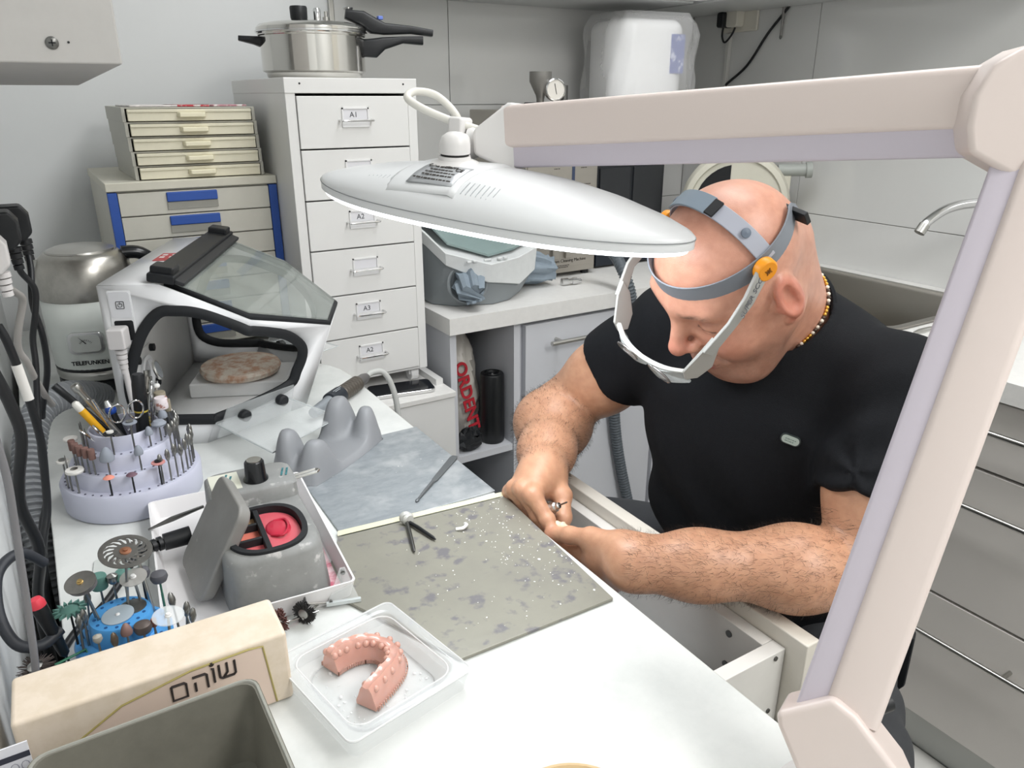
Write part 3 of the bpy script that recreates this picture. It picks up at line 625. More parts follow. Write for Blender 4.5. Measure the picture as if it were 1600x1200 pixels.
MB().add([(-.121, 0, .262), (-.034, 0, .262), (-.034, .4, .262), (-.121, .4, .262)], [(0, 1, 2, 3)]).build('top_panel', dw, db, solid=.004)
MB().add([(-.119, .002, .004), (0, .002, .004), (.135, .14, .004), (.135, .26, .004), (0, .398, .004), (-.119, .398, .004)], [tuple(range(6))]).build('floor_panel', dwi, db, solid=.004)
gp = [(-.026, .012, .2630), (.088, .006, .2105), (.192, .132, .1600), (.192, .268, .1600), (.088, .394, .2105), (-.026, .388, .2630)]
MB().tube([tuple(Vector(p) + Vector((0, 0, -.004))) for p in gp], .0055, 8, closed=True).build('lid_seal', black_rub, db)
glass = mat('dusty_glass', '#b9c2bc', .1, alpha=.46, noise=.3, nscale=14, ior=1.5, coat=.5)
MB().loft([gp, [(a, b, z + .004) for a, b, z in gp]]).build('glass_lid', glass, db)
h = MB().box(-.020, -.006, -.004, .020, .406, .010, Matrix.Translation((-.030, 0, .268)) @ Matrix.Rotation(R(10), 4, 'Y')).build('hinge', black_pl, db, bevel=.003)
MB().box(0, .0, -.001, .016, .400, .006, Matrix.Translation((-.014, 0, .264)) @ Matrix.Rotation(R(25), 4, 'Y')).build('hinge_clamp', mat('clamp_dark', '#2c2d2f', .5), h, bevel=.002)
for b in (.002, .36): MB().box(-.016, b, .008, .018, b + .036, .020, Matrix.Translation((-.032, 0, .268)) @ Matrix.Rotation(R(10), 4, 'Y')).build('hinge_knuckle', black_pl, h, bevel=.003)
lg = BX(-.094, .17, .2641, -.060, .235, .2649).build('red_logo', mat('logo_red', '#b5353c', .4), db)
for i, (a, b) in enumerate(((-.085, .2), (-.085, .22), (-.069, .2), (-.069, .22))): BX(a - .005, b - .006, .2649, a + .003, b + .004, .2652).build('logo_mark', white_pl, lg)
# power panel, plug and cable on the near side
pp = MB().prism(rrect(-.110, .165, -.076, .255, .003), .0022, .0032, frame((0, 0, 0), (1, 0, 0), (0, 0, 1))).build('power_panel', dw, db, bevel=.0005)
MB().prism(rrect(-.108, .213, -.078, .253, .003), .0032, .0042, frame((0, 0, 0), (1, 0, 0), (0, 0, 1))).build('switch_plate', mat('switch_white', '#dcdde0', .35), pp)
MB().tube([(p[0], -.0045, p[1]) for p in rrect(-.0985, .2275, -.0875, .2385, .001, 2)], .0005, 5, closed=True).build('power_symbol_box', black_pl, pp)
MB().tube([(-.093 + .003 * math.cos(R(a)), -.0045, .233 + .003 * math.sin(R(a))) for a in range(120, 421, 20)], .00045, 5).build('power_symbol', black_pl, pp)
MB().cbox((-.093, -.0045, .2355), (.0008, .0006, .004)).build('power_symbol_bar', black_pl, pp)
MB().prism(rrect(-.106, .178, -.079, .209, .003), .0032, .0036, frame((0, 0, 0), (1, 0, 0), (0, 0, 1))).build('inlet', black_pl, pp)
plug = mat('plug_grey', '#d2cfce', .42)
pg = thing('power_plug', 'pale grey appliance plug in the side of the dust box', 'plug', tuple(db.matrix_basis @ Vector((-.098, -.0052, .185))), R(-24.5))
MB().prism(rrect(-.0125, -.014, .0125, .018, .004), 0, .028, frame((0, 0, 0), (1, 0, 0), (0, 0, 1))).build('plug_body', plug, pg, bevel=.003)
sl = MB()
for i in range(5): sl.cyl((0, -.014, -.016 - .008 * i), (0, -.014, -.022 - .008 * i), .0085 - .0008 * i, n=14)
sl.build('strain_relief', plug, pg)
MB().tube(catmull([(0, -.014, -.012), (.001, -.014, -.055), (.003, -.0145, -.10), (.006, -.014, -.14), (.012, -.012, -.176)], 5), .0046, 10).build('cable', plug, pg)
# inside: turntable, suction flange, knobs
td = thing('plaster_turntable', 'round tan plaster-crusted turntable inside the dust box', 'turntable', tuple(db.matrix_basis @ Vector((.012, .235, .0062))), R(-24.5))
BX(-.085, -.05, 0, .09, .06, .028).build('base', dwi, td, bevel=.004)
MB().lathe([(0, .028), (.055, .028), (.070, .034), (.073, .042), (.070, .048), (.05, .051), (0, .052)], 48).build('disc', mat('plaster_tan', '#bf9478', .6, col2='#d9cdbd', noise=.1, nscale=45, thr=(.42, .6), bump=.6, bscale=60), td)
BX(-.1185, .07, .045, -.1155, .16, .125).build('suction_flange', dwi, db, bevel=.003)
for b, z in ((.078, .118), (.152, .118), (.078, .055), (.152, .055)): MB().cyl((-.115, b, z), (-.108, b, z), .0065, n=14).build('flange_knob', black_rub, db)
MB().lathe([(.026, -.001), (.030, .004), (.024, .005), (.022, -.001)], 28, axis_m((-.114, .115, .085), (1, 0, 0))).build('suction_ring', dw, db)
# clear acrylic arm rest shields (near and far)
acr = mat('clear_acrylic', '#f2f6f6', .08, alpha=.26, ior=1.45)
edge = mat('acrylic_edge', '#dfe6e6', .2, alpha=.7)
def sheet(P, Q, n=5):
    return MB().loft([P, Q], caps=True)
for m in (0, 1):
    a = [(.018, -.006, .010), (.118, .092, .010), (.130, .086, .062), (.040, -.010, .062)]
    a2 = [(x + .002, y - .003, z) for x, y, z in a]
    MB().loft([mir(a, m), mir(a2, m)]).build('shield_strip', acr, db)
    b = [(.020, -.010, .036), (.120, .088, .036), (.214, -.017, .040), (.129, -.139, .040)] if not m else [(.02, -.010, .036), (.12, .088, .036), (.18, .03, .038), (.09, -.06, .038)]
    MB().loft([mir(b, m), mir([(x, y, z + .0025) for x, y, z in b], m)]).build('shield_sheet', acr, db)
    MB().tube(mir([b[1], b[2], b[3], b[0]], m), .0011, 6).build('shield_edge', edge, db)
    for q in ((.058, .018, .040), (.110, .068, .044)):
        MB().lathe([(0, -.004), (.0095, -.004), (.0095, .007), (.007, .010), (0, .010)], 18, axis_m(mir([(q[0] + .002, q[1] - .006, q[2])], m)[0], (.7, -.7 * (-1 if m else 1), 0))).build('shield_knob', black_rub, db)

# ------------------------------------------------------------ metal plates
galv = mat('galvanised_sheet', '#a6acb0', .42, .5, noise=.1, nscale=40, col2='#939a9f', thr=(.3, .62), col3='#bcc0c2', thr3=(.50, .70), n3=26, stretch=(1, 2, 1), bump=.15, bscale=60)
olive = mat('worn_sheet', '#98968a', .40, .35, noise=.1, nscale=9, col2='#908e84', thr=(.35, .65), col3='#7a787b', thr3=(.56, .67), n3=55, bump=.12, bscale=70)
o = MB().prism([(.258, .828), (.4835, .824), (.4835, 1.086), (.262, 1.084)], ZB + .0005, ZB + .003).build('metal_sheet', galv, bevel=.0006)
tag(o, 'scratched bluish galvanised sheet lying across the bench edge', 'metal sheet')
o = MB().prism([(.252, .822), (.2, .727), (.278, .544), (.468, .541), (.486, .80)][::-1], ZB + .0005, ZB + .0042).build('metal_sheet', olive, bevel=.0006)
tag(o, 'olive-grey worn metal sheet spattered with plaster in front of the hands', 'metal sheet')
o = MB().prism([(.252, .8235), (.486, .801), (.4865, .812), (.256, .8345)], ZB + .0046, ZB + .0050).build('masking_tape', mat('tape_cream', '#d9d6b8', .6)); tag(o, 'strip of cream tape along the joint of the two sheets', 'tape')
fl = MB(); rr = random.Random(21)
for i in range(200):
    if i < 130: x, y = rr.uniform(.40, .475), rr.uniform(.60, .80)
    elif i < 190: x, y = rr.uniform(.30, .46), rr.uniform(.56, .80)
    else: x, y = rr.uniform(.28, .47), rr.uniform(.85, 1.07)
    if y < .82 and x > .465 + (y - .541) * .07: continue
    s = rr.uniform(.0003, .0011) * (1.8 if rr.random() < .06 else 1); a = rr.uniform(0, 6.28); z = ZB + (.0043 if y < .82 else .0031)
    P = [(x + s * rr.uniform(.5, 1.3) * math.cos(a + q * 1.256), y + s * rr.uniform(.5, 1.3) * math.sin(a + q * 1.256), z) for q in range(5)]
    fl.loft([P, [(p[0], p[1], z + s * .5) for p in P]])
tag(fl.build('plaster_crumbs', mat('plaster_white', '#ecebe7', .7)), 'white plaster crumbs scattered over the metal sheets', 'debris', kind='stuff')
ch = MB(); ch.tube(catmull([(.386, .757, 0), (.393, .752, .002), (.400, .755, .003), (.402, .763, 0)], 4), .0022, 6)
o = tag(ch.build('plaster_chip', mat('plaster_white', '#ecebe7')), 'curled white plaster chip on the olive metal sheet', 'chip'); o.location.z = ZB + .0060
# ------------------------------------------------------------ tools lying on the sheets
t = thing('metal_spatula', 'flat grey metal spatula lying over the galvanised sheet', 'spatula', (.430, .90, ZB + .0030), math.atan2(.096, .110))
MB().prism([(-.008, -.0045), (.066, -.0062), (.073, -.004), (.073, .004), (.066, .0062), (-.008, .0045), (-.016, .002), (-.016, -.002)], 0, .0028).build('handle', mat('tool_grey', '#707476', .45, .6), t, bevel=.0008)
MB().tube([(-.015, 0, .0022), (-.045, 0, .0022), (-.066, 0, .0018)], [.0028, .0024, .0016], 10).build('neck', mat('tool_grey', '#707476'), t)
MB().ball((-.070, 0, .0020), (.005, .0026, .0016), 12, 8).build('tip', mat('tool_grey', '#707476'), t)
for i, (p, q, c, lab) in enumerate((((.338, .802), (.318, .737), steel, 'steel bur with a round plaster-dusted head pointing at the camera on the olive sheet'), ((.341, .800), (.352, .748), black_pl, 'black-shanked bur crossing the steel one on the olive sheet'))):
    t = thing('loose_bur', lab, 'bur', (p[0], p[1], ZB + .0045)); d = Vector((q[0] - p[0], q[1] - p[1], 0))
    MB().tube([(0, 0, .0045 - i * .001), d * .3 + Vector((0, 0, .004)), d * .9 + Vector((0, 0, .0028)), d + Vector((0, 0, .0025))], [.0024, .0026, .0022, .001], 10).build('shank', c if i else dark_steel, t)
    MB().lathe([(0, -.003), (.008, -.003), (.0085, 0), (.006, .003), (0, .003)], 22, axis_m((0, .004 + i * .0, .0086 - i * .002), (d.x, d.y * 1., .003))).build('head', mat('bur_head_pale', '#c9c9c4', .5, .3), t)
# ------------------------------------------------------------ grey silicone hand rest
t = thing('hand_rest', 'grey rubber hand rest with four horns at the sheet corner', 'hand rest', (.322, 1.052, ZB + .0032), R(35))
NS, NW = 44, 22; gr = []
def hgt(s, w):
    pk = 0
    for (ps, pw, ph, sg) in ((-.066, .024, .046, .021), (-.062, -.024, .037, .020), (.064, .026, .050, .022), (.076, -.022, .037, .019)):
        pk += ph * math.exp(-(((s - ps) / (sg * 1.35)) ** 2 + ((w - pw) / sg) ** 2) ** 2.0)
    e = max(abs(s) / .098, abs(w) / .046); edge_f = max(0, 1 - max(0, (e - .86) / .14) ** 2) ** .5
    return (.010 + pk + .012 * math.exp(-((abs(s) - .07) / .03) ** 2)) * edge_f
for i in range(NS + 1):
    r0 = []
    for j in range(NW + 1):
        s = -.098 + .196 * i / NS; w = -.046 + .092 * j / NW
        k = 1 - .12 * (s / .098) ** 2; r0.append((s * (1 - .10 * (w / .046) ** 2), w * k, hgt(s, w)))
    gr.append(r0)
mb = MB().loft(gr, caps=False, closed=False)
bot = [[(x, y, 0) for x, y, z in r0] for r0 in gr]; mb.loft(bot, caps=False, closed=False)
mb.build('rest_body', mat('rubber_grey', '#8f9194', .48, noise=.06, nscale=12), t, smooth=70)
# ------------------------------------------------------------ handpiece with spring hose at the bench end
t = thing('handpiece', 'grey-tipped handpiece with black grip lying by the clear shield', 'handpiece', (.344, 1.201, ZB), math.atan2(.126, .150))
hl = .196
MB().lathe([(.004, 0), (.0085, .001), (.0095, .006), (.0115, .05), (.012, .055)], 24, axis_m((0, 0, .0165), (1, 0, 0))).build('nose', mat('nose_grey', '#8d9398', .4, .3), t)
gp_ = MB().lathe([(.012, .055), (.0155, .057), (.016, .062), (.016, .090), (.0155, .094), (.012, .096)], 28, axis_m((0, 0, .0165), (1, 0, 0))).build('grip', mat('grip_navy', '#252a31', .5), t)
bars('printed_line', frame((.078, -.002, .0325), (1, 0, 0), (0, 1, 0)), mat('pale_print', '#aab0b4'), [.022, .016], .003, gp_)
sp = [(.012, .096)]
for i in range(7): sp += [(.0145, .099 + .0085 * i), (.0145, .104 + .0085 * i), (.012, .1055 + .0085 * i)]
MB().lathe(sp, 22, axis_m((0, 0, .0165), (1, 0, 0))).build('spring_sleeve', mat('sleeve_brown', '#5d5750', .45, .4), t)
MB().lathe([(.011, .157), (.0105, .18), (.008, .19), (.006, .196)], 18, axis_m((0, 0, .0165), (1, 0, 0))).build('tail', mat('tail_grey', '#6a6868', .45, .3), t)
MB().tube(catmull([(.19, 0, .0165), (.205, -.006, .022), (.222, -.020, .018), (.228, -.034, -.01), (.226, -.045, -.06), (.21, -.055, -.16), (.19, -.06, -.35)], 6), .0058, 10).build('hose', mat('hose_pale', '#b9bbb8', .5), t)

# ------------------------------------------------------------ wax heater in its white tray
tr = thing('plastic_tray', 'shallow white tray holding the wax heater', 'tray', (.143, .846, ZB), R(-5))
tx, ty = .098, .146
def rr_(o, z, r=.006): return [(x, y, z) for x, y in rrect(-tx + o, -ty + o, tx - o, ty - o, r, 4)]
MB().loft([rr_(0.006, .0005), rr_(0, .026), rr_(.0022, .026), rr_(.008, .0035)], caps=True).build('tray_body', mat('tray_white', '#e8e6e6', .35), tr)
st = MB()
for (a, b, c, d) in ((.086, -.11, .095, .0),): st.prism([(.062, -.125), (.0875, -.125), (.0875, -.03), (.080, -.02), (.072, -.06)], .0036, .0048)
st.build('wax_smear', mat('wax_smear', '#c46478', .3, col2='#dfc3c6', noise=.1, nscale=50, thr=(.4, .6)), tr)
hg = mat('heater_grey', '#8e8f8d', .5, noise=.1, nscale=18, col2='#7c7d7b', thr=(.3, .6), col3='#b7b5b3', thr3=(.62, .72), n3=70)
ht = thing('wax_heater', 'grey wax heater with a black well of pink wax', 'wax heater', (.161, .815, ZB + .0042), R(-4))
N = 48
def sup(cx, cy, a, b, e, z):
    P = []
    for k in range(N):
        t_ = 2 * math.pi * k / N; c, s = math.cos(t_), math.sin(t_)
        P.append((cx + a * math.copysign(abs(c) ** e, c), cy + b * math.copysign(abs(s) ** e, s), z))
    return P
wx, wy = -.002, -.041; WA, WB = .041, .056
MB().loft([sup(0, -.012, .054, .088, .32, 0), sup(0, -.012, .0565, .092, .32, .004), sup(-.001, -.014, .053, .084, .36, .060), sup(-.001, -.014, .050, .080, .40, .066), sup(wx, wy, WA + .003, WB - .004, .8, .067), sup(wx, wy, WA, WB - .007, .8, .045)], caps=True).build('body', hg, ht, smooth=50)
MB().loft([sup(wx, wy, WA + .003, WB - .004, .8, .062), sup(wx, wy, WA + .003, WB - .004, .8, .0705), sup(wx, wy, WA - .003, WB - .010, .8, .0705), sup(wx, wy, WA - .004, WB - .011, .8, .046)], caps=False).build('well_rim', black_rub, ht, smooth=50)
MB().box(wx - .007, wy - WB + .011, .046, wx - .001, wy + WB - .011, .0695).build('well_divider', black_rub, ht, bevel=.001)
for y in (-.017, .015): MB().box(wx - WA + .006, wy + y - .002, .046, wx - .007, wy + y + .002, .069).build('well_divider', black_rub, ht, bevel=.001)
wax = mat('pink_wax', '#d4616b', .16, noise=.1, nscale=40, sss=.1)
half = [(x, y, z) for x, y, z in sup(wx, wy, WA - .0045, WB - .0115, .8, .0625) if x > wx + .004]
half.sort(key=lambda p: math.atan2(p[1] - wy, p[0] - wx)); half = [(wx - .001, half[0][1], .0625)] + half + [(wx - .001, half[-1][1], .0625)]
MB().loft([half, [(x, y, .055) for x, y, z in half]]).build('wax_pool', wax, ht)
mbw = MB(); mbw.ball((wx + .014, wy + .004, .0622), (.014, .020, .0035), 20, 10); mbw.tube(catmull([(wx + .004, wy - .010, .0635), (wx + .016, wy - .018, .066), (wx + .024, wy - .004, .0665), (wx + .024, wy + .016, .065), (wx + .012, wy + .02, .0635)], 5), .0016, 8)
mbw.build('wax_fold', mat('wax_red', '#bf3146', .14), ht)
for i, (y0, y1, c) in enumerate(((-.043, -.019, '#d2676a'), (-.015, .013, '#d67a68'), (.017, .043, '#b99a78'))):
    k = WA - .0075 if i == 1 else WA - .0135
    MB().prism([(wx - .007, wy + y0), (wx - .007, wy + y1), (wx - k, wy + y1 - (.006 if i == 2 else 0)), (wx - k, wy + y0 + (.006 if i == 0 else 0))], .05, .060).build('wax_pool', mat('wax_%d' % i, c, .2), ht)
cb = MB().loft([sup(0, .054, .052, .034, .3, .058), sup(0, .054, .051, .033, .3, .083), sup(0, .054, .047, .029, .35, .087)]).build('control_block', hg, ht, smooth=50)
kn = MB().lathe([(.0145, .086), (.0145, .089), (.0125, .092), (.0115, .110), (.010, .112), (0, .112)], 28, o=(.006, .047, 0)).build('knob', mat('gloss_black', '#15171a'), ht)
MB().lathe([(0, .112), (.0085, .112), (.0085, .1135), (0, .1137)], 24, o=(.006, .047, 0)).build('knob_cap', steel, kn)
BX(-.046, .032, .0868, -.012, .078, .0874).build('rating_plate', mat('plate_cream', '#d5d5c6', .5), ht)
bars('printed_line', frame((-.030, .055, .0876), (.3, 1, 0), (-1, .3, 0)), mat('teal_print', '#3f7a80', .6), [.030, .024], .0040, ht)
bars('printed_line', frame((.038, .052, .0876), (.3, 1, 0), (-1, .3, 0)), mat('teal_print', '#3f7a80'), [.020, .020], .0036, ht)
for y in (.048, .056): MB().tube([(.048, y, .076), (.066, y + .001, .0775), (.080, y + .002, .078)], .0018, 8).build('tool_rest_wire', steel, ht)
MB().tube(catmull([(.080, .050, .078), (.083, .054, .0782), (.080, .058, .078)], 4), .0018, 8).build('tool_rest_wire', steel, ht)
# the heater's lid leaning on its left side
ld = thing('leaning_lid', 'thick grey slab lid leaning against the wax heater', 'lid', (.073, .805, ZB + .012))
e2 = Vector((.056, 0, .096)).normalized(); e1 = Vector((0, 1, 0)); 
LM = frame((0, 0, 0), e1, e2)
MB().prism(rrect(-.053, .0, .053, .118, .016, 5), -.002, .014, LM, [(x * .93, .059 + (y - .059) * .93) for x, y in rrect(-.053, .0, .053, .118, .016, 5)]).build('lid_slab', mat('slab_grey', '#8b8a87', .55, noise=.1, nscale=16, col2='#7f7e7a', col3='#c4b6b2', thr3=(.68, .76), n3=40, thr=(.3, .65)), ld, bevel=.004, seg=3)
t = thing('black_lead', 'black wax heater cord with a ribbed plug running to the wall', 'cord', (.06, .83, ZB + .03))
MB().tube(catmull([(.012, .05, .0), (-.01, .048, .0), (-.032, .040, -.004), (-.05, .015, -.012), (-.075, -.02, -.018), (-.10, -.045, -.020), (-.115, -.07, -.022)], 6), .0042, 10).build('cable', black_pl, t)
pl_ = MB()
pl_.cyl((.03, .05, 0), (-.0, .049, 0), .011, .010, n=18)
pl_.build('plug', black_pl, t)
for i in range(4): MB().cyl((-.002 - i * .007, .0488 - i * .001, 0), (-.0065 - i * .007, .0478 - i * .001, 0), .0085 - .0006 * i, n=16).build('plug_rib', black_pl, t)
t = thing('wax_knife', 'small steel wax knife resting in the tray behind the leaning lid', 'wax knife', (.068, .925, ZB + .027), R(12))
MB().tube([(-.02, 0, .002), (.01, .002, .004), (.05, .002, .006)], [.0012, .0035, .002], 8).build('blade', dark_steel, t)

# ------------------------------------------------------------ clear blister tray with the pink denture model
ct = thing('clear_tray', 'clear plastic blister tray on the bench front', 'tray', (.1935, .5630, ZB), R(11))
clear = mat('clear_plastic', '#f4f7f8', .06, alpha=.22, ior=1.45, spec=.8)
def cr_(o, z, r): return [(x, y, z) for x, y in rrect(-.066 + o, -.070 + o, .066 - o, .070 - o, r, 5)]
MB().loft([cr_(.0, .0205, .008), cr_(.0, .0225, .008), cr_(.006, .0235, .010), cr_(.010, .0220, .014), cr_(.016, .004, .022), cr_(.020, .0012, .022)], caps=False).build('rim', clear, ct, solid=.0008)
MB().loft([cr_(-.0005, .0215, .008), cr_(.004, .0010, .008)], caps=False).build('skirt', mat('clear_skirt', '#eef2f2', .1, alpha=.16), ct, solid=.0008)
MB().prism([(x, y) for x, y, z in cr_(.019, 0, .022)], .0006, .0014).build('floor', clear, ct)
MB().tube([(x, y, z) for x, y, z in cr_(.0, .0222, .008)], .0009, 6, closed=True).build('rim_edge', mat('clear_edge', '#ffffff', .1, alpha=.55), ct)
MB().tube([(x, y, z) for x, y, z in cr_(.012, .0205, .016)], .0007, 6, closed=True).build('rim_edge', mat('clear_edge', '#ffffff', .1, alpha=.55), ct)
dp = MB(); rr = random.Random(2)
for i in range(70):
    x, y = rr.uniform(-.043, .043), rr.uniform(-.046, .046); s = rr.uniform(.0006, .0018); dp.ball((x, y, .0016), (s, s * rr.uniform(.7, 1.4), s * .6), 8, 5)
tag(dp.build('water_drops', mat('water', '#ffffff', .03, alpha=.35, spec=1), ct), kind='stuff')
dn = thing('denture_model', 'pink resin dental arch model lying in the clear tray', 'dental model', (.1935, .568, ZB + .0022), 0)
pk_m = mat('pink_resin', '#d8a596', .22, noise=.05, nscale=30, sss=.25, coat=.4)
path = catmull([(-.030, .030, 0), (-.018, .034, 0), (.002, .034, 0), (.018, .026, 0), (.026, .008, 0), (.020, -.008, 0), (.002, -.022, 0), (-.018, -.034, 0)], 8)
rg = []; M_ = len(path)
for i, p in enumerate(path):
    d = (path[min(i + 1, M_ - 1)] - path[max(i - 1, 0)]).normalized(); s = Vector((d.y, -d.x, 0)); f = i / (M_ - 1)
    hgt_ = .022 + .002 * math.sin(f * 9); bump_ = .0014 * abs(math.sin(f * math.pi * 9)); w0 = .0105
    prof = [(-w0, 0), (-w0 - .0005, .004), (-w0 * .80, .012), (-w0 * .62, hgt_ - .004 + bump_), (-w0 * .35, hgt_ + bump_), (0, hgt_ - .0012 + bump_ * .5), (w0 * .35, hgt_ + bump_), (w0 * .62, hgt_ - .004 + bump_), (w0 * .82, .012), (w0 + .0015, .004), (w0 + .001, 0)]
    rg.append([tuple(p + s * a + Vector((0, 0, b))) for a, b in prof])
MB().loft(rg).build('arch', pk_m, dn, smooth=55)
for i in range(13):
    f = (i + .5) / 13; k = int(f * (M_ - 1)); p = path[k]; d = (path[min(k + 1, M_ - 1)] - path[max(k - 1, 0)]).normalized(); s = Vector((d.y, -d.x, 0))
    for sg in (-1, 1):
        MB().ball(tuple(p + s * (sg * .0058) + Vector((0, 0, .0186))), (.0034, .0034, .0036), 10, 8).build('tooth_socket_ridge', pk_m, dn)
sup_ = MB()
for i in range(60):
    f = i / 59; k = min(int(f * (M_ - 1)), M_ - 2); p = path[k]; d = (path[k + 1] - path[max(k - 1, 0)]).normalized(); s = Vector((d.y, -d.x, 0)); 
    for sg in (-1, 1): q = p + s * (sg * .0122); sup_.cyl(tuple(q), tuple(q + Vector((0, 0, .0045))), .0006, n=5)
tag(sup_.build('support_stubs', pk_m, dn), kind='stuff')
# ------------------------------------------------------------ brushes and clear stand beside the tray
def brush(lab, p, d, col, r, w):
    t = thing('rotary_brush', lab, 'brush', (p[0], p[1], ZB)); d = Vector((d[0], d[1], 0)).normalized()
    MB().cyl(Vector((0, 0, r * .62)) - d * .004, Vector((0, 0, .004)) + d * .042, .0013, n=8).build('shank', steel, t)
    hub = Vector((0, 0, r)); u, w_ = perp(d); mb = MB(); rq = random.Random(int(r * 1e5))
    for i in range(260):
        a = rq.uniform(0, 6.283); o = rq.uniform(-w, w); rad = u * math.cos(a) + w_ * math.sin(a); e = hub + rad * r * rq.uniform(.86, 1.0) + d * o * 1.6; b0 = hub + rad * r * .3 + d * o * .6
        mb.tube([tuple(b0), tuple(e)], [.0007, .0005], 4)
    tag(mb.build('bristles', col, t), kind='stuff')
    MB().lathe([(0, -.003), (r * .42, -.003), (r * .45, 0), (r * .42, .003), (.002, .0032), (0, .0032)], 22, axis_m(tuple(hub), tuple(d))).build('hub', steel, t)
brush('black bristle wheel brush lying left of the clear tray', (.166, .684), (.35, .30), mat('bristle_black', '#2b2a2a', .7), .0135, .002)
brush('brown bristle wheel brush at the left of the black one', (.141, .686), (1, .12), mat('bristle_brown', '#6d4a45', .7), .0125, .003)
t = thing('disc_mandrel', 'thin dark disc on a steel mandrel behind the black brush', 'mandrel', (.172, .700, ZB))
MB().lathe([(0, -.0006), (.0115, -.0006), (.0115, .0006), (0, .0006)], 28, axis_m((0, 0, .0115), (1, -.12, 0))).build('disc', mat('disc_dark', '#4a4a4a', .4, .4), t); MB().cyl((0, 0, .0115), (.040, -.005, .0022), .0014, n=8).build('shank', steel, t)
t = thing('acrylic_stand', 'small clear acrylic triangle stand at the tray corner', 'stand', (.212, .696, ZB + .0045), R(-14))
MB().prism([(-.018, -.008), (.019, -.010), (.019, -.006), (-.018, -.004)], 0, .004).build('foot_bar', edge, t)
MB().loft([[(-.016, -.006, .003), (.017, -.008, .003), (.006, .006, .036), (.0, .006, .036)], [(-.016, -.004, .003), (.017, -.006, .003), (.006, .008, .036), (.0, .008, .036)]]).build('plate', acr, t)
MB().cyl((.003, .004, .031), (.003, .010, .031), .0026, n=10).build('rivet', dark_steel, t); MB().cyl((-.013, -.007, .004), (-.013, -.003, .004), .0018, n=8).build('rivet', dark_steel, t)

# ------------------------------------------------------------ tissue box, grey bin, bowl, papers
tb = thing('tissue_box', 'cream floral tissue box with dark lettering behind the grey bin', 'tissue box', (-.088, .588, ZB), R(-1))
tis = mat('tissue_card', '#e3d5c3', .5, noise=.1, nscale=45, col2='#dbccb7', thr=(.40, .60))
MB().box(0, 0, 0, .212, .060, .074).build('box', tis, tb, bevel=.004, seg=3)
ol = mat('olive_line', '#a79a5e', .5)
fo = [(.030, .004), (.034, .034), (.075, .057), (.13, .068), (.178, .0695), (.190, .068), (.196, .004)]
MB().prism(fo, .0, .0006, frame((0, 0, 0), (1, 0, 0), (0, 0, 1))).build('front_panel', mat('panel_peach', '#dfcabb', .55), tb)
MB().tube([(x, -.0008, z) for x, z in fo], .0009, 6).build('olive_line', ol, tb)
fd = mat('letter_dark', '#2d2523', .6)
def letter(strokes, ox, oz, s, name):
    m_ = MB()
    for st_ in strokes:
        m_.tube([(ox + x * s, -.0012, oz + z * s) for x, z in st_], .0011, 6)
    m_.build('letter', fd, tb)
s_ = .0145; oz = .046
letter([[(0, 1), (0, .1), (.12, 0), (.8, .0), (.9, .1), (.9, 1)], [(.45, 1), (.45, .35), (.2, .05)]], .152, oz + .004, s_, 'shin')      # shin
letter([[(0, 1), (.12, 1), (.12, 0)]], .1455, oz + .0025, s_, 'vav')
MB().ball((.1465, -.0012, oz + .0215), (.0022, .0006, .0022), 10, 6).build('leaf_dot', fd, tb)
letter([[(0, 1), (.7, 1), (.8, .9), (.8, 0)], [(.12, .6), (.12, 0)]], .130, oz, s_, 'he')
letter([[(0, 1), (.7, 1), (.8, .9), (.8, 0), (0, 0), (0, 1)]], .113, oz - .002, s_, 'mem')
gbn = thing('bin', 'open grey plastic bin at the bottom left of the bench', 'bin', (.004, .38, ZB))
bx, by = .080, .162
def bn(o, z, r=.012): return [(x, y, z) for x, y in rrect(-bx + o, -by + o, bx - o, by - o, r, 4)]
MB().loft([bn(.008, .0005), bn(0, .071), bn(-.002, .0715), bn(-.002, .074), bn(.0025, .074), bn(.0105, .003)], caps=True).build('bin_body', mat('bin_grey', '#7e7c72', .42, noise=.06, nscale=16, col2='#6f6d64', thr=(.3, .6)), gbn)
MB().tube([(x, y, .0742) for x, y, z in bn(0, 0)], .0014, 6, closed=True).build('bin_rim', mat('rim_grey', '#9a9a92', .4), gbn)
bw = thing('bowl', 'beige mixing bowl at the bottom edge of the bench', 'bowl', (.252, .317, ZB))
MB().lathe([(0, 0.001), (.03, .001), (.034, .004), (.050, .020), (.056, .031), (.053, .032), (.047, .022), (.030, .008), (0, .007)], 48).build('bowl_body', mat('bowl_beige', '#d9bf94', .45), bw)
for a in (40, 95): MB().ball((.032 * math.cos(R(a)), .032 * math.sin(R(a)), .016), (.010, .012, .008), 14, 9).build('dried_lump', mat('lump_brown', '#b58a4a', .6), bw)
t = thing('printed_card', 'white card printed with tooth ovals standing between wall and bin', 'card', (-.0985, .556, .70))
BX(0, 0, 0, .0225, .0012, .165).build('sheet', mat('paper_white', '#e6e6ec', .6), t); BX(0, -.0004, .152, .0225, 0, .157).build('dark_bar', mat('bar_dark', '#3a3c48', .6), t)
for r_ in range(7):
    for c_ in range(3): MB().tube([(.0045 + c_ * .0068 + .0026 * math.cos(R(a)), -.0003, .145 - r_ * .0095 + .0040 * math.sin(R(a))) for a in range(0, 360, 40)], .00022, 4, closed=True).build('printed_oval', mat('print_grey', '#8a8b98', .6), t)
ORD = ['first', 'second', 'third', 'fourth', 'fifth', 'sixth', 'seventh', 'eighth', 'ninth', 'tenth', 'eleventh']
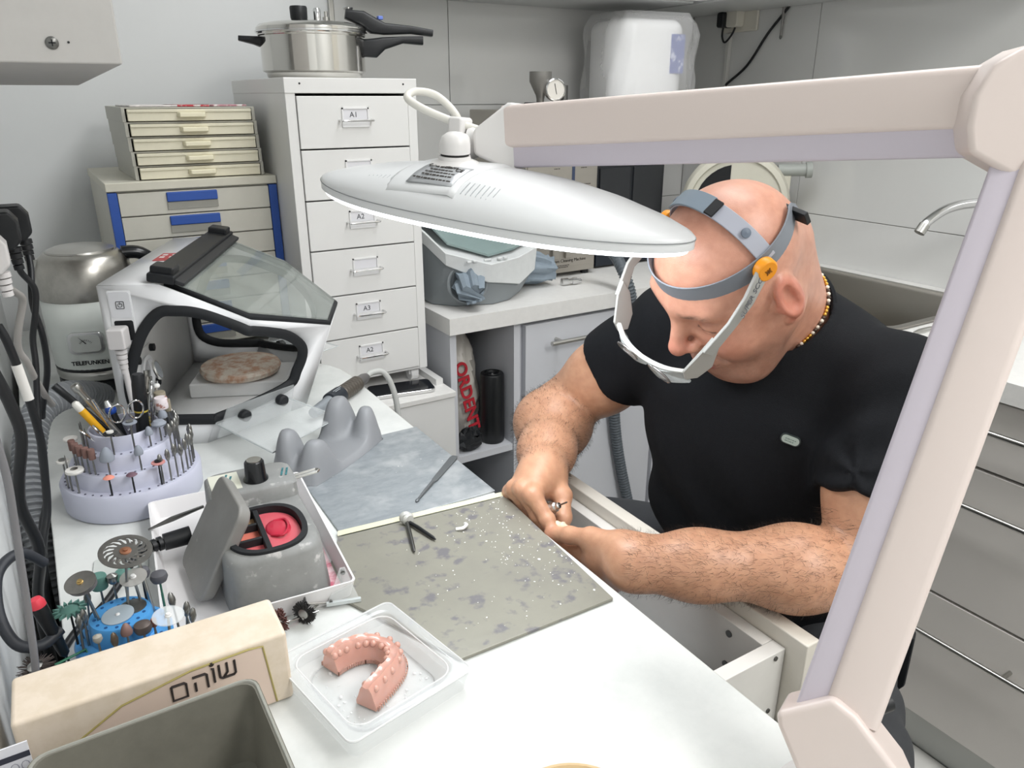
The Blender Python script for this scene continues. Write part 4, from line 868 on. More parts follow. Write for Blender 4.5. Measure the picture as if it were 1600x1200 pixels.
# ------------------------------------------------------------ lavender bur holder and its burs
lav = mat('lavender_plastic', '#c6c8d8', .42)
LC = Vector((.052, 1.090, ZB))
lh_ = thing('bur_holder', 'round tiered lavender bur holder with a tool cup in the middle', 'bur holder', tuple(LC))
tiers = [(.089, .0, .040), (.073, .040, .062), (.058, .062, .084)]
MB().lathe([(0, .0005), (.086, .0005), (.0885, .003), (.0895, .036), (.0875, .040), (.074, .0405), (.0735, .0595), (.072, .0622), (.0590, .0625), (.0585, .0815), (.057, .084), (.0445, .0845), (.0443, .104), (.0433, .1055), (.0415, .1055), (.041, .102), (.041, .058), (0, .058)], 72).build('stand', lav, lh_, smooth=45)
dkh = mat('hole_dark', '#5a5a6a', .8)
for (R_, zt_, n_) in ((.0815, .0406, 44), (.0660, .0626, 36), (.0515, .0846, 28)):
    for i in range(n_):
        a = 2 * math.pi * i / n_
        if math.sin(a) > .75: continue
        MB().cyl((R_ * math.cos(a), R_ * math.sin(a), zt_ - .0008), (R_ * math.cos(a), R_ * math.sin(a), zt_ + .0003), .0014, n=8).build('bur_hole', dkh, lh_)
brown = mat('stone_brown', '#7d5f58', .75, noise=.15, nscale=200); greyst = mat('stone_grey', '#9096a0', .75, noise=.1, nscale=200); carb = mat('carbide', '#8d8d8a', .3, .9)
white_f = mat('felt_white', '#dcdad5', .8); peach = mat('polisher_peach', '#dd8f7d', .6); maroon = mat('polisher_maroon', '#6f5460', .6); pinkr = mat('polisher_pink', '#c88a86', .6); green_s = mat('stone_green', '#5f8a80', .7); khaki = mat('arbor_khaki', '#8a8270', .6)
cache = {}
def head_prof(kind):
    return dict(flame=[(0, -.001), (.0016, 0), (.0030, .004), (.0032, .009), (.0022, .014), (0, .0165)], cyl=[(0, 0), (.0042, 0), (.0044, .001), (.0044, .013), (.004, .014), (0, .014)],
                cone=[(0, 0), (.0075, .0005), (.0080, .003), (.0060, .010), (.003, .0155), (0, .017)], smallcone=[(0, 0), (.0050, .0005), (.0054, .003), (.004, .008), (.002, .0115), (0, .0125)],
                wheel=[(0, -.002), (.0100, -.002), (.0108, 0), (.0100, .002), (.003, .0022), (0, .003)], thinwheel=[(0, -.0008), (.0085, -.0008), (.0088, 0), (.0085, .0008), (.002, .001), (0, .002)],
                lens=[(0, -.002), (.005, -.0012), (.0070, .0), (.005, .0018), (.002, .003), (0, .0032)], drum=[(0, 0), (.0082, 0), (.0086, .001), (.0086, .015), (.0080, .016), (0, .016)], ball=[(0, 0), (.002, .0005), (.0035, .003), (.0032, .006), (0, .0078)],
                knob=[(0, -.001), (.0070, -.001), (.0085, .003), (.0075, .007), (.003, .009), (0, .009)], none=[(0, 0), (.0008, .0), (.0006, .006), (0, .008)], mush=[(0, -.001), (.0085, .000), (.0095, .0025), (.006, .0065), (0, .0075)])[kind]
def bur(lab, cat, pos, kind, hm_, shank=.030, sm=carb, tilt=(0, 0), group=None, name='bur', scale=1, ring=None):
    t = thing(name, lab, cat, tuple(pos), 0, group, rot=(R(tilt[0]), R(tilt[1]), random.uniform(0, 6)))
    k = ('s', round(shank, 4), sm.name)
    if k not in cache: cache[k] = MB().tube([(0, 0, 0), (0, 0, shank * .6), (0, 0, shank * .62), (0, 0, shank)], [.00125, .00125, .0011, .0010], 8).mesh('shank', sm)
    obj('shank', cache[k], t)
    k = (kind, hm_.name)
    if k not in cache:
        m_ = MB().lathe(head_prof(kind), 18)
        if kind == 'flame':   # spiral flutes
            for q in range(5): m_.tube([((.0032 * math.sin(math.pi * (.15 + .75 * f / 5))) * math.cos(q * 1.256 + f * .5), (.0032 * math.sin(math.pi * (.15 + .75 * f / 5))) * math.sin(q * 1.256 + f * .5), .001 + .014 * f / 5) for f in range(6)], .0005, 4)
        cache[k] = m_.mesh('head', hm_)
    h_ = obj('head', cache[k], t); h_.location = (0, 0, shank - .0005); h_.scale = (scale, scale, scale)
    if ring:
        MB().lathe([(.0016, .0012 * 1), (.0045, .0012), (.0045, .0032), (.0016, .0032)], 14).build('hub', ring, t).location = (0, 0, shank - .0005)
    return t
def on(R_, a, z): return LC + Vector((R_ * math.cos(R(a)), R_ * math.sin(R(a)), z))
for i, a in enumerate(range(-68, 12, 8)): bur(ORD[i] + ' silver carbide bur from the front along the lowest lavender tier', 'bur', on(.0815, a, .0395), 'flame', carb, .028 + .003 * (i % 3), group='carbide burs on the lowest lavender tier', scale=1.05)
for i, a in enumerate(range(-40, 41, 9)): bur(ORD[i] + ' silver carbide bur from the front on the middle lavender tier', 'bur', on(.066, a, .0615), 'flame', carb, .032, group='carbide burs on the middle lavender tier', scale=1.1)
bur('peach rubber polisher on a black shank, front of the lavender holder', 'polisher', on(.0815, -113, .0395), 'lens', peach, .027, black_pl)
bur('maroon rubber polisher on a black shank, front of the lavender holder', 'polisher', on(.0815, -94, .0395), 'lens', maroon, .027, black_pl)
bur('pink ring polisher on a black shank, front of the lavender holder', 'polisher', on(.0815, -70, .0395), 'thinwheel', pinkr, .034, black_pl, ring=black_pl)
bur('white felt wheel with a metal hub at the front left of the lavender holder', 'felt wheel', on(.0815, -146, .0395), 'wheel', white_f, .034, ring=steel, scale=1.05)
bur('small grey-capped felt wheel behind the larger white one, left edge', 'felt wheel', on(.0815, -165, .0395), 'wheel', white_f, .040, ring=carb, scale=.72)
bur('bare thin steel mandrel at the left edge of the lavender holder', 'mandrel', on(.0815, -157, .0395), 'none', carb, .045)
bur('small pale felt wheel at the far left of the lavender holder', 'felt wheel', on(.066, 170, .0615), 'wheel', white_f, .034, scale=.85)
for i, a in enumerate((-133, -141, -150, -159, -168)): bur(ORD[i] + ' brown cylinder grinding stone from the right in the row on the lavender holder', 'grinding stone', on(.066, a, .0615), 'cyl', brown, .024 + .001 * i, group='brown cylinder stones')
bur('large grey cone stone at the front of the middle lavender tier', 'grinding stone', on(.066, -116, .0615), 'cone', greyst, .022, scale=1.15)
bur('small grey bullet stone at the front right of the middle tier', 'grinding stone', on(.066, -83, .0615), 'smallcone', greyst, .024, scale=1.1)
bur('small grey bullet stone on the top tier right of the cup', 'grinding stone', on(.0515, -60, .0835), 'smallcone', greyst, .018)
bur('wide grey mushroom stone at the right of the cup', 'grinding stone', on(.0515, -38, .0835), 'mush', greyst, .024, scale=1.05)
bur('grey bullet stone behind the mushroom stone', 'grinding stone', on(.0515, -20, .0835), 'smallcone', greyst, .028, scale=1.15)
bur('white-hubbed black rubber wheel in front of the cup', 'rubber wheel', on(.0515, -112, .0835), 'thinwheel', black_rub, .032, ring=white_f)
bur('grey metal-hubbed wheel in front of the cup', 'wheel', on(.0515, -84, .0835), 'thinwheel', greyst, .043, ring=carb)
bur('white-sided drum sander with a brick top right of the cup', 'drum', on(.0515, -14, .0835), 'drum', mat('drum_white', '#d9cfd2', .6, col2='#a06f64', noise=.1, nscale=60, thr=(.40, .44)), .040)
bur('khaki sanding drum behind the white-sided one', 'drum', on(.0515, 4, .0835), 'drum', khaki, .044, scale=.9)
bur('short khaki sanding cylinder at the right of the drums', 'drum', on(.0575, -2, .0625), 'cyl', khaki, .052, scale=1.2)
for i, a in enumerate((165, 180, 192, 205)): bur(ORD[i] + ' slim dark mandrel from the back behind the brown stones', 'mandrel', on(.0515, a, .0835), 'none', dark_steel, .026 + .003 * (i % 2), group='slim dark mandrels')
# tools standing in the cup
CUP = LC + Vector((0, 0, .0585))
def tool(name, lab, cat, base, top):   # local z from base to top
    b = CUP + Vector(base); t_ = CUP + Vector(top); d = t_ - b
    q = d.to_track_quat('Z', 'Y').to_euler(); t = thing(name, lab, cat, tuple(b), rot=tuple(q)); return t, d.length
t, L_ = tool('marker_pen', 'thick black permanent marker standing in the lavender cup', 'marker', (.020, -.006, .002), (.028, -.004, .115))
b_ = MB().cyl((0, 0, 0), (0, 0, .062), .0085, n=20).build('barrel', black_pl, t); MB().lathe([(.0087, .063), (.0092, .064), (.0088, .100), (.0078, .112), (.007, .1145), (0, .1145)], 20).build('cap', black_pl, t)
text('marker_text', '850', .010, frame((-.0010, -.0088, .045), (0, 0, 1), (-1, 0, 0)), mat('gold_print', '#c7b24a', .5), b_, .0004); MB().lathe([(.0088, .061), (.0089, .0612), (.0089, .0632), (.0088, .0635)], 20, caps=False).build('gold_band', mat('gold_print', '#c7b24a'), t)
t, L_ = tool('yellow_pen', 'yellow-bodied pen with a clear end leaning left in the cup', 'pen', (-.006, -.004, .004), (-.052, -.004, .092))
MB().cyl((0, 0, 0), (0, 0, L_ * .45), .0042, n=14).build('tip_half', mat('pen_clear', '#c9c4b5', .2), t); MB().cyl((0, 0, L_ * .45), (0, 0, L_ * .86), .0050, n=14).build('yellow_body', mat('pen_yellow', '#dba21d', .4), t); MB().lathe([(.005, L_ * .86), (.0052, L_ * .97), (.003, L_), (0, L_)], 14).build('end', mat('pen_end', '#d8d6cf', .15), t)
t, L_ = tool('steel_tube', 'thick steel tube tool leaning left in the cup', 'tool', (.010, -.008, .002), (-.048, .010, .112)); MB().lathe([(.003, 0), (.0042, .03), (.0046, L_ * .9), (.0062, L_ * .92), (.0062, L_ * .98), (.004, L_), (0, L_)], 16).build('tube_body', steel, t)
t, L_ = tool('black_pen', 'black-handled instrument behind the steel tube', 'instrument', (.006, .012, .002), (-.070, .030, .108)); MB().tube([(0, 0, 0), (0, 0, L_ * .5), (0, 0, L_)], [.002, .0042, .0050], 12).build('instrument_body', black_pl, t)
t, L_ = tool('blue_pen', 'pen with a blue grip and clear cap in the cup', 'pen', (.002, .008, .004), (-.014, .014, .080)); MB().cyl((0, 0, 0), (0, 0, L_ * .8), .0055, n=14).build('pen_body', black_pl, t); MB().ball((0, 0, L_ * .82), (.0075, .0075, .008), 14, 10).build('blue_grip', mat('grip_blue', '#274a9c', .2), t); MB().lathe([(.006, L_ * .86), (.003, L_), (0, L_)], 14).build('clear_cap', chrome, t)
def scissors(lab, base, top, m_):
    t, L_ = tool('scissors', lab, 'scissors', base, top)
    for s in (-1, 1):
        MB().tube(catmull([(-.003 * s, 0, 0), (.001 * s, 0, L_ * .45), (.005 * s, 0, L_ * .62), (.007 * s, 0, L_ * .72)], 4), [.0018] * 13, 8, flat=(1, .6)).build('blade', m_, t)
        MB().tube([(s * .0115 + .0095 * math.cos(R(a)), 0, L_ * .86 + .0135 * math.sin(R(a))) for a in range(0, 360, 20)], .0014, 8, closed=True).build('finger_ring', m_, t)
    MB().cyl((0, -.002, L_ * .5), (0, .002, L_ * .5), .002, n=10).build('pivot', m_, t)
scissors('steel scissors with round finger rings in the cup centre', (.004, -.010, .003), (.006, -.024, .084), chrome)
scissors('second steel scissors standing right of the black marker', (.030, .002, .003), (.044, .000, .104), chrome)
for i, (b0, t0, lab) in enumerate((((-.012, -.012, .002), (-.052, -.020, .058), 'steel looped tweezers leaning over the left cup rim'), ((-.004, -.018, .002), (-.036, -.018, .060), 'steel wire instrument lying over the front cup rim'), ((.0, -.002, .002), (-.030, -.002, .09), 'slim steel spatula beside the yellow pen'))):
    t, L_ = tool('tweezers' if i < 2 else 'steel_spatula', lab, 'tweezers' if i == 0 else 'instrument', b0, t0)
    if i < 2:
        for s in (-1, 1): MB().tube(catmull([(0, 0, 0), (.004 * s, 0, L_ * .5), (.0035 * s, 0, L_ * .9), (0, 0, L_)], 4), .0012, 8).build('arm', chrome, t)
    else: MB().tube([(0, 0, 0), (0, 0, L_ * .6), (0, 0, L_)], [.0015, .0032, .0022], 10, flat=(1, .5)).build('blade', chrome, t)
t, L_ = tool('mouth_mirror', 'round dental mirror standing at the right of the cup', 'mirror', (.030, .010, .002), (.055, .012, .112)); MB().cyl((0, 0, 0), (0, 0, L_ * .86), .0019, n=10).build('handle', chrome, t)
mm = MB().lathe([(0, -.002), (.0135, -.002), (.0145, 0), (.0138, .002), (.0125, .0015), (0, .0015)], 28, axis_m((0, 0, L_), (-.35, -.8, .45))).build('mirror_head', steel, t); MB().lathe([(0, .0016), (.0122, .0016), (.0122, .0019), (0, .0019)], 28, axis_m((0, 0, L_), (-.35, -.8, .45))).build('mirror_glass', mat('mirror_grey', '#7c8288', .12, .8), mm)
MB().ball((0, 0, L_ * .80), (.0048, .0048, .004), 12, 8).build('pearl_bead', mat('bead_white', '#f0f0ee', .3), t)
t, L_ = tool('spatula', 'flat steel spatula beside the dental mirror', 'spatula', (.026, .014, .002), (.042, .018, .112)); MB().tube([(0, 0, 0), (0, 0, L_ * .55), (0, 0, L_ * .7), (0, 0, L_)], [.0016, .0018, .0042, .0046], 10, flat=(1, .3)).build('spatula_blade', steel, t)

# ------------------------------------------------------------ blue bur block
blu = mat('bur_blue', '#4f9bd9', .42, noise=.08, nscale=20)
BC = Vector((.0, .726, ZB))
bb = thing('bur_block', 'bright blue stepped bur block behind the tissue box', 'bur block', tuple(BC))
MB().lathe([(0, .0005), (.0425, .0005), (.044, .002), (.0440, .028), (.0425, .030), (.030, .0305), (.0292, .031), (.0285, .050), (.027, .0525), (0, .053)], 56).build('round_block', blu, bb, smooth=45)
MB().lathe([(0, .0005), (.022, .0005), (.0228, .020), (.021, .022), (0, .0222)], 40, o=(.044, -.049, 0)).build('side_lobe', blu, bb, smooth=45)
MB().lathe([(0, .0005), (.018, .0005), (.018, .016), (.0165, .018), (0, .018)], 36, o=(-.046, -.020, 0)).build('side_lobe', blu, bb, smooth=45)
dkb = mat('hole_blue', '#1d4f86', .8)
for (n_, R_, z_) in ((14, .0225, .0525), (8, .0135, .0525), (22, .0370, .0300), (8, .055, .0218)):
    for i in range(n_):
        a = 2 * math.pi * i / n_
        cx_, cy_, rr_2 = (0, 0, R_) if R_ < .05 else (.044, -.049, .013)
        MB().cyl((cx_ + rr_2 * math.cos(a), cy_ + rr_2 * math.sin(a), z_ - .001), (cx_ + rr_2 * math.cos(a), cy_ + rr_2 * math.sin(a), z_ + .0005), .0016, n=8).build('bur_hole', dkb, bb)
def bon(x, y, z): return BC + Vector((x, y, z))
cutd = mat('disc_steel', '#8e8c88', .3, .85, noise=.2, nscale=120)
def disc_tool(lab, pos, L_, r, m_, tilt=(0, 0), slots=0, hubm=None, clear=False):
    t = thing('cutting_disc', lab, 'cutting disc', tuple(pos), rot=(R(tilt[0]), R(tilt[1]), 0))
    MB().tube([(0, 0, 0), (0, 0, L_)], [.0014, .0013], 8).build('shank', carb, t)
    d = MB()
    if slots:
        ro, ri = r, r * .45; n_ = slots
        d.lathe([(ri * .2, 0), (ri, 0), (ri, .0008), (ri * .2, .0008)], 36); d.lathe([(r * .80, 0), (r, 0), (r, .0008), (r * .80, .0008), (r * .80, 0)], 40, caps=False)
        for i in range(n_):
            a = 2 * math.pi * i / n_; d.tube([(ri * .95 * math.cos(a), ri * .95 * math.sin(a), .0004), (r * .68 * math.cos(a + .18), r * .68 * math.sin(a + .18), .0004), (r * .86 * math.cos(a + .5), r * .86 * math.sin(a + .5), .0004)], r * .06, 4, flat=(1, .08), up=(math.cos(a + 1.57), math.sin(a + 1.57), 0))
    else: d.lathe([(.0015, 0), (r, 0), (r, .0009), (.0015, .0009)], 40)
    d.build('disc', m_, t).location = (0, 0, L_)
    h_ = MB().lathe([(0, -.001), (r * .22, -.0006), (r * .22, .0016), (.0022, .002), (.002, .0034), (0, .0036)], 18).build('hub', hubm or steel, t); h_.location = (0, 0, L_)
    return t
copper = mat('hub_copper', '#a4745a', .35, .7)
disc_tool('large slotted steel cutting disc standing highest over the blue block', bon(.008, .010, .050), .072, .0235, cutd, (12, 6), 16, copper)
disc_tool('plain steel cutting disc on a brass hub at the left of the blue block', bon(-.018, .0, .050), .058, .0135, cutd, (14, -8), 0, mat('hub_brass', '#b69a63', .35, .8))
disc_tool('finely slotted steel disc just below the brass-hubbed one', bon(-.020, .006, .050), .047, .0125, mat('disc_mesh', '#a8a6ab', .3, .8), (12, -6), 22)
disc_tool('clear plastic polishing disc with a dark hub at the front right of the blue block', bon(.034, -.054, .021), .052, .0140, mat('clear_disc', '#e8ecec', .15, alpha=.35), (6, 4), 0, mat('hub_white', '#dcdcda', .4))
disc_tool('pale frosted disc with a white hub behind the clear one', bon(.020, .012, .050), .034, .0125, mat('frost_disc', '#b3b1ac', .3, alpha=.6), (10, -4), 0, mat('hub_white', '#dcdcda'))
t = thing('lying_disc', 'grey frosted disc lying flat on top of the blue block', 'disc', tuple(bon(-.002, -.004, .0536)), rot=(R(2), R(-3), 0)); MB().lathe([(0, 0), (.0145, 0), (.0145, .0008), (0, .0008)], 36).build('disc', mat('frost_grey', '#a9b5bd', .35), t); MB().ball((0, 0, .001), (.0022, .0022, .0012), 10, 6).build('pin', white_pl, t)
t = thing('lying_disc', 'worn steel disc lying under the frosted one on the blue block', 'disc', tuple(bon(.012, .004, .0528)), rot=(0, R(2), 0)); MB().lathe([(.003, 0), (.0125, 0), (.0125, .0006), (.003, .0006)], 36).build('disc', cutd, t)
t = thing('bent_wire_tool', 'tall hooked wire tool standing at the right of the blue block', 'wire tool', tuple(bon(.030, .016, .029))); MB().tube(catmull([(0, 0, 0), (-.003, .001, .04), (-.006, .002, .082), (-.008, .002, .0845), (-.024, -.006, .072)], 6), .0017, 8).build('wire', steel, t)
bur('green stone wheel at the back of the blue block', 'grinding stone', bon(.010, .034, .029), 'mush', green_s, .042, scale=1.1)
bur('green stone cylinder at the back left of the blue block', 'grinding stone', bon(-.012, .036, .029), 'drum', green_s, .036, scale=.9)
bur('grey metal bullet behind the discs on the blue block', 'bur', bon(.0, .030, .029), 'ball', carb, .040, scale=1.6)
bur('dark rubber wheel on a green shank right behind the blue block', 'rubber wheel', bon(.040, .010, .027), 'knob', mat('dark_wheel', '#55555a', .6), .044, mat('shank_green', '#3c6a58', .5))
bur('blackish rubber wheel at the right of the blue block', 'rubber wheel', bon(.026, .030, .029), 'knob', mat('dark_wheel', '#55555a'), .040, black_pl)
bur('pink-grey stone bud at the front of the blue block', 'grinding stone', bon(.002, -.038, .029), 'smallcone', mat('stone_pinkgrey', '#8b6f69', .6, .3), .024)
bur('dark steel mushroom wheel at the front of the blue block', 'wheel', bon(.016, -.034, .029), 'knob', mat('wheel_umber', '#6b615c', .45, .5), .020)
bur('small pale round bud bur at the front left of the blue block', 'bur', bon(-.022, -.034, .029), 'ball', mat('bud_pale', '#a9a59a', .5), .022, scale=1.2)
bur('slim bronze pointed bur at the front of the blue block', 'bur', bon(-.009, -.040, .029), 'flame', mat('bur_bronze', '#7f7060', .35, .8), .016)
for i, (x, y) in enumerate(((-.035, .010), (-.031, -.004), (-.036, -.012), (-.028, .020))): bur(['tilted steel bur furthest left but one on the blue block', 'tilted steel bur nearest the discs in the left cluster of the blue block', 'tilted steel bur at the front of the left cluster on the blue block', 'tilted steel bur at the back of the left cluster on the blue block'][i], 'bur', bon(x, y, .029), 'flame', carb, .026 + .004 * (i % 2), group='steel burs left on the blue block', tilt=(0, -6))
for i, (x, y) in enumerate(((.050, -.043), (.054, -.051), (.047, -.037), (.058, -.045), (.052, -.058))): bur(['fluted steel bur in the middle of the right lobe of the blue block', 'bare thin mandrel at the front right of the blue block lobe', 'fluted steel bur at the back of the right lobe of the blue block', 'bare thin mandrel at the far right of the blue block lobe', 'fluted steel bur at the front of the right lobe of the blue block'][i], 'bur', bon(x, y, .021), ('flame', 'none')[i % 2], carb, .034 + .004 * (i % 3), group='steel burs right on the blue block', tilt=(0, -8))
bur('red-brown collared steel bur right of the blue block front', 'bur', bon(.026, -.030, .029), 'cyl', mat('bur_redbrown', '#8a5a4c', .5), .018, scale=.6)
t = bur('green saw-toothed wheel at the left rear of the blue block', 'wheel', bon(-.040, .004, .014), 'lens', green_s, .056, black_pl, scale=1.2)
saw = MB()
for i in range(14): a = 2 * math.pi * i / 14; saw.prism([(.009 * math.cos(a), .009 * math.sin(a)), (.015 * math.cos(a + .12), .015 * math.sin(a + .12)), (.009 * math.cos(a + .4), .009 * math.sin(a + .4))], -.0015, .0015)
s_o = saw.build('saw_teeth', green_s, t); s_o.location = (0, 0, .056)
t = thing('wheel_brush', 'dark bristle wheel brush standing left of the blue block', 'brush', (-.070, .705, ZB), rot=(R(8), R(-6), 0)); MB().cyl((0, 0, 0), (0, 0, .040), .0014, n=8).build('shank', carb, t)
m_ = MB(); rq = random.Random(4)
for i in range(120): a = rq.uniform(0, 6.28); z_ = .040 + rq.uniform(-.003, .003); r_ = rq.uniform(.013, .0165); m_.tube([(.004 * math.cos(a), .004 * math.sin(a), z_), (r_ * math.cos(a + rq.uniform(-.1, .1)), r_ * math.sin(a), z_ + rq.uniform(-.004, .003))], [.0007, .0004], 4)
tag(m_.build('bristles', mat('bristle_dark', '#4a423f', .7), t), kind='stuff'); MB().lathe([(0, -.004), (.006, -.003), (.0065, .003), (.003, .005), (0, .005)], 18).build('hub', steel, t).location = (0, 0, .0405)
MB().tube([(-.056 + .0, .693, ZB + .018), (-.05, .70, ZB + .026)], .001, 6)
t = thing('wire_clip', 'green plastic clip with a white bead on the left lobe of the blue block', 'clip', tuple(bon(-.046, -.022, .0185))); MB().tube([(-.014, .004, 0), (-.014, .004, .012), (.012, .010, .014), (.014, .002, 0)], .0013, 6).build('clip_frame', mat('clip_green', '#2f7a5c', .5), t); MB().ball((0, -.006, .0045), .0042, 12, 8).build('bead', white_f, t)

# ------------------------------------------------------------ left wall: sockets, plugs, hanging cables, vacuum hose
t = thing('power_strip', 'grey power strip on the left wall above the bench', 'power strip', (XL, 1.03, 1.145))
BX(0, 0, -.03, .034, .22, .03).build('strip_body', mat('strip_grey', '#b8b6b2', .45), t, bevel=.004)
def plug_(lab, y, z, m_, w=.05, x0=-.064, x1=-.018):
    t = thing('mains_plug', lab, 'plug', (0, y, z))
    MB().prism([(x0, .022), (x1 - .008, .022), (x1, .010), (x1, -.012), (x1 - .010, -.022), (x0, -.022)], -w / 2, w / 2, frame((0, 0, 0), (1, 0, 0), (0, 0, 1))).build('plug_body', m_, t, bevel=.003)
    st_ = MB()
    for i in range(4): st_.cyl((x1 - .010, 0, -.022 - .007 * i), (x1 - .0095, 0, -.0275 - .007 * i), .0075 - .0006 * i, n=12)
    st_.build('strain_relief', m_, t)
    return t
plug_('black mains plug highest on the left wall strip', 1.16, 1.160, black_pl, .036, x1=-.004)
plug_('second black mains plug nearer the camera on the strip', 1.09, 1.162, black_pl, .040, x1=-.016)
plug_('pale grey mains plug on the near end of the strip', 1.00, 1.150, plug, .034, x1=-.030)
def cab(lab, P, r, m_, cat='cable', name='hanging_cable'): return tag(MB().tube(catmull(P, 8), r, 10).build(name, m_), lab, cat)
cg = mat('cable_grey', '#9a9793', .5)
cab('black cable hanging from the highest plug on the left wall', [(-.014, 1.16, 1.120), (-.015, 1.14, 1.10), (-.019, 1.12, 1.08), (-.021, 1.12, 1.058), (-.018, 1.12, 1.018), (-.022, 1.13, .97), (-.036, 1.14, .92), (-.040, 1.15, .90)], .0040, black_pl)
cab('black cable crossing behind the other one at the left wall', [(-.026, 1.09, 1.122), (-.025, 1.10, 1.108), (-.015, 1.105, 1.085), (-.020, 1.105, 1.055), (-.029, 1.105, 1.022), (-.032, 1.10, .99), (-.040, 1.09, .94), (-.048, 1.07, .88), (-.052, 1.05, .83), (-.066, 1.02, .79), (-.072, 1.0, .70), (-.074, .98, .45)], .0038, black_pl)
cab('pale grey cable curving down the left wall', [(-.040, 1.00, 1.112), (-.033, 1.03, 1.098), (-.029, 1.05, 1.083), (-.041, 1.06, 1.045), (-.045, 1.07, 1.02), (-.040, 1.08, 1.00), (-.036, 1.10, .97), (-.030, 1.14, .93), (-.026, 1.18, .905)], .0042, cg)
cab('thick black lead hanging in the near left corner', [(-.075, .85, 1.12), (-.060, .85, 1.06), (-.053, .85, 1.023), (-.051, .85, .99), (-.062, .85, .945), (-.066, .85, .913), (-.060, .85, .872), (-.062, .85, .846), (-.074, .86, .78), (-.076, .87, .60)], .0058, black_pl)
cab('thin grey lead along the left wall by the bench corner', [(-.060, .68, 1.09), (-.057, .68, 1.03), (-.060, .68, .98), (-.063, .68, .943), (-.067, .68, .893), (-.072, .675, .84), (-.082, .67, .78), (-.086, .67, .66)], .0032, mat('cable_smoke', '#77777a', .5))
t = thing('curled_lead', 'black lead looping out from the left wall beside the blue block', 'cable', (0, 0, 0)); MB().tube(catmull([(-.055, .80, .872), (-.072, .79, .895), (-.090, .765, .893), (-.094, .735, .868), (-.085, .715, .845), (-.066, .712, .838), (-.050, .722, .842)], 8), .0052, 10).build('lead', mat('lead_dark', '#2d3036', .5), t)
t = thing('red_tipped_tool', 'black handled tool with a red tip standing by the blue block', 'tool', (-.045, .715, ZB), rot=(R(-4), R(-11), 0)); MB().tube([(0, 0, .0), (0, 0, .030), (0, 0, .034), (0, 0, .085), (0, 0, .090)], [.0011, .0011, .0045, .0068, .0068], 14).build('handle', black_pl, t); MB().lathe([(.0069, .090), (.0070, .094), (.005, .0985), (0, .100)], 16).build('red_tip', mat('tip_red', '#d8404f', .4), t)
t = thing('lead_plug', 'ribbed black coupling hanging at the left picture edge', 'coupling', (-.070, .90, 1.075), rot=(R(6), R(4), 0))
st_ = MB()
for i in range(7): st_.cyl((0, 0, -.008 * i), (0, 0, -.008 * i - .0062), .0125, n=16)
tag(st_.build('grip_ribs', black_pl, t), kind='stuff'); MB().cyl((0, 0, .0), (0, 0, -.055), .0108, n=16).build('core', black_pl, t)
t = thing('labelled_lead', 'black lead with a white printed tag by the vacuum hose', 'cable', (0, 0, 0)); MB().tube(catmull([(-.056, 1.0, 1.07), (-.051, 1.0, 1.049), (-.046, 1.0, 1.007), (-.043, 1.0, .965), (-.042, 1.0, .923), (-.046, .995, .882), (-.052, .985, .839), (-.066, .965, .79), (-.074, .95, .68), (-.075, .94, .5)], 8), .0048, 10).build('lead', black_pl, t); MB().cyl((-.0478, 1.0, 1.022), (-.0438, 1.0, .978), .0056, n=14).build('white_tag', white_f, t)
tag(corrugated([(.045, 1.42, .822), (.02, 1.38, .845), (-.012, 1.33, .865), (-.045, 1.29, .862), (-.062, 1.25, .842), (-.072, 1.20, .808), (-.0775, 1.15, .765), (-.0775, 1.10, .70), (-.0775, 1.05, .56), (-.0775, 1.0, .30), (-.0775, .98, .02)], .0205, .0095).build('vacuum_hose', mat('hose_grey', '#8f9295', .5), smooth=25), 'grey ribbed vacuum hose going from the dust box down behind the bench', 'hose')
t = thing('cover_plate', 'flat grey cover plate with a screw on the bench left of the wax heater', 'cover plate', (.012, .905, ZB + .0003), R(-8))
MB().prism(rrect(-.030, -.022, .030, .022, .004), 0, .0018).build('plate', mat('plate_pale', '#c9cdc9', .4), t, bevel=.0006)
MB().lathe([(0, .0018), (.004, .0018), (.0036, .0028), (0, .003)], 16, o=(-.010, .010, 0)).build('screw', steel, t)
# ------------------------------------------------------------ articulated task lamp clamped to the bench
lamp = thing('task_lamp', 'large white articulated LED task lamp clamped to the bench edge', 'lamp', (.455, .259, ZB))
LO = Vector(lamp.location)
lw = mat('lamp_white', '#dedcda', .33); lp = mat('lamp_lilac', '#c6bfc9', .4); lt = mat('lamp_pinkwhite', '#dccfc9', .34)
J0 = Vector((.450, .256, .862)) - LO; J1 = Vector((.646, .290, 1.302)) - LO; J2 = Vector((.468, .772, 1.2665)) - LO
def arm(name, A, B, h_, w_, view, lower):
    # shell of white channel + lilac lower channel; h_ across, view = direction facing the camera
    d = (B - A).normalized(); v = (view - d * view.dot(d)).normalized(); n_ = d.cross(v).normalized()
    if n_.dot(lower) > 0: n_ = -n_          # n_ points to the white side
    M_ = Matrix(((d.x, n_.x, v.x, A.x), (d.y, n_.y, v.y, A.y), (d.z, n_.z, v.z, A.z), (0, 0, 0, 1)))
    L_ = (B - A).length
    def sec(y0, y1, z0, z1, r, x): return [tuple(M_ @ Vector((x, y, z))) for y, z in rrect(y0, z0, y1, z1, r, 4)]
    a = MB().loft([sec(-h_ * .18, h_ * .5, -w_ / 2, w_ / 2, .006, .012), sec(-h_ * .18, h_ * .5, -w_ / 2, w_ / 2, .006, L_ - .012)]).build(name, lt, lamp, smooth=60)
    MB().loft([sec(-h_ * .5, -h_ * .12, -w_ * .40, w_ * .40, .003, .004), sec(-h_ * .5, -h_ * .12, -w_ * .40, w_ * .40, .003, L_ - .004)]).build('lower_channel', lp, a, smooth=60)
    return a, M_, L_
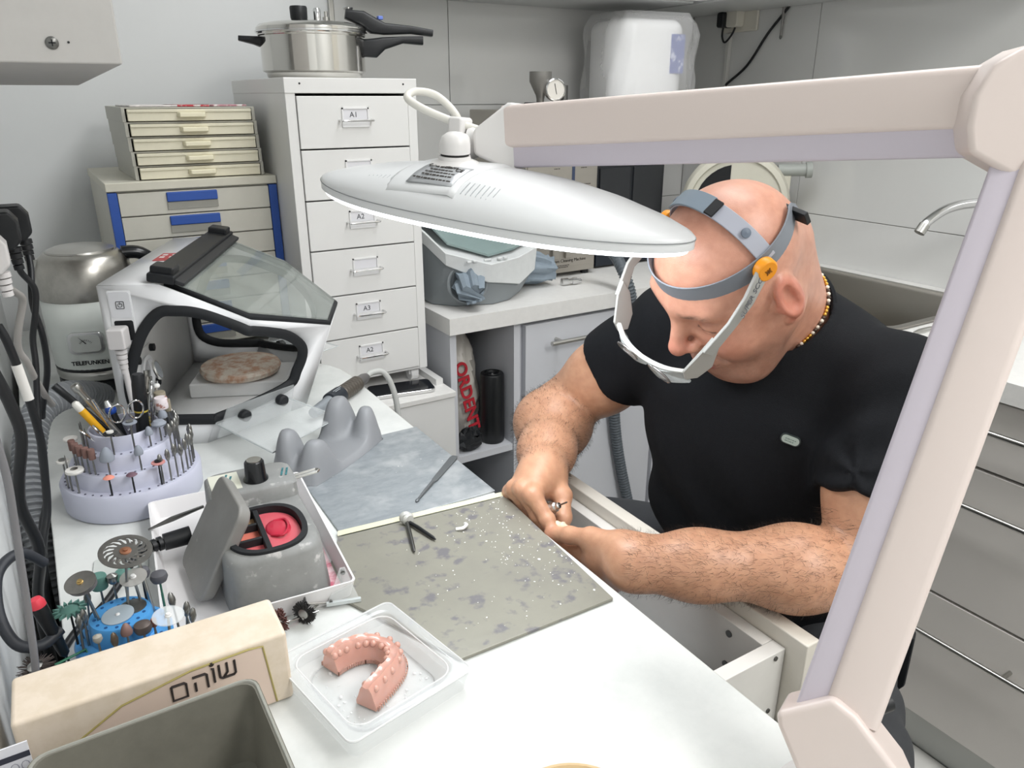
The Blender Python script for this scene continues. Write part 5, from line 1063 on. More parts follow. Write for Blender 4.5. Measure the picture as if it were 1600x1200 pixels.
camdir = Vector((0, 0, 1.31)) - LO
v1 = camdir - (J0 + J1) / 2; v2 = camdir - (J1 + J2) / 2
a1, M1, L1 = arm('lower_arm', J0, J1, .057, .036, v1, Vector((-.6, .6, 0)))
a2, M2, L2 = arm('upper_arm', J1, J2, .066, .036, v2, Vector((0, 0, -1)))
def joint(name, poly, M_, w_, m_=lt): return MB().prism(poly, -w_ / 2, w_ / 2, M_).build(name, m_, lamp, bevel=.005, seg=3)
# elbow housing: two cheeks
ez = v2.normalized(); ex = Vector((1, 0, 0)); ex = (ex - ez * ex.dot(ez)).normalized(); ey = ez.cross(ex)
EM = Matrix(((ex.x, ey.x, ez.x, J1.x), (ex.y, ey.y, ez.y, J1.y), (ex.z, ey.z, ez.z, J1.z), (0, 0, 0, 1)))
joint('elbow_housing', [(-.032, -.046), (-.060, -.030), (-.064, -.012), (-.063, .010), (-.054, .030), (-.036, .041), (-.008, .042), (.028, .036), (.046, .012), (.046, -.030), (.034, -.060), (-.004, -.064)], EM, .052)
# base housing
bz = v1.normalized(); bx = (Vector((1, 0, 0)) - bz * bz.x).normalized(); by = bz.cross(bx)
BM = Matrix(((bx.x, by.x, bz.x, J0.x), (bx.y, by.y, bz.y, J0.y), (bx.z, by.z, bz.z, J0.z), (0, 0, 0, 1)))
joint('base_housing', [(-.036, .012), (-.033, .022), (.012, .022), (.022, .006), (.034, -.036), (.034, -.062), (-.022, -.062), (-.036, -.024)], BM, .050)
MB().cyl(J0 + Vector((.0, 0, -.03)), J0 + Vector((.001, 0, -.076)), .016, n=24).build('swivel_post', lt, lamp)
cl = MB().box(-.055, -.028, .0005, .036, .028, .010).build('clamp', lw, lamp, bevel=.003)
BX(.0295, -.022, -.080, .038, .022, .001).build('clamp_jaw', lw, cl, bevel=.002); MB().cyl((.008, 0, -.078), (.008, 0, -.0285), .006, n=14).build('clamp_screw', steel, cl); BX(-.02, -.018, -.084, .038, .018, -.076).build('clamp_arm', lw, cl, bevel=.002)
MB().tube([tuple(J0 + Vector((.035, .0, -.01))), tuple(J0 + Vector((.062, -.006, -.008)))], .007, 12).build('lock_knob', black_pl, lamp)
# head-end housing and pivot
hz = v2.normalized(); hx = (Vector((.94, -.33, 0)) - hz * hz.dot(Vector((.94, -.33, 0)))).normalized(); hy = hz.cross(hx)
HM = Matrix(((hx.x, hy.x, hz.x, J2.x), (hx.y, hy.y, hz.y, J2.y), (hx.z, hy.z, hz.z, J2.z), (0, 0, 0, 1)))
joint('head_housing', [(-.030, .008), (.010, .036), (.020, .036), (.026, .026), (.026, -.024), (.020, -.035), (.012, -.037), (-.030, -.018)], HM, .046, lw)
MB().loft([[tuple(HM @ Vector((x, y, z))) for x, y in ((.012, -.034), (.055, -.030), (.060, -.022), (.02, -.02))] for z in (-.014, .014)]).build('cable_guard', mat('guard_clear', '#d8d2d6', .3), lamp, bevel=.003)
MB().lathe([(.016, 0), (.018, .004), (.017, .010), (.012, .012)], 28, HM @ axis_m((-.030, -.006, 0), (-1, 0, 0))).build('pivot_collar', lw, lamp)
MB().prism(rrect(-.009, -.030, .009, .026, .004), -.014, .014, HM @ frame((-.052, -.004, 0), (.97, -.1, .2), (.08, 1, 0))).build('locking_lever', lw, lamp, bevel=.003)
MB().lathe([(.010, -.010), (.010, .012), (.013, .013)], 20, HM @ axis_m((-.043, -.006, 0), (-1, 0, 0))).build('pivot_pin', lw, lamp)
# LED head
TA = Vector((.322, .955, 1.219)) - LO; TB = Vector((.527, .522, 1.183)) - LO
HCn = (TA + TB) / 2; e = (TB - TA).normalized(); w0 = Vector((-.9038, -.4279, 0)); w0 = (w0 - e * w0.dot(e)).normalized(); n0 = e.cross(w0); n0 = n0 if n0.z > 0 else -n0
rho = R(-4); w_ = w0 * math.cos(rho) + n0 * math.sin(rho); n_ = n0 * math.cos(rho) - w0 * math.sin(rho)
HL = (TB - TA).length / 2; HW = .080
HDM = Matrix(((e.x, w_.x, n_.x, HCn.x), (e.y, w_.y, n_.y, HCn.y), (e.z, w_.z, n_.z, HCn.z), (0, 0, 0, 1)))
def wid(s): return HW * (max(1 - abs(s) ** 2.3, 0) * .82 + .18 * (1 - abs(s)) ** .25) if abs(s) < 1 else .006
def ovr(scale, z, zf=None, n=72, inset=0):
    P = []
    for k in range(n):
        a = 2 * math.pi * k / n; c, s = math.cos(a), math.sin(a)
        x = math.copysign(abs(c) ** .78, c); y = math.copysign(abs(s) ** 1.0, s) * (1 - .22 * abs(c) ** 3)
        P.append(HDM @ Vector((x * (HL - inset), y * (HW - inset), z if zf is None else zf(x, y))))
    return P
def crown(k): return lambda x, y: .004 + .032 * (1 - abs(x * 1.0) ** 2.0 * (k if k < 1 else 1)) * 1 if False else .004
shell = []
for (q, z) in ((1.0, -.010), (1.0, .0), (.985, .006), (.93, .014), (.80, .023), (.62, .030), (.40, .0345), (.18, .0362), (.02, .0365)):
    P = []
    for k in range(72):
        a = 2 * math.pi * k / 72; c, s = math.cos(a), math.sin(a)
        x = math.copysign(abs(c) ** .80, c); y = s * (1 - .20 * abs(c) ** 3)
        zz_ = z if z <= .0 else z * (1 - .55 * abs(x * q) ** 2.2)
        P.append(HDM @ Vector((x * HL * q, y * HW * q, zz_)))
    shell.append(P)
hd = MB().loft(shell).build('lamp_head', mat('head_white', '#dfe1e2', .3), lamp, smooth=50)
rim = [HDM @ Vector((p.x, p.y, -.0085)) for p in [(HDM.inverted() @ q) for q in shell[0]]]
MB().loft([[HDM @ Vector(((HDM.inverted() @ q).x * k, (HDM.inverted() @ q).y * k, z)) for q in shell[0]] for k, z in ((.985, -.0098), (.975, -.0150), (.90, -.0155))], caps=True).build('light_diffuser', mat('lamp_diffuser', '#f4f8ff', .4, emit=3.2), lamp, smooth=60)
MB().tube([HDM @ Vector(((HDM.inverted() @ q).x * 1.0012, (HDM.inverted() @ q).y * 1.003, -.0012)) for q in shell[0]], .0006, 5, closed=True).build('seam', mat('seam_grey', '#8f9294', .5), hd)
L_l = bpy.data.lights.new('task_lamp_light', 'AREA'); L_l.shape = 'ELLIPSE'; L_l.size = .40; L_l.size_y = .12; L_l.energy = 1.1; L_l.color = (.93, .97, 1)
lo_ = bpy.data.objects.new('task_lamp_light', L_l); COL.objects.link(lo_); lo_.parent = lamp; lo_.matrix_local = HDM @ Matrix.Translation((0, 0, -.0175))
# saddle on the head, label, vents
def top_z(x, y):
    q = max(math.hypot(x / HL, y / HW), 1e-3)
    tab = ((0, .0365), (.18, .0362), (.40, .0345), (.62, .030), (.80, .023), (.93, .014), (1, .0))
    for (q0, z0), (q1, z1) in zip(tab, tab[1:]):
        if q <= q1: z = z0 + (z1 - z0) * (q - q0) / (q1 - q0); break
    else: z = 0
    return z * (1 - .55 * abs(x / HL) ** 2.2)
px0 = -.042
sd = MB()
rgs = []
for x in (px0 - .045, px0 - .038, px0 + .042, px0 + .050):
    off = .0 if x in (px0 - .045, px0 + .050) else .0022
    rgs.append([HDM @ Vector((x, y, top_z(x, y) + off)) for y in [.070 - .14 * k / 20 for k in range(21)]] )
MB().loft(rgs, caps=False, closed=False).build('saddle', mat('head_white', '#dfe1e2'), hd, solid=.001)
lbl = [[HDM @ Vector((x, y, top_z(x, y) + .0030)) for y in [.062 - .040 * k / 8 for k in range(9)]] for x in [px0 - .018 + .060 * k / 6 for k in range(7)]]
lo2 = MB().loft(lbl, caps=False, closed=False).build('rating_label', mat('label_silver', '#b9bcbf', .35, .4), hd, solid=.0005)
def lab_text(s, sz, x, y, m_=ink2, b=0):
    z = top_z(x, y) + .0037; z2 = top_z(x, y + .004) + .0037; yv = (HDM.to_3x3() @ Vector((0, .004, z2 - z)))
    o_ = HDM @ Vector((x, y, z)); xv = e
    text('label_text', s, sz, frame(o_, xv, -yv), m_, lo2, .0002, bold=b)
lab_text('Ceradam', .0105, px0 + .007, .028, b=.0003); lab_text('CE', .0085, px0 + .032, .034)
for i, wl_ in enumerate((.030, .034, .034, .048)):
    y = .037 + .0062 * i; x = px0 + .011; z = top_z(x, y) + .0036; z2 = top_z(x, y + .004) + .0036; yv = HDM.to_3x3() @ Vector((0, .004, z2 - z)); bars('printed_line', frame(HDM @ Vector((x, y, z)), e, -yv), ink2, [wl_], .0034, lo2)
ven = mat('vent_dark', '#a3a7aa', .6)
for g0 in (px0 - .082, px0 + .056):
    for i in range(7):
        x = g0 + i * .0062; MB().tube([HDM @ Vector((x, y, top_z(x, y) + .0002)) for y in (.048, .054, .060, .065)], .0006, 5).build('vent_slot', ven, hd)
pvt = HDM @ Vector((px0 + .004, -.012, top_z(px0, -.012)))
MB().lathe([(.030, -.002), (.026, .003), (.018, .006), (.017, .010)], 32, HDM @ Matrix.Translation((px0 + .002, .002, top_z(px0, 0)))).build('pivot_base', lw, hd)
MB().lathe([(.0155, .010), (.0155, .0125)], 28, HDM @ Matrix.Translation((px0 + .002, .002, top_z(px0, 0)))).build('pivot_gap', dark_gap, hd)
pb_ = HDM @ Vector((px0 + .002, .002, top_z(px0, 0)))
MB().lathe([(.017, .0125), (.017, .022), (.014, .030), (.008, .034), (0, .035)], 28, HDM @ Matrix.Translation((px0 + .002, .002, top_z(px0, 0)))).build('pivot_dome', lw, hd)
MB().cyl(pb_ + n_ * .022, HM @ Vector((-.045, -.006, 0)), .011, n=18).build('pivot_arm', lw, lamp)
cbp = catmull([HM @ Vector(p) for p in ((-.022, .006, 0), (-.06, .018, .004), (-.095, .032, .004), (-.116, .044, -.006), (-.110, .051, -.020), (-.088, .046, -.028), (-.066, .026, -.028), (-.058, .004, -.024))] + [pb_ + n_ * .012], 8)
MB().tube(cbp, .0046, 10).build('lamp_cable', mat('cable_cream', '#e4e2da', .4), lamp)
# ------------------------------------------------------------ signed-distance modelling of the seated man
A_ = lambda *p: np.array(p, dtype=np.float32)
def s_cone(P, a, b, ra, rb):
    a = np.asarray(a, np.float32); b = np.asarray(b, np.float32); ab = b - a; t = np.clip(((P - a) @ ab) / (ab @ ab), 0, 1)
    return np.linalg.norm(P - a - t[:, None] * ab, axis=1) - (ra + (rb - ra) * t)
def s_ell(P, c, r, Bm=None):
    q = P - np.asarray(c, np.float32)
    if Bm is not None: q = q @ np.asarray(Bm, np.float32).T
    r = np.asarray(r, np.float32); k0 = np.linalg.norm(q / r, axis=1); k1 = np.linalg.norm(q / (r * r), axis=1) + 1e-9
    return k0 * (k0 - 1) / k1
def smin(a, b, k):
    h = np.maximum(k - np.abs(a - b), 0) / k; return np.minimum(a, b) - h * h * k * .25
def smax(a, b, k): return -smin(-a, -b, k)
def polygonise(fn, lo, hi, h, blk=16):
    lo = np.array(lo, np.float32); n = np.ceil((np.array(hi) - lo) / h).astype(int) + 1; n = ((n + blk - 1) // blk) * blk
    F = np.full(n, 1., np.float32); rad = blk * h * .87 * 1.12 + .004
    gx = [np.arange(0, n[i], blk) for i in range(3)]; Cg = np.stack(np.meshgrid(*gx, indexing='ij'), -1).reshape(-1, 3)
    cen = (lo + (Cg + blk / 2) * h).astype(np.float32); d = fn(cen)
    loc = np.stack(np.meshgrid(np.arange(blk), np.arange(blk), np.arange(blk), indexing='ij'), -1).reshape(-1, 3)
    for c, dd in zip(Cg, d):
        sl = tuple(slice(c[i], c[i] + blk) for i in range(3))
        if abs(dd) > rad: F[sl] = dd; continue
        F[sl] = fn((lo + (loc + c) * h).astype(np.float32)).reshape(blk, blk, blk)
    S = F < 0
    m = [slice(0, -1), slice(1, None)]
    cnt = np.zeros(tuple(n - 1), np.int8)
    for i in (0, 1):
        for j in (0, 1):
            for k in (0, 1): cnt += S[m[i], m[j], m[k]]
    act = (cnt > 0) & (cnt < 8); idx = np.argwhere(act); vid = np.full(act.shape, -1, np.int32); vid[act] = np.arange(len(idx))
    acc = np.zeros((len(idx), 3), np.float32); num = np.zeros(len(idx), np.float32)
    cr_ = [(i, j, k) for i in (0, 1) for j in (0, 1) for k in (0, 1)]
    for a in cr_:
        for ax in range(3):
            if a[ax]: continue
            b = list(a); b[ax] = 1
            fa = F[idx[:, 0] + a[0], idx[:, 1] + a[1], idx[:, 2] + a[2]]; fb_ = F[idx[:, 0] + b[0], idx[:, 1] + b[1], idx[:, 2] + b[2]]
            cx = (fa < 0) != (fb_ < 0); t = np.where(cx, fa / np.where(cx, fa - fb_, 1), 0); p = np.zeros((len(idx), 3), np.float32) + np.array(a, np.float32); p[:, ax] = t
            acc += p * cx[:, None]; num += cx
    V = lo + (idx + acc / num[:, None]) * h
    Q = []
    for ax in range(3):
        s0 = [slice(1, -1)] * 3; s1 = [slice(1, -1)] * 3; s0[ax] = slice(0, -1); s1[ax] = slice(1, None)
        a, b = S[tuple(s0)], S[tuple(s1)]; e_ = np.argwhere(a != b); fl_ = a[tuple(e_.T)]
        off = np.ones(3, int); off[ax] = 0; e_ = e_ + off
        u, w = [(1, 2), (2, 0), (0, 1)][ax]
        du = np.zeros(3, int); du[u] = 1; dw_ = np.zeros(3, int); dw_[w] = 1
        q = np.stack([vid[tuple((e_ - du - dw_).T)], vid[tuple((e_ - dw_).T)], vid[tuple(e_.T)], vid[tuple((e_ - du).T)]], 1)
        q[~fl_] = q[~fl_][:, ::-1]; Q.append(q)
    return V, np.concatenate(Q)
def mesh_np(name, V, Q, m):
    me = bpy.data.meshes.new(name); me.vertices.add(len(V)); me.vertices.foreach_set('co', V.astype(np.float32).ravel())
    me.loops.add(Q.size); me.loops.foreach_set('vertex_index', Q.astype(np.int32).ravel()); me.polygons.add(len(Q)); me.polygons.foreach_set('loop_start', np.arange(0, Q.size, 4, dtype=np.int32))
    me.polygons.foreach_set('use_smooth', np.ones(len(Q), bool)); me.update(calc_edges=True); me.validate(); me.materials.append(m); return me
# joints
HE = A_(.697, .6145, 1.1164)
hF = A_(-.763, .144, -.630); hU = A_(-.646, -.122, .754); hL = A_(-.032, -.980, -.187)
hF /= np.linalg.norm(hF); hL -= hF * (hF @ hL); hL /= np.linalg.norm(hL); hU = np.cross(hF, hL)
HB_ = np.stack([hF, hL, hU])
def hw(f, l, u): return HE + hF * f + hL * l + hU * u
SL, EL, WL = A_(.858, .485, .970), A_(.752, .436, .784), A_(.525, .572, .796)
SR, ER, WR = A_(.770, .798, .985), A_(.702, .985, .805), A_(.547, .800, .812)
NK, PV = A_(.815, .645, 1.035), A_(.985, .70, .52)
def head_sdf(P):
    q = (P - HE) @ HB_.T
    al = np.abs(q[:, 1]); qs = np.stack([q[:, 0], al, q[:, 2]], 1).astype(np.float32)
    d = s_ell(q, (.004, 0, .036), (.087, .076, .079))
    d = smin(d, s_ell(q, (.030, 0, -.010), (.060, .066, .088)), .03)
    d = smin(d, s_cone(qs, (.000, .056, -.040), (.052, .034, -.098), .020, .021), .035)
    d = smin(d, s_ell(q, (.060, 0, -.102), (.028, .030, .025)), .03)
    d = smin(d, s_ell(q, (.030, 0, -.105), (.045, .050, .030)), .03)
    d = smin(d, s_ell(qs, (.058, .037, -.032), (.026, .027, .032)), .022)
    d = smin(d, s_ell(q, (.072, 0, -.066), (.024, .032, .030)), .018)
    d = smin(d, s_cone(qs, (.0845, .0, .030), (.076, .042, .033), .0125, .011), .014)
    d = smax(d, -s_ell(qs, (.094, .033, .010), (.016, .020, .011)), .014)
    d = smin(d, s_ell(qs, (.0735, .033, .006), (.0135, .0165, .0125)), .004)
    lid = s_cone(qs, (.0872, .020, .004), (.0835, .047, .003), .0006, .0006); d = smax(d, -(lid - .0012), .002)
    d = smin(d, s_cone(q, (.086, 0, .022), (.1105, 0, -.020), .0080, .0100), .012)
    d = smin(d, s_ell(q, (.1095, 0, -.025), (.0110, .0110, .0095)), .008)
    d = smin(d, s_ell(qs, (.0975, .0125, -.029), (.0095, .0065, .0072)), .006)
    d = smax(d, -s_ell(qs, (.1020, .0070, -.0385), (.0035, .0028, .003)), .003)
    d = smin(d, s_cone(qs, (.0965, .0, -.0625), (.0865, .0235, -.0665), .0058, .0035), .006)
    d = smin(d, s_cone(qs, (.0945, .0, -.0755), (.0860, .0225, -.0690), .0066, .0035), .006)
    d = smax(d, -s_cone(qs, (.1025, .0, -.0686), (.0865, .0265, -.0680), .0022, .0018), .003)
    d = smax(d, -(s_cone(qs, (.0900, .022, -.036), (.0800, .034, -.062), .0012, .0012)), .008)
    d = smin(d, s_ell(q, (.080, 0, -.089), (.010, .02, .008)), .01)
    # ears
    er = np.array([[.93, .33, -.12], [-.30, .94, 0.1], [.14, -.06, .98]], np.float32)
    ear = s_ell(qs, (.000, .0810, .004), (.0200, .0090, .0340), er)
    ear = smax(ear, -s_ell(qs, (.003, .0905, .007), (.0120, .0090, .0220), er), .004)
    ear = smin(ear, s_cone(qs, (-.004, .0835, .022), (-.009, .0845, -.010), .0026, .0024), .004)
    ear = smin(ear, s_ell(qs, (.0155, .0780, -.002), (.006, .006, .009)), .005)
    ear = smin(ear, s_ell(qs, (.006, .0780, -.027), (.008, .006, .010)), .006)
    d = smin(d, ear, .006)
    return d
def seg(P, pts, rs, k):
    d = None
    for i in range(len(pts) - 1):
        s = s_cone(P, pts[i], pts[i + 1], rs[i], rs[i + 1]); d = s if d is None else smin(d, s, k)
    return d
def lerp(a, b, t): return np.asarray(a) * (1 - t) + np.asarray(b) * t
RH = dict(idx=[(.497, .748, .812), (.502, .720, .787), (.503, .704, .768), (.505, .696, .752)], mid=[(.494, .768, .813), (.500, .740, .783), (.508, .720, .764), (.514, .711, .754)],
          ring=[(.493, .787, .805), (.500, .762, .775), (.511, .745, .757), (.520, .739, .749)], pin=[(.495, .801, .793), (.503, .783, .765), (.512, .770, .752), (.520, .766, .747)])
RT = [(.552, .788, .800), (.550, .754, .793), (.535, .729, .776), (.519, .716, .759)]
LH = dict(idx=[(.518, .655, .764), (.511, .694, .752), (.509, .708, .757), (.507, .716, .764)], mid=[(.528, .655, .744), (.522, .694, .730), (.516, .708, .737), (.511, .716, .746)],
          ring=[(.538, .650, .727), (.534, .686, .712), (.526, .700, .720), (.519, .708, .729)], pin=[(.545, .640, .713), (.543, .670, .698), (.536, .682, .704), (.530, .688, .712)])
LT = [(.521, .598, .804), (.513, .640, .798), (.505, .674, .787), (.4995, .705, .774)]
def hand(P, W_, H, T, back):
    d = s_cone(P, W_, lerp(W_, H['mid'][0], .3), .027, .024)
    for k, r in (('idx', .0135), ('mid', .0130), ('ring', .0125), ('pin', .0115)): d = smin(d, s_cone(P, lerp(W_, H[k][0], .25), H[k][0], .0165, r), .010)
    d = smin(d, seg(P, [lerp(W_, T[0], .3), T[0], T[1]], [.019, .0185, .0125], .012), .02)
    d = smin(d, s_ell(P, lerp(lerp(W_, H['mid'][0], .55), T[1], .18), (.022, .022, .022)), .02)
    fg = seg(P, T, [.0135, .0118, .0108, .0088], .006); d = smin(d, fg, .008)
    f = None
    for k, r in (('idx', (.0122, .0098, .0086, .0074)), ('mid', (.0122, .0100, .0088, .0076)), ('ring', (.0115, .0095, .0084, .0072)), ('pin', (.0102, .0083, .0074, .0064))):
        q = seg(P, H[k], r, .004); q = smin(q, np.linalg.norm(P - np.asarray(H[k][1], np.float32), axis=1) - r[1] * 1.06, .004)
        f = q if f is None else smin(f, q, .0010)
    return smin(d, f, .006)
def arm_l(P):
    d = seg(P, [SL, lerp(SL, EL, .55), EL], [.060, .055, .043], .03)
    fo_ = [EL, lerp(EL, WL, .30) + A_(0, -.002, .002), lerp(EL, WL, .72), WL]
    f = seg(P, fo_, [.042, .0445, .037, .0320], .03); f = smin(f, s_ell(P, lerp(EL, WL, .26) + A_(-.004, -.010, .004), (.052, .042, .035)), .03)
    d = smin(d, f, .012); return smin(d, hand(P, WL, LH, LT, None), .02) if near(P, WL, lerp(EL, WL, 1.5), .09) else d
def arm_r(P):
    d = seg(P, [SR, lerp(SR, ER, .55), ER], [.060, .055, .046], .03)
    fo_ = [ER, lerp(ER, WR, .30), lerp(ER, WR, .72), WR]
    f = seg(P, fo_, [.046, .0520, .0385, .0310], .03); f = smin(f, s_ell(P, lerp(ER, WR, .26) + A_(0, 0, .006), (.058, .058, .046)), .03)
    d = smin(d, f, .014); return smin(d, hand(P, WR, RH, RT, None), .02) if near(P, WR, lerp(ER, WR, 1.5), .09) else d
def near(P, a, b, r):   # could this batch of points touch a part whose axis is a-b and reach r
    if len(P) < 200 or len(P) > 5000: return True
    lo_, hi_ = P.min(0), P.max(0); c = ((lo_ + hi_) / 2)[None]; return float(s_cone(c, a, b, 0, 0)[0]) < r + np.linalg.norm(hi_ - lo_) / 2 + .02
def skin_sdf(P):
    d = head_sdf(P) if near(P, hw(.02, 0, .03), hw(.02, 0, -.03), .13) else np.full(len(P), .5, np.float32)
    d = smin(d, s_cone(P, hw(-.022, 0, -.040), NK, .058, .064), .03)
    d = smin(d, s_cone(P, hw(-.060, 0, -.005), lerp(hw(-.06, 0, 0), NK, .8), .040, .05), .03)
    t = s_cone(P, NK + A_(.01, .0, -.045), SL + A_(0, .02, -.01), .048, .045); t = smin(t, s_cone(P, NK + A_(.01, 0, -.045), SR + A_(0, -.02, -.01), .048, .045), .03); t = smin(t, s_cone(P, NK + A_(.02, 0, -.06), lerp(NK, PV, .6), .06, .08), .03)
    d = smin(d, t, .03)
    if near(P, SL, EL, .07) or near(P, EL, lerp(EL, WL, 1.5), .07): d = smin(d, arm_l(P), .012)
    if near(P, SR, ER, .07) or near(P, ER, lerp(ER, WR, 1.5), .07): d = smin(d, arm_r(P), .012)
    return d
man = thing('person', 'bald man in a black t-shirt bending over the drawer with both hands working', 'person', (.985, .70, ZF))
mo = np.array([.985, .70, ZF], np.float32)
V, Q = polygonise(skin_sdf, (.44, .36, .66), (1.0, 1.07, 1.27), .0022)
skin = bpy.data.materials.new('skin'); skin.use_nodes = True; nt = skin.node_tree; b_ = nt.nodes['Principled BSDF']
ca = nt.nodes.new('ShaderNodeVertexColor'); ca.layer_name = 'pigment'; nz = nt.nodes.new('ShaderNodeTexNoise'); nz.inputs['Scale'].default_value = 45; nz.inputs['Detail'].default_value = 6
mx = nt.nodes.new('ShaderNodeMix'); mx.data_type = 'RGBA'; mx.blend_type = 'MULTIPLY'; rp = nt.nodes.new('ShaderNodeValToRGB'); rp.color_ramp.elements[0].position = .3; rp.color_ramp.elements[1].position = .7; rp.color_ramp.elements[0].color = (.88, .82, .80, 1); rp.color_ramp.elements[1].color = (1.04, 1.03, 1.02, 1)
mx.inputs[0].default_value = 1; nt.links.new(nz.outputs[0], rp.inputs[0]); nt.links.new(ca.outputs[0], mx.inputs[6]); nt.links.new(rp.outputs[0], mx.inputs[7]); nt.links.new(mx.outputs[2], b_.inputs['Base Color'])
n5 = nt.nodes.new('ShaderNodeTexNoise'); n5.inputs['Scale'].default_value = 420; n5.inputs['Detail'].default_value = 3; bp_ = nt.nodes.new('ShaderNodeBump'); bp_.inputs['Strength'].default_value = .25; bp_.inputs['Distance'].default_value = .001; nt.links.new(n5.outputs[0], bp_.inputs['Height']); nt.links.new(bp_.outputs[0], b_.inputs['Normal'])
b_.inputs['Roughness'].default_value = .37; b_.inputs['Subsurface Weight'].default_value = .12; b_.inputs['Subsurface Radius'].default_value = (.010, .004, .002); b_.inputs['Subsurface Scale'].default_value = 1
me = mesh_np('body', V - mo, Q, skin)
# pigment: forearm tan, rosier head, stubble, lips, brows, nails
q = (V - HE) @ HB_.T; al = np.abs(q[:, 1]); isH = (V[:, 2] > .93) & (np.linalg.norm(q, axis=1) < .19)
def L3(h): return np.array(lin(h)[:3], np.float32)
col = np.tile(L3('#c99a7c'), (len(V), 1))
def paint_(mask, c): 
    global col
    mask = np.clip(mask, 0, 1)[:, None]; col = col * (1 - mask) + L3(c) * mask
paint_(isH * 1., '#cf9a83')
sm_ = lambda d, w: np.clip(1 - d / w, 0, 1)
qs = np.stack([q[:, 0], al, q[:, 2]], 1)
paint_(isH * np.clip((-.030 - q[:, 2]) / .03, 0, 1) * np.clip((q[:, 0] - (-.01)) / .03, 0, 1) * (.62 + .12 * np.sin(q[:, 0] * 2900) * np.sin(q[:, 1] * 3100) * np.sin(q[:, 2] * 2700)), '#86685a')
paint_(isH * sm_(np.abs(q[:, 2] + .005) , .09) * np.clip((-.005 - q[:, 0]) / .03, 0, 1) * .25, '#9c7d6d')
paint_(isH * sm_(np.linalg.norm(qs - A_(.07, .04, -.025), axis=1), .035) * .55, '#c77a68')
paint_(isH * sm_(np.linalg.norm(q - A_(.112, 0, -.022), axis=1), .022) * .7, '#c8705f')
paint_(isH * sm_(np.maximum(np.abs(q[:, 2] + .0688) - .006, 0) + np.maximum(al - .020, 0), .005) * (q[:, 0] > .078) * .85, '#a85c56')
paint_(isH * np.clip(1.25 - np.abs(q[:, 2] - (.0315 + .003 * np.clip((al - .02) / .02, 0, 1))) / .0042, 0, 1) * np.clip((al - .010) / .006, 0, 1) * np.clip((.054 - al) / .012, 0, 1) * (q[:, 0] > .05) * (.55 + .3 * np.sin(q[:, 1] * 2600 + q[:, 2] * 900)), '#3b2c26')
paint_(isH * (np.abs(q[:, 2] - .0035) < .0018) * (al > .020) * (al < .047) * (q[:, 0] > .07) * .7, '#3d2a25')
paint_(isH * np.clip((al - .078) / .006, 0, 1) * (np.abs(q[:, 0] + .008) < .03) * .5, '#c96f5e')
for H in (RH, LH):
    for k in H: 
        paint_(sm_(np.linalg.norm(V - np.array(H[k][0]), axis=1), .016) * .35, '#c4806a'); paint_(sm_(np.linalg.norm(V - np.array(H[k][1]), axis=1), .012) * .45, '#c07a64'); paint_(sm_(np.linalg.norm(V - np.array(H[k][3]), axis=1), .012) * .5, '#cf8a78')
for T in (RT, LT): paint_(sm_(np.linalg.norm(V - np.array(T[3]), axis=1), .016) * .6, '#d08a7a')
at = me.color_attributes.new('pigment', 'FLOAT_COLOR', 'POINT'); at.data.foreach_set('color', np.concatenate([col, np.ones((len(V), 1), np.float32)], 1).astype(np.float32).ravel())
body = obj('body', me, man)
# fine arm hair, too fine to count
me.calc_loop_triangles() if False else None
nrm = np.empty(len(V) * 3, np.float32); me.vertices.foreach_get('normal', nrm); nrm = nrm.reshape(-1, 3)
rng = np.random.default_rng(3); hv = []; hf = []
def fuzz(S_, E_, W_, n, seedk):
    d_ = W_ - E_; t = ((V - E_) @ d_) / (d_ @ d_); du_ = np.linalg.norm(V - E_ - t[:, None] * d_, axis=1)
    ok = np.where((t > .02) & (t < 1.05) & (du_ < .075))[0]; ax = d_ / np.linalg.norm(d_)
    for i in rng.choice(ok, n):
        p = V[i] + rng.normal(0, .0012, 3); nn = nrm[i]; dr_ = ax * rng.uniform(.3, 1.0) + nn * rng.uniform(.35, .9) + rng.normal(0, .35, 3); dr_ /= np.linalg.norm(dr_); L_ = rng.uniform(.006, .013)
        m_ = p + dr_ * L_ * .5; e_ = p + (dr_ + ax * .35 - nn * .25) * L_; sd_ = np.cross(dr_, nn + 1e-3); sd_ /= np.linalg.norm(sd_) + 1e-9; sd_ *= .00013
        k = len(hv); hv.extend([p - sd_, p + sd_, m_ + sd_ * .8, m_ - sd_ * .8, e_]); hf.extend([(k, k + 1, k + 2, k + 3), (k + 3, k + 2, k + 4)])
fuzz(SL, EL, WL, 5200, 1); fuzz(SR, ER, WR, 4200, 2)
mh = bpy.data.meshes.new('arm_hair'); mh.from_pydata([tuple(p - mo) for p in hv], [], hf); mh.materials.append(mat('hair_dark', '#2b211c', .6)); tag(obj('arm_hair', mh, man), kind='stuff')
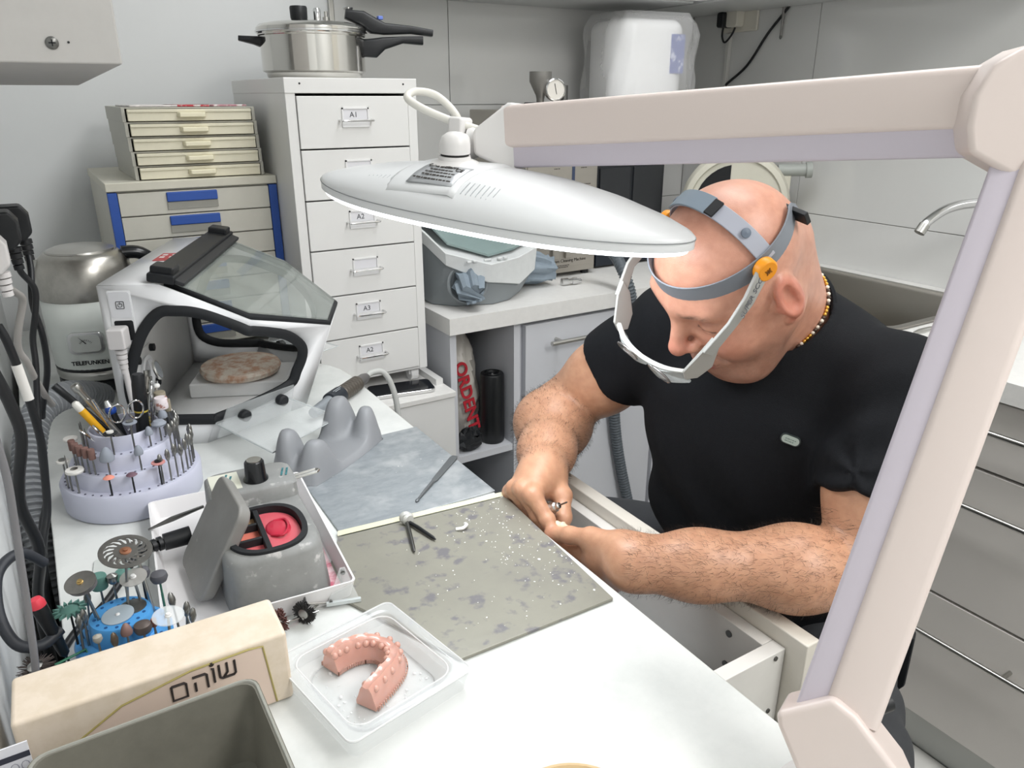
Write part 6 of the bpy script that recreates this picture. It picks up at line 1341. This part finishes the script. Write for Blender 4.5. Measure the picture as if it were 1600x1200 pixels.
# ------------------------------------------------------------ t-shirt
tF = np.array([-.95, -.31, 0], np.float32); tF /= np.linalg.norm(tF); tL = np.array([.31, -.95, 0], np.float32); tL /= np.linalg.norm(tL)
TB_ = np.stack([tF, tL, [0, 0, 1]]).astype(np.float32)
CH = A_(.825, .665, .90); BE = A_(.89, .69, .70); HP = A_(.965, .705, .55)
def shirt_sdf(P):
    d = s_ell(P, CH, (.118, .172, .150), TB_)
    d = smin(d, s_ell(P, CH + A_(.02, .0, -.09), (.122, .165, .16), TB_), .05)
    d = smin(d, s_ell(P, BE, (.132, .168, .15), TB_), .08)
    d = smin(d, s_ell(P, HP, (.128, .175, .12), TB_), .08)
    d = smin(d, s_cone(P, NK + A_(.006, 0, -.030), SL + A_(-.0, .01, .000), .060, .067), .04); d = smin(d, s_cone(P, NK + A_(.006, 0, -.030), SR + A_(0, -.01, .000), .060, .066), .04)
    d = smin(d, s_cone(P, NK + A_(.002, 0, -.02), NK + A_(-.020, -.003, .010), .077, .071), .03)
    d = smin(d, s_ell(P, NK + A_(.06, .02, -.04), (.07, .13, .06), TB_), .05)
    # sleeves, cut square at the hem
    def slv(S_, E_, f, r0, r1):
        e = lerp(S_, E_, f); ax = (np.asarray(E_) - S_); ax = ax / np.linalg.norm(ax); s = s_cone(P, S_, e, r0, r1); return smax(s, (P - e) @ ax.astype(np.float32), .006)
    s1 = slv(SL, EL, .62, .071, .073); s2 = slv(SR, ER, .44, .066, .069)
    d = smin(d, s1, .022); d = smin(d, s2, .022)
    # drape: folds radiating from the armpits and across the belly
    q = (P - CH) @ TB_.T
    f = .0050 * np.sin(46 * q[:, 2] + 26 * q[:, 1] + 2.2 * np.sin(17 * q[:, 1])) * np.clip((-.02 - q[:, 2]) / .12, 0, 1)
    for S_, sg in ((SL, 1), (SR, -1)):
        w = P - (S_ + A_(-.02, 0, -.06)); r = np.linalg.norm(w, axis=1); an = np.arctan2(w[:, 2], w @ tL * sg + 1e-6)
        f = f + .0024 * np.sin(5 * an + 22 * r) * np.exp(-((r - .105) / .035) ** 2)
    wl = (P - SL); f = f + .003 * np.sin(95 * (wl @ np.array([.55, .3, .78], np.float32)) + 2 * np.sin(40 * wl[:, 1])) * np.exp(-(np.linalg.norm(wl - A_(-.05, -.02, -.06), axis=1) / .09) ** 2)
    d = d + f
    # neck opening and hem
    nk = s_cone(P, NK + A_(.010, .002, -.015), hw(-.02, 0, -.03) + A_(-.004, 0, .01), .0655, .085); d = smax(d, -nk, .004)
    return smax(d, .52 - P[:, 2], .01)
V2, Q2 = polygonise(shirt_sdf, (.60, .34, .50), (1.20, 1.06, 1.14), .0036)
cloth = mat('black_cotton', '#15171b', .82, noise=.25, nscale=300, bump=.25, bscale=900, spec=.25)
obj('t_shirt', mesh_np('t_shirt', V2 - mo, Q2, cloth), man)
# collar rib
def ray_in(fn, c, D, r0, it=40):
    t = np.full(len(D), r0, np.float32)
    for _ in range(it): t = t - fn((c + D * t[:, None]).astype(np.float32)) * .8
    return t
def ring_on(fn, c, n, u, w, r0, N_=64):
    an = np.linspace(0, 2 * math.pi, N_ + 1)[:-1]; D = (np.cos(an)[:, None] * u + np.sin(an)[:, None] * w).astype(np.float32); t = ray_in(fn, c, D, r0)
    return list(c + D * t[:, None])
nax = (hw(-.02, 0, -.03) - NK); nax = nax / np.linalg.norm(nax); uu = np.cross(nax, A_(0, 0, 1)); uu /= np.linalg.norm(uu); ww = np.cross(nax, uu)
colr = ring_on(skin_sdf, NK + nax * .012, nax, uu, ww, .09)
MB().tube([tuple(Vector((p + (p - (NK + nax * .012)) / np.linalg.norm(p - NK - nax * .012) * .006 - mo).tolist())) for p in colr], .0085, 10, closed=True, flat=(1, .55), up=tuple(nax.tolist())).build('collar', cloth, man)
# chest badge
# ------------------------------------------------------------ jeans and shoes
HL_, KL_, AL_ = A_(.985, .60, .475), A_(.715, .345, .470), A_(.74, .33, .02); HR_, KR_, AR_ = A_(.99, .80, .50), A_(.70, 1.02, .555), A_(.73, 1.04, .02)
def jeans_sdf(P):
    d = s_ell(P, A_(1.0, .705, .50), (.135, .18, .11), TB_)
    for H_, K_, An in ((HL_, KL_, AL_), (HR_, KR_, AR_)):
        s = seg(P, [H_, K_], [.092, .072], .03); s = smin(s, seg(P, [K_, lerp(K_, An, .35), An], [.068, .064, .055], .03), .04); d = smin(d, s, .05)
    d = d + .0035 * np.sin(70 * P[:, 0] + 40 * P[:, 1] + 2 * np.sin(35 * P[:, 2])) * np.clip((.62 - P[:, 2]) / .1, .3, 1)
    return d
V3, Q3 = polygonise(jeans_sdf, (.55, .20, -.10), (1.20, 1.14, .64), .0055)
obj('jeans', mesh_np('jeans', V3 - mo, Q3, mat('grey_denim', '#44464a', .85, noise=.3, nscale=240, stretch=(3, 3, .6), bump=.3, bscale=700)), man)
for An in (AL_, AR_):
    s = MB(); c = Vector(An.tolist()) - Vector(mo.tolist()); rg = []
    for x, w, h_ in ((.06, .02, .05), (.05, .036, .075), (.0, .042, .085), (-.06, .046, .062), (-.13, .046, .045), (-.165, .034, .032), (-.178, .012, .015)): rg.append([(c.x + x, c.y + w * a, .0045 + h_ * (.5 + .5 * b)) for a, b in [(math.cos(2 * math.pi * k / 16), math.sin(2 * math.pi * k / 16)) for k in range(16)]])
    s.loft(rg).build('shoe', mat('shoe_black', '#1b1c1e', .5), man)
# ------------------------------------------------------------ chest badge, necklace
def surf(fn, o, d, tmax=.5):
    o = np.asarray(o, np.float32); d = np.asarray(d, np.float32); d = d / np.linalg.norm(d); t = 0
    for _ in range(160):
        s = float(fn((o + d * t)[None].astype(np.float32))[0])
        if s < .0004: break
        t += max(s * .6, .0004)
    return o + d * t
def grad(fn, p):
    e_ = 2e-3; g = np.array([float(fn((p + np.eye(3)[i] * e_)[None].astype(np.float32))[0] - fn((p - np.eye(3)[i] * e_)[None].astype(np.float32))[0]) for i in range(3)]); return g / np.linalg.norm(g)
bp3 = surf(shirt_sdf, (.45, .44, 1.02), np.array([.735, .545, .915]) - np.array([.45, .44, 1.02]))
bn3 = grad(shirt_sdf, bp3); bxd = np.cross([0, 0, 1], bn3); bxd /= np.linalg.norm(bxd); byd = np.cross(bn3, bxd)
BMx = frame(Vector((bp3 - mo).tolist()), Vector((bxd * .96 - byd * .25).tolist()), Vector((byd * .96 + bxd * .25).tolist()))
bd = MB().prism(rrect(-.0125, -.0065, .0125, .0065, .0062, 6), -.001, .002, BMx).build('badge', mat('badge_dark', '#2c3434', .4), man)
MB().prism(rrect(-.0108, -.0052, .0108, .0052, .005, 6), .002, .0026, BMx).build('badge_face', mat('badge_pale', '#a9b5ae', .4, .3), bd)
bars('printed_line', BMx @ Matrix.Translation((0, .001, .0027)), mat('badge_ink', '#6f7d78', .5), [.013, .010], .0020, bd)
nkr = ring_on(skin_sdf, NK + nax * .034, nax, uu, ww, .08, 90)
nc = thing('necklace', 'beaded gold and white necklace round the man\'s neck', 'necklace', tuple((NK + nax * .034).tolist()))
no = NK + nax * .034; gold = mat('gold', '#d9a94e', .3, .8); pearl = mat('pearl', '#efe6d5', .35); dkb2 = mat('bead_dark', '#4a3a30', .4)
for i in range(0, 90):
    p = nkr[i]
    if float((p - (NK + nax * .034)) @ hF) / .07 > .35: continue
    nx_ = nkr[(i + 1) % 90]; o_ = (p - no); o_ = p + o_ / np.linalg.norm(o_) * .0022 - no
    mm_ = gold if i % 9 in (0, 1, 2) else (pearl if i % 2 else dkb2)
    if ('bead', mm_.name) not in cache: cache[('bead', mm_.name)] = MB().ball((0, 0, 0), .0026, 8, 6).mesh('bead', mm_)
    b0 = obj('bead', cache[('bead', mm_.name)], nc); b0.location = tuple(o_.tolist())

# ------------------------------------------------------------ magnifier headset
hs = thing('magnifier_headset', 'grey head-worn magnifier with orange knob on the man\'s head', 'headset', tuple(HE.tolist()))
hg1 = mat('headset_grey', '#7d838b', .5); hg2 = mat('headset_light', '#a3a39f', .42)
def band(pts_dir, c, off, width, thick, m_, name, closed=True, wdir=None, par=hs):
    R0, R1, R2, R3 = [], [], [], []; rings = []
    DD = np.array([d / np.linalg.norm(d) for d, _ in pts_dir], np.float32); TT = ray_in(head_sdf, c, DD, .16, 50)
    for (d, wd), t in zip(pts_dir, TT):
        d = d / np.linalg.norm(d); p = c + d * (t + off); wd = wd / np.linalg.norm(wd)
        rings.append([tuple((p + wd * a * width / 2 + d * b * thick / 2 - HE).tolist()) for a, b in ((-1, -1), (1, -1), (1, 1), (-1, 1))])
    if closed: rings.append(rings[0])
    return MB().loft(rings, caps=not closed).build(name, m_, par, bevel=.0008, seg=1)
def hdir(f, l, u): return hF * f + hL * l + hU * u
# main band: low on the forehead, climbing to the back of the crown
ctr = hw(.004, 0, .064)
t0 = R(1); bF = hdir(math.cos(t0), 0, -math.sin(t0)); bUp = hdir(math.sin(t0), 0, math.cos(t0))
def drop(a):   # the strap sags below the back of the skull
    k = min(max((a - 2.45) / .5, 0), 1) * min(max((5.2 - a) / .9, 0), 1); return k * k * (3 - 2 * k)
pd = [(bF * math.cos(a) + hL * math.sin(a) - hU * .62 * drop(a), bUp) for a in np.linspace(0, 2 * math.pi, 73)[:-1]]
mbnd = band(pd, ctr, .0022, .026, .0022, hg1, 'head_band')
# top strap from temple over the crown front to the other temple
t1 = R(87); sD = hdir(math.cos(t1), 0, math.sin(t1)); sW = hdir(-math.sin(t1), 0, math.cos(t1))
pd2 = [(sD * math.cos(a) + hL * math.sin(a), sW) for a in np.linspace(-math.pi / 2 + .02, math.pi / 2 - .02, 41)]
band(pd2, ctr, .0040, .020, .0022, mat('strap_lilac', '#a9adb8', .5), 'top_strap', closed=False)
pd3 = [(sD * math.cos(a) + hL * math.sin(a), sW) for a in np.linspace(-1.05, .22, 20)]
band(pd3, ctr, .0068, .023, .0030, mat('strap_pad', '#7d8b97', .45), 'strap_pad', closed=False)
pd4 = [(sD * math.cos(a) + hL * math.sin(a), sW) for a in np.linspace(.20, .40, 6)]
band(pd4, ctr, .0072, .020, .0034, black_rub, 'strap_buckle', closed=False)
def onhead(dv, off):
    d = np.asarray(dv, np.float32); d = d / np.linalg.norm(d); t = .16
    for _ in range(60): t -= float(head_sdf((ctr + d * t)[None].astype(np.float32))[0]) * .7
    return ctr + d * (t + off), d
for sg in (1, -1):
    kp, kd = onhead(bF * math.cos(sg * R(82)) + hL * math.sin(sg * R(84)), .004)
    km = axis_m(tuple((kp - HE).tolist()), tuple(kd.tolist()))
    k_ = MB().lathe([(0, 0), (.0125, 0), (.0130, .002), (.0125, .009), (.0110, .011), (0, .0108)], 28, km).build('orange_knob', mat('knob_orange', '#f09a1e', .4), hs, bevel=.001)
    for a in (0, 45, 90, 135): MB().cbox((0, 0, .0112), (.009 if a % 90 == 0 else .006, .0010, .0008), km @ Matrix.Rotation(R(a), 4, 'Z')).build('knob_star', mat('knob_dark', '#7a4a10', .5), k_)
    sp_, sdv = onhead(sD * math.cos(sg * R(58)) + hL * math.sin(sg * R(58)), .006)
    MB().lathe([(.0052, 0), (.0052, .002), (0, .003)], 18, axis_m(tuple((sp_ - HE).tolist()), tuple(sdv.tolist()))).build('rivet', mat('rivet_slate', '#6d7886', .45), hs)
    # temple arm from the knob down to the lens carrier
    a0 = kp + kd * .004; mid_ = hw(.080, sg * .088, .046); cor = hw(.115, sg * .079, .028)
    pts_ = [a0, lerp(a0, mid_, .55) + hL * sg * .003, mid_, cor]
    rings = []
    wds = [.0100, .0085, .0065, .0080]; P_ = [Vector((p - HE).tolist()) for p in pts_]
    for i, p in enumerate(P_):
        d = (P_[min(i + 1, 3)] - P_[max(i - 1, 0)]).normalized(); l_ = Vector((hL * sg).tolist()); s_ = (l_ - d * l_.dot(d)).normalized(); u_ = d.cross(s_)
        rings.append([p + u_ * (a * wds[i]) + s_ * (b * .0022) for a, b in ((-1, -1), (1, -1), (1, 1), (-1, 1))])
    ta = MB().loft(rings).build('temple_arm', hg2, hs, bevel=.0012)
    if sg == 1:
        d = (P_[1] - P_[0]).normalized(); l_ = Vector(hL.tolist()); s_ = (l_ - d * l_.dot(d)).normalized(); u_ = d.cross(s_)
        # printed name along the arm
        xo = -d; yo = s_.cross(xo)
        text('arm_text', 'SUPER SCOPE', .0095, frame(P_[0].lerp(P_[1], .75) + s_ * .0026, xo, yo), mat('print_mid', '#6b6d72', .6), ta, .0002)
    # broad plate at the lens end
    qv = [Vector((hw(f - .007, sg * l, u + .013) - HE).tolist()) for f, l, u in ((.108, .0800, .030), (.124, .0770, .022), (.150, .0640, .004), (.152, .0620, -.010), (.140, .0640, -.020), (.122, .0720, -.014), (.108, .0790, .010))]
    MB().loft([[p + Vector((hL * sg).tolist()) * o_ for p in qv] for o_ in (-.0015, .0025)]).build('lens_bracket', hg2, hs, bevel=.001)
Lp = lambda f, l, u: tuple((hw(f - .007, l, u + .013) - HE).tolist())
lensm = mat('lens_clear', '#eaf0ee', .04, alpha=.28, spec=.9)
br = MB().tube(catmull([Lp(.146, -.063, -.002), Lp(.158, -.035, -.002), Lp(.162, 0, -.002), Lp(.158, .035, -.002), Lp(.146, .063, -.002)], 6), .0034, 8, flat=(1, .6)).build('lens_bar', mat('bar_clear', '#d9d9d4', .2, alpha=.75), hs)
for l0, l1 in ((-.060, -.004), (.004, .060)):
    rg = []
    for i in range(9):
        l = l0 + (l1 - l0) * i / 8; bz_ = .006 * math.sin(math.pi * i / 8); ff = .162 - (l / .062) ** 2 * .014
        rg.append([Lp(ff + bz_, l, -.002), Lp(ff + bz_ * 1.3, l, -.012), Lp(ff + bz_, l, -.024), Lp(ff - .003, l, -.024), Lp(ff - .003, l, -.012), Lp(ff - .003, l, -.002)])
    MB().loft(rg).build('lens', lensm, hs)
for l in (-.030, .030): MB().tube([Lp(.164, l + .018 * math.cos(a), -.012 + .010 * math.sin(a)) for a in np.linspace(0, 2 * math.pi, 25)[:-1]], .0013, 6, closed=True).build('lens_ring', mat('lens_ring', '#6d6a68', .25, .5), hs)
# back adjuster
bk, bdv = onhead(-bF * .78 + hL * .62 - hU * .05, .004)
MB().cbox((0, 0, 0), (.034, .016, .006), frame(Vector((bk - HE).tolist()), Vector(hL.tolist()), Vector(bUp.tolist()))).build('back_buckle', black_pl, hs, bevel=.001)

# ------------------------------------------------------------ what the hands hold
hp_o = Vector((.513, .733, .7925)); hp_d = Vector((.24, -.76, .60)).normalized()
t = thing('rotary_handpiece', 'black rotary handpiece with a silver nose held in the right hand', 'handpiece', tuple(hp_o)); HPM = axis_m((0, 0, 0), tuple(hp_d))
MB().lathe([(.0075, -.085), (.0088, -.07), (.0088, -.012), (.0078, -.004), (.0075, .001)], 22, HPM).build('grip', black_pl, t)
MB().lathe([(.0078, .0005), (.0082, .003), (.0082, .008), (.0068, .010), (.0066, .015), (.0045, .017), (.0042, .021), (.0025, .022)], 22, HPM).build('nose', steel, t)
MB().lathe([(.0012, .021), (.0011, .034), (.0013, .036), (0, .039)], 10, HPM).build('bur_tip', dark_steel, t)
t = MB(); t.ball((0, 0, 0), (.0105, .006, .0052), 18, 12); rr = random.Random(8); t.v = [(x * (1 + rr.uniform(-.12, .12)), y * (1 + rr.uniform(-.12, .12)), z * (1 + rr.uniform(-.12, .12)) + .001 * math.sin(x * 700)) for x, y, z in t.v]
o = tag(t.build('dental_crown', mat('crown_cream', '#e2d3b8', .4)), 'small cream dental piece held between the fingers', 'dental piece'); o.location = (.512, .703, .7835); o.rotation_euler = (0, 0, R(-60))
# ------------------------------------------------------------ stool
t = thing('stool', 'black swivel stool under the seated man', 'stool', (1.0, .70, ZF))
MB().lathe([(0, .43), (.17, .43), (.185, .44), (.19, .46), (.18, .478), (.12, .484), (0, .484)], 40).build('seat', mat('stool_vinyl', '#1a1b1e', .45), t)
MB().cyl((0, 0, .07), (0, 0, .43), .025, n=20).build('column', steel, t)
for i in range(5):
    a = 2 * math.pi * i / 5 + .3; MB().tube([(0, 0, .09), (.14 * math.cos(a), .14 * math.sin(a), .07), (.25 * math.cos(a), .25 * math.sin(a), .055)], [.02, .016, .012], 8).build('base_leg', black_pl, t); MB().cyl((.25 * math.cos(a) - .012 * math.sin(a), .25 * math.sin(a) + .012 * math.cos(a), .026), (.25 * math.cos(a) + .012 * math.sin(a), .25 * math.sin(a) - .012 * math.cos(a), .026), .025, n=18).build('caster', black_pl, t)
MB().loft([[(-.03, -.20, .50), (.01, -.225, .545), (.03, -.215, .62), (.03, -.19, .62), (.0, -.17, .52), (-.03, -.15, .47)], [(-.01, -.19, .50), (.03, -.215, .545), (.05, -.205, .62), (.05, -.18, .62), (.02, -.16, .52), (-.01, -.14, .47)]]).build('backrest_bracket', black_pl, t, bevel=.003)
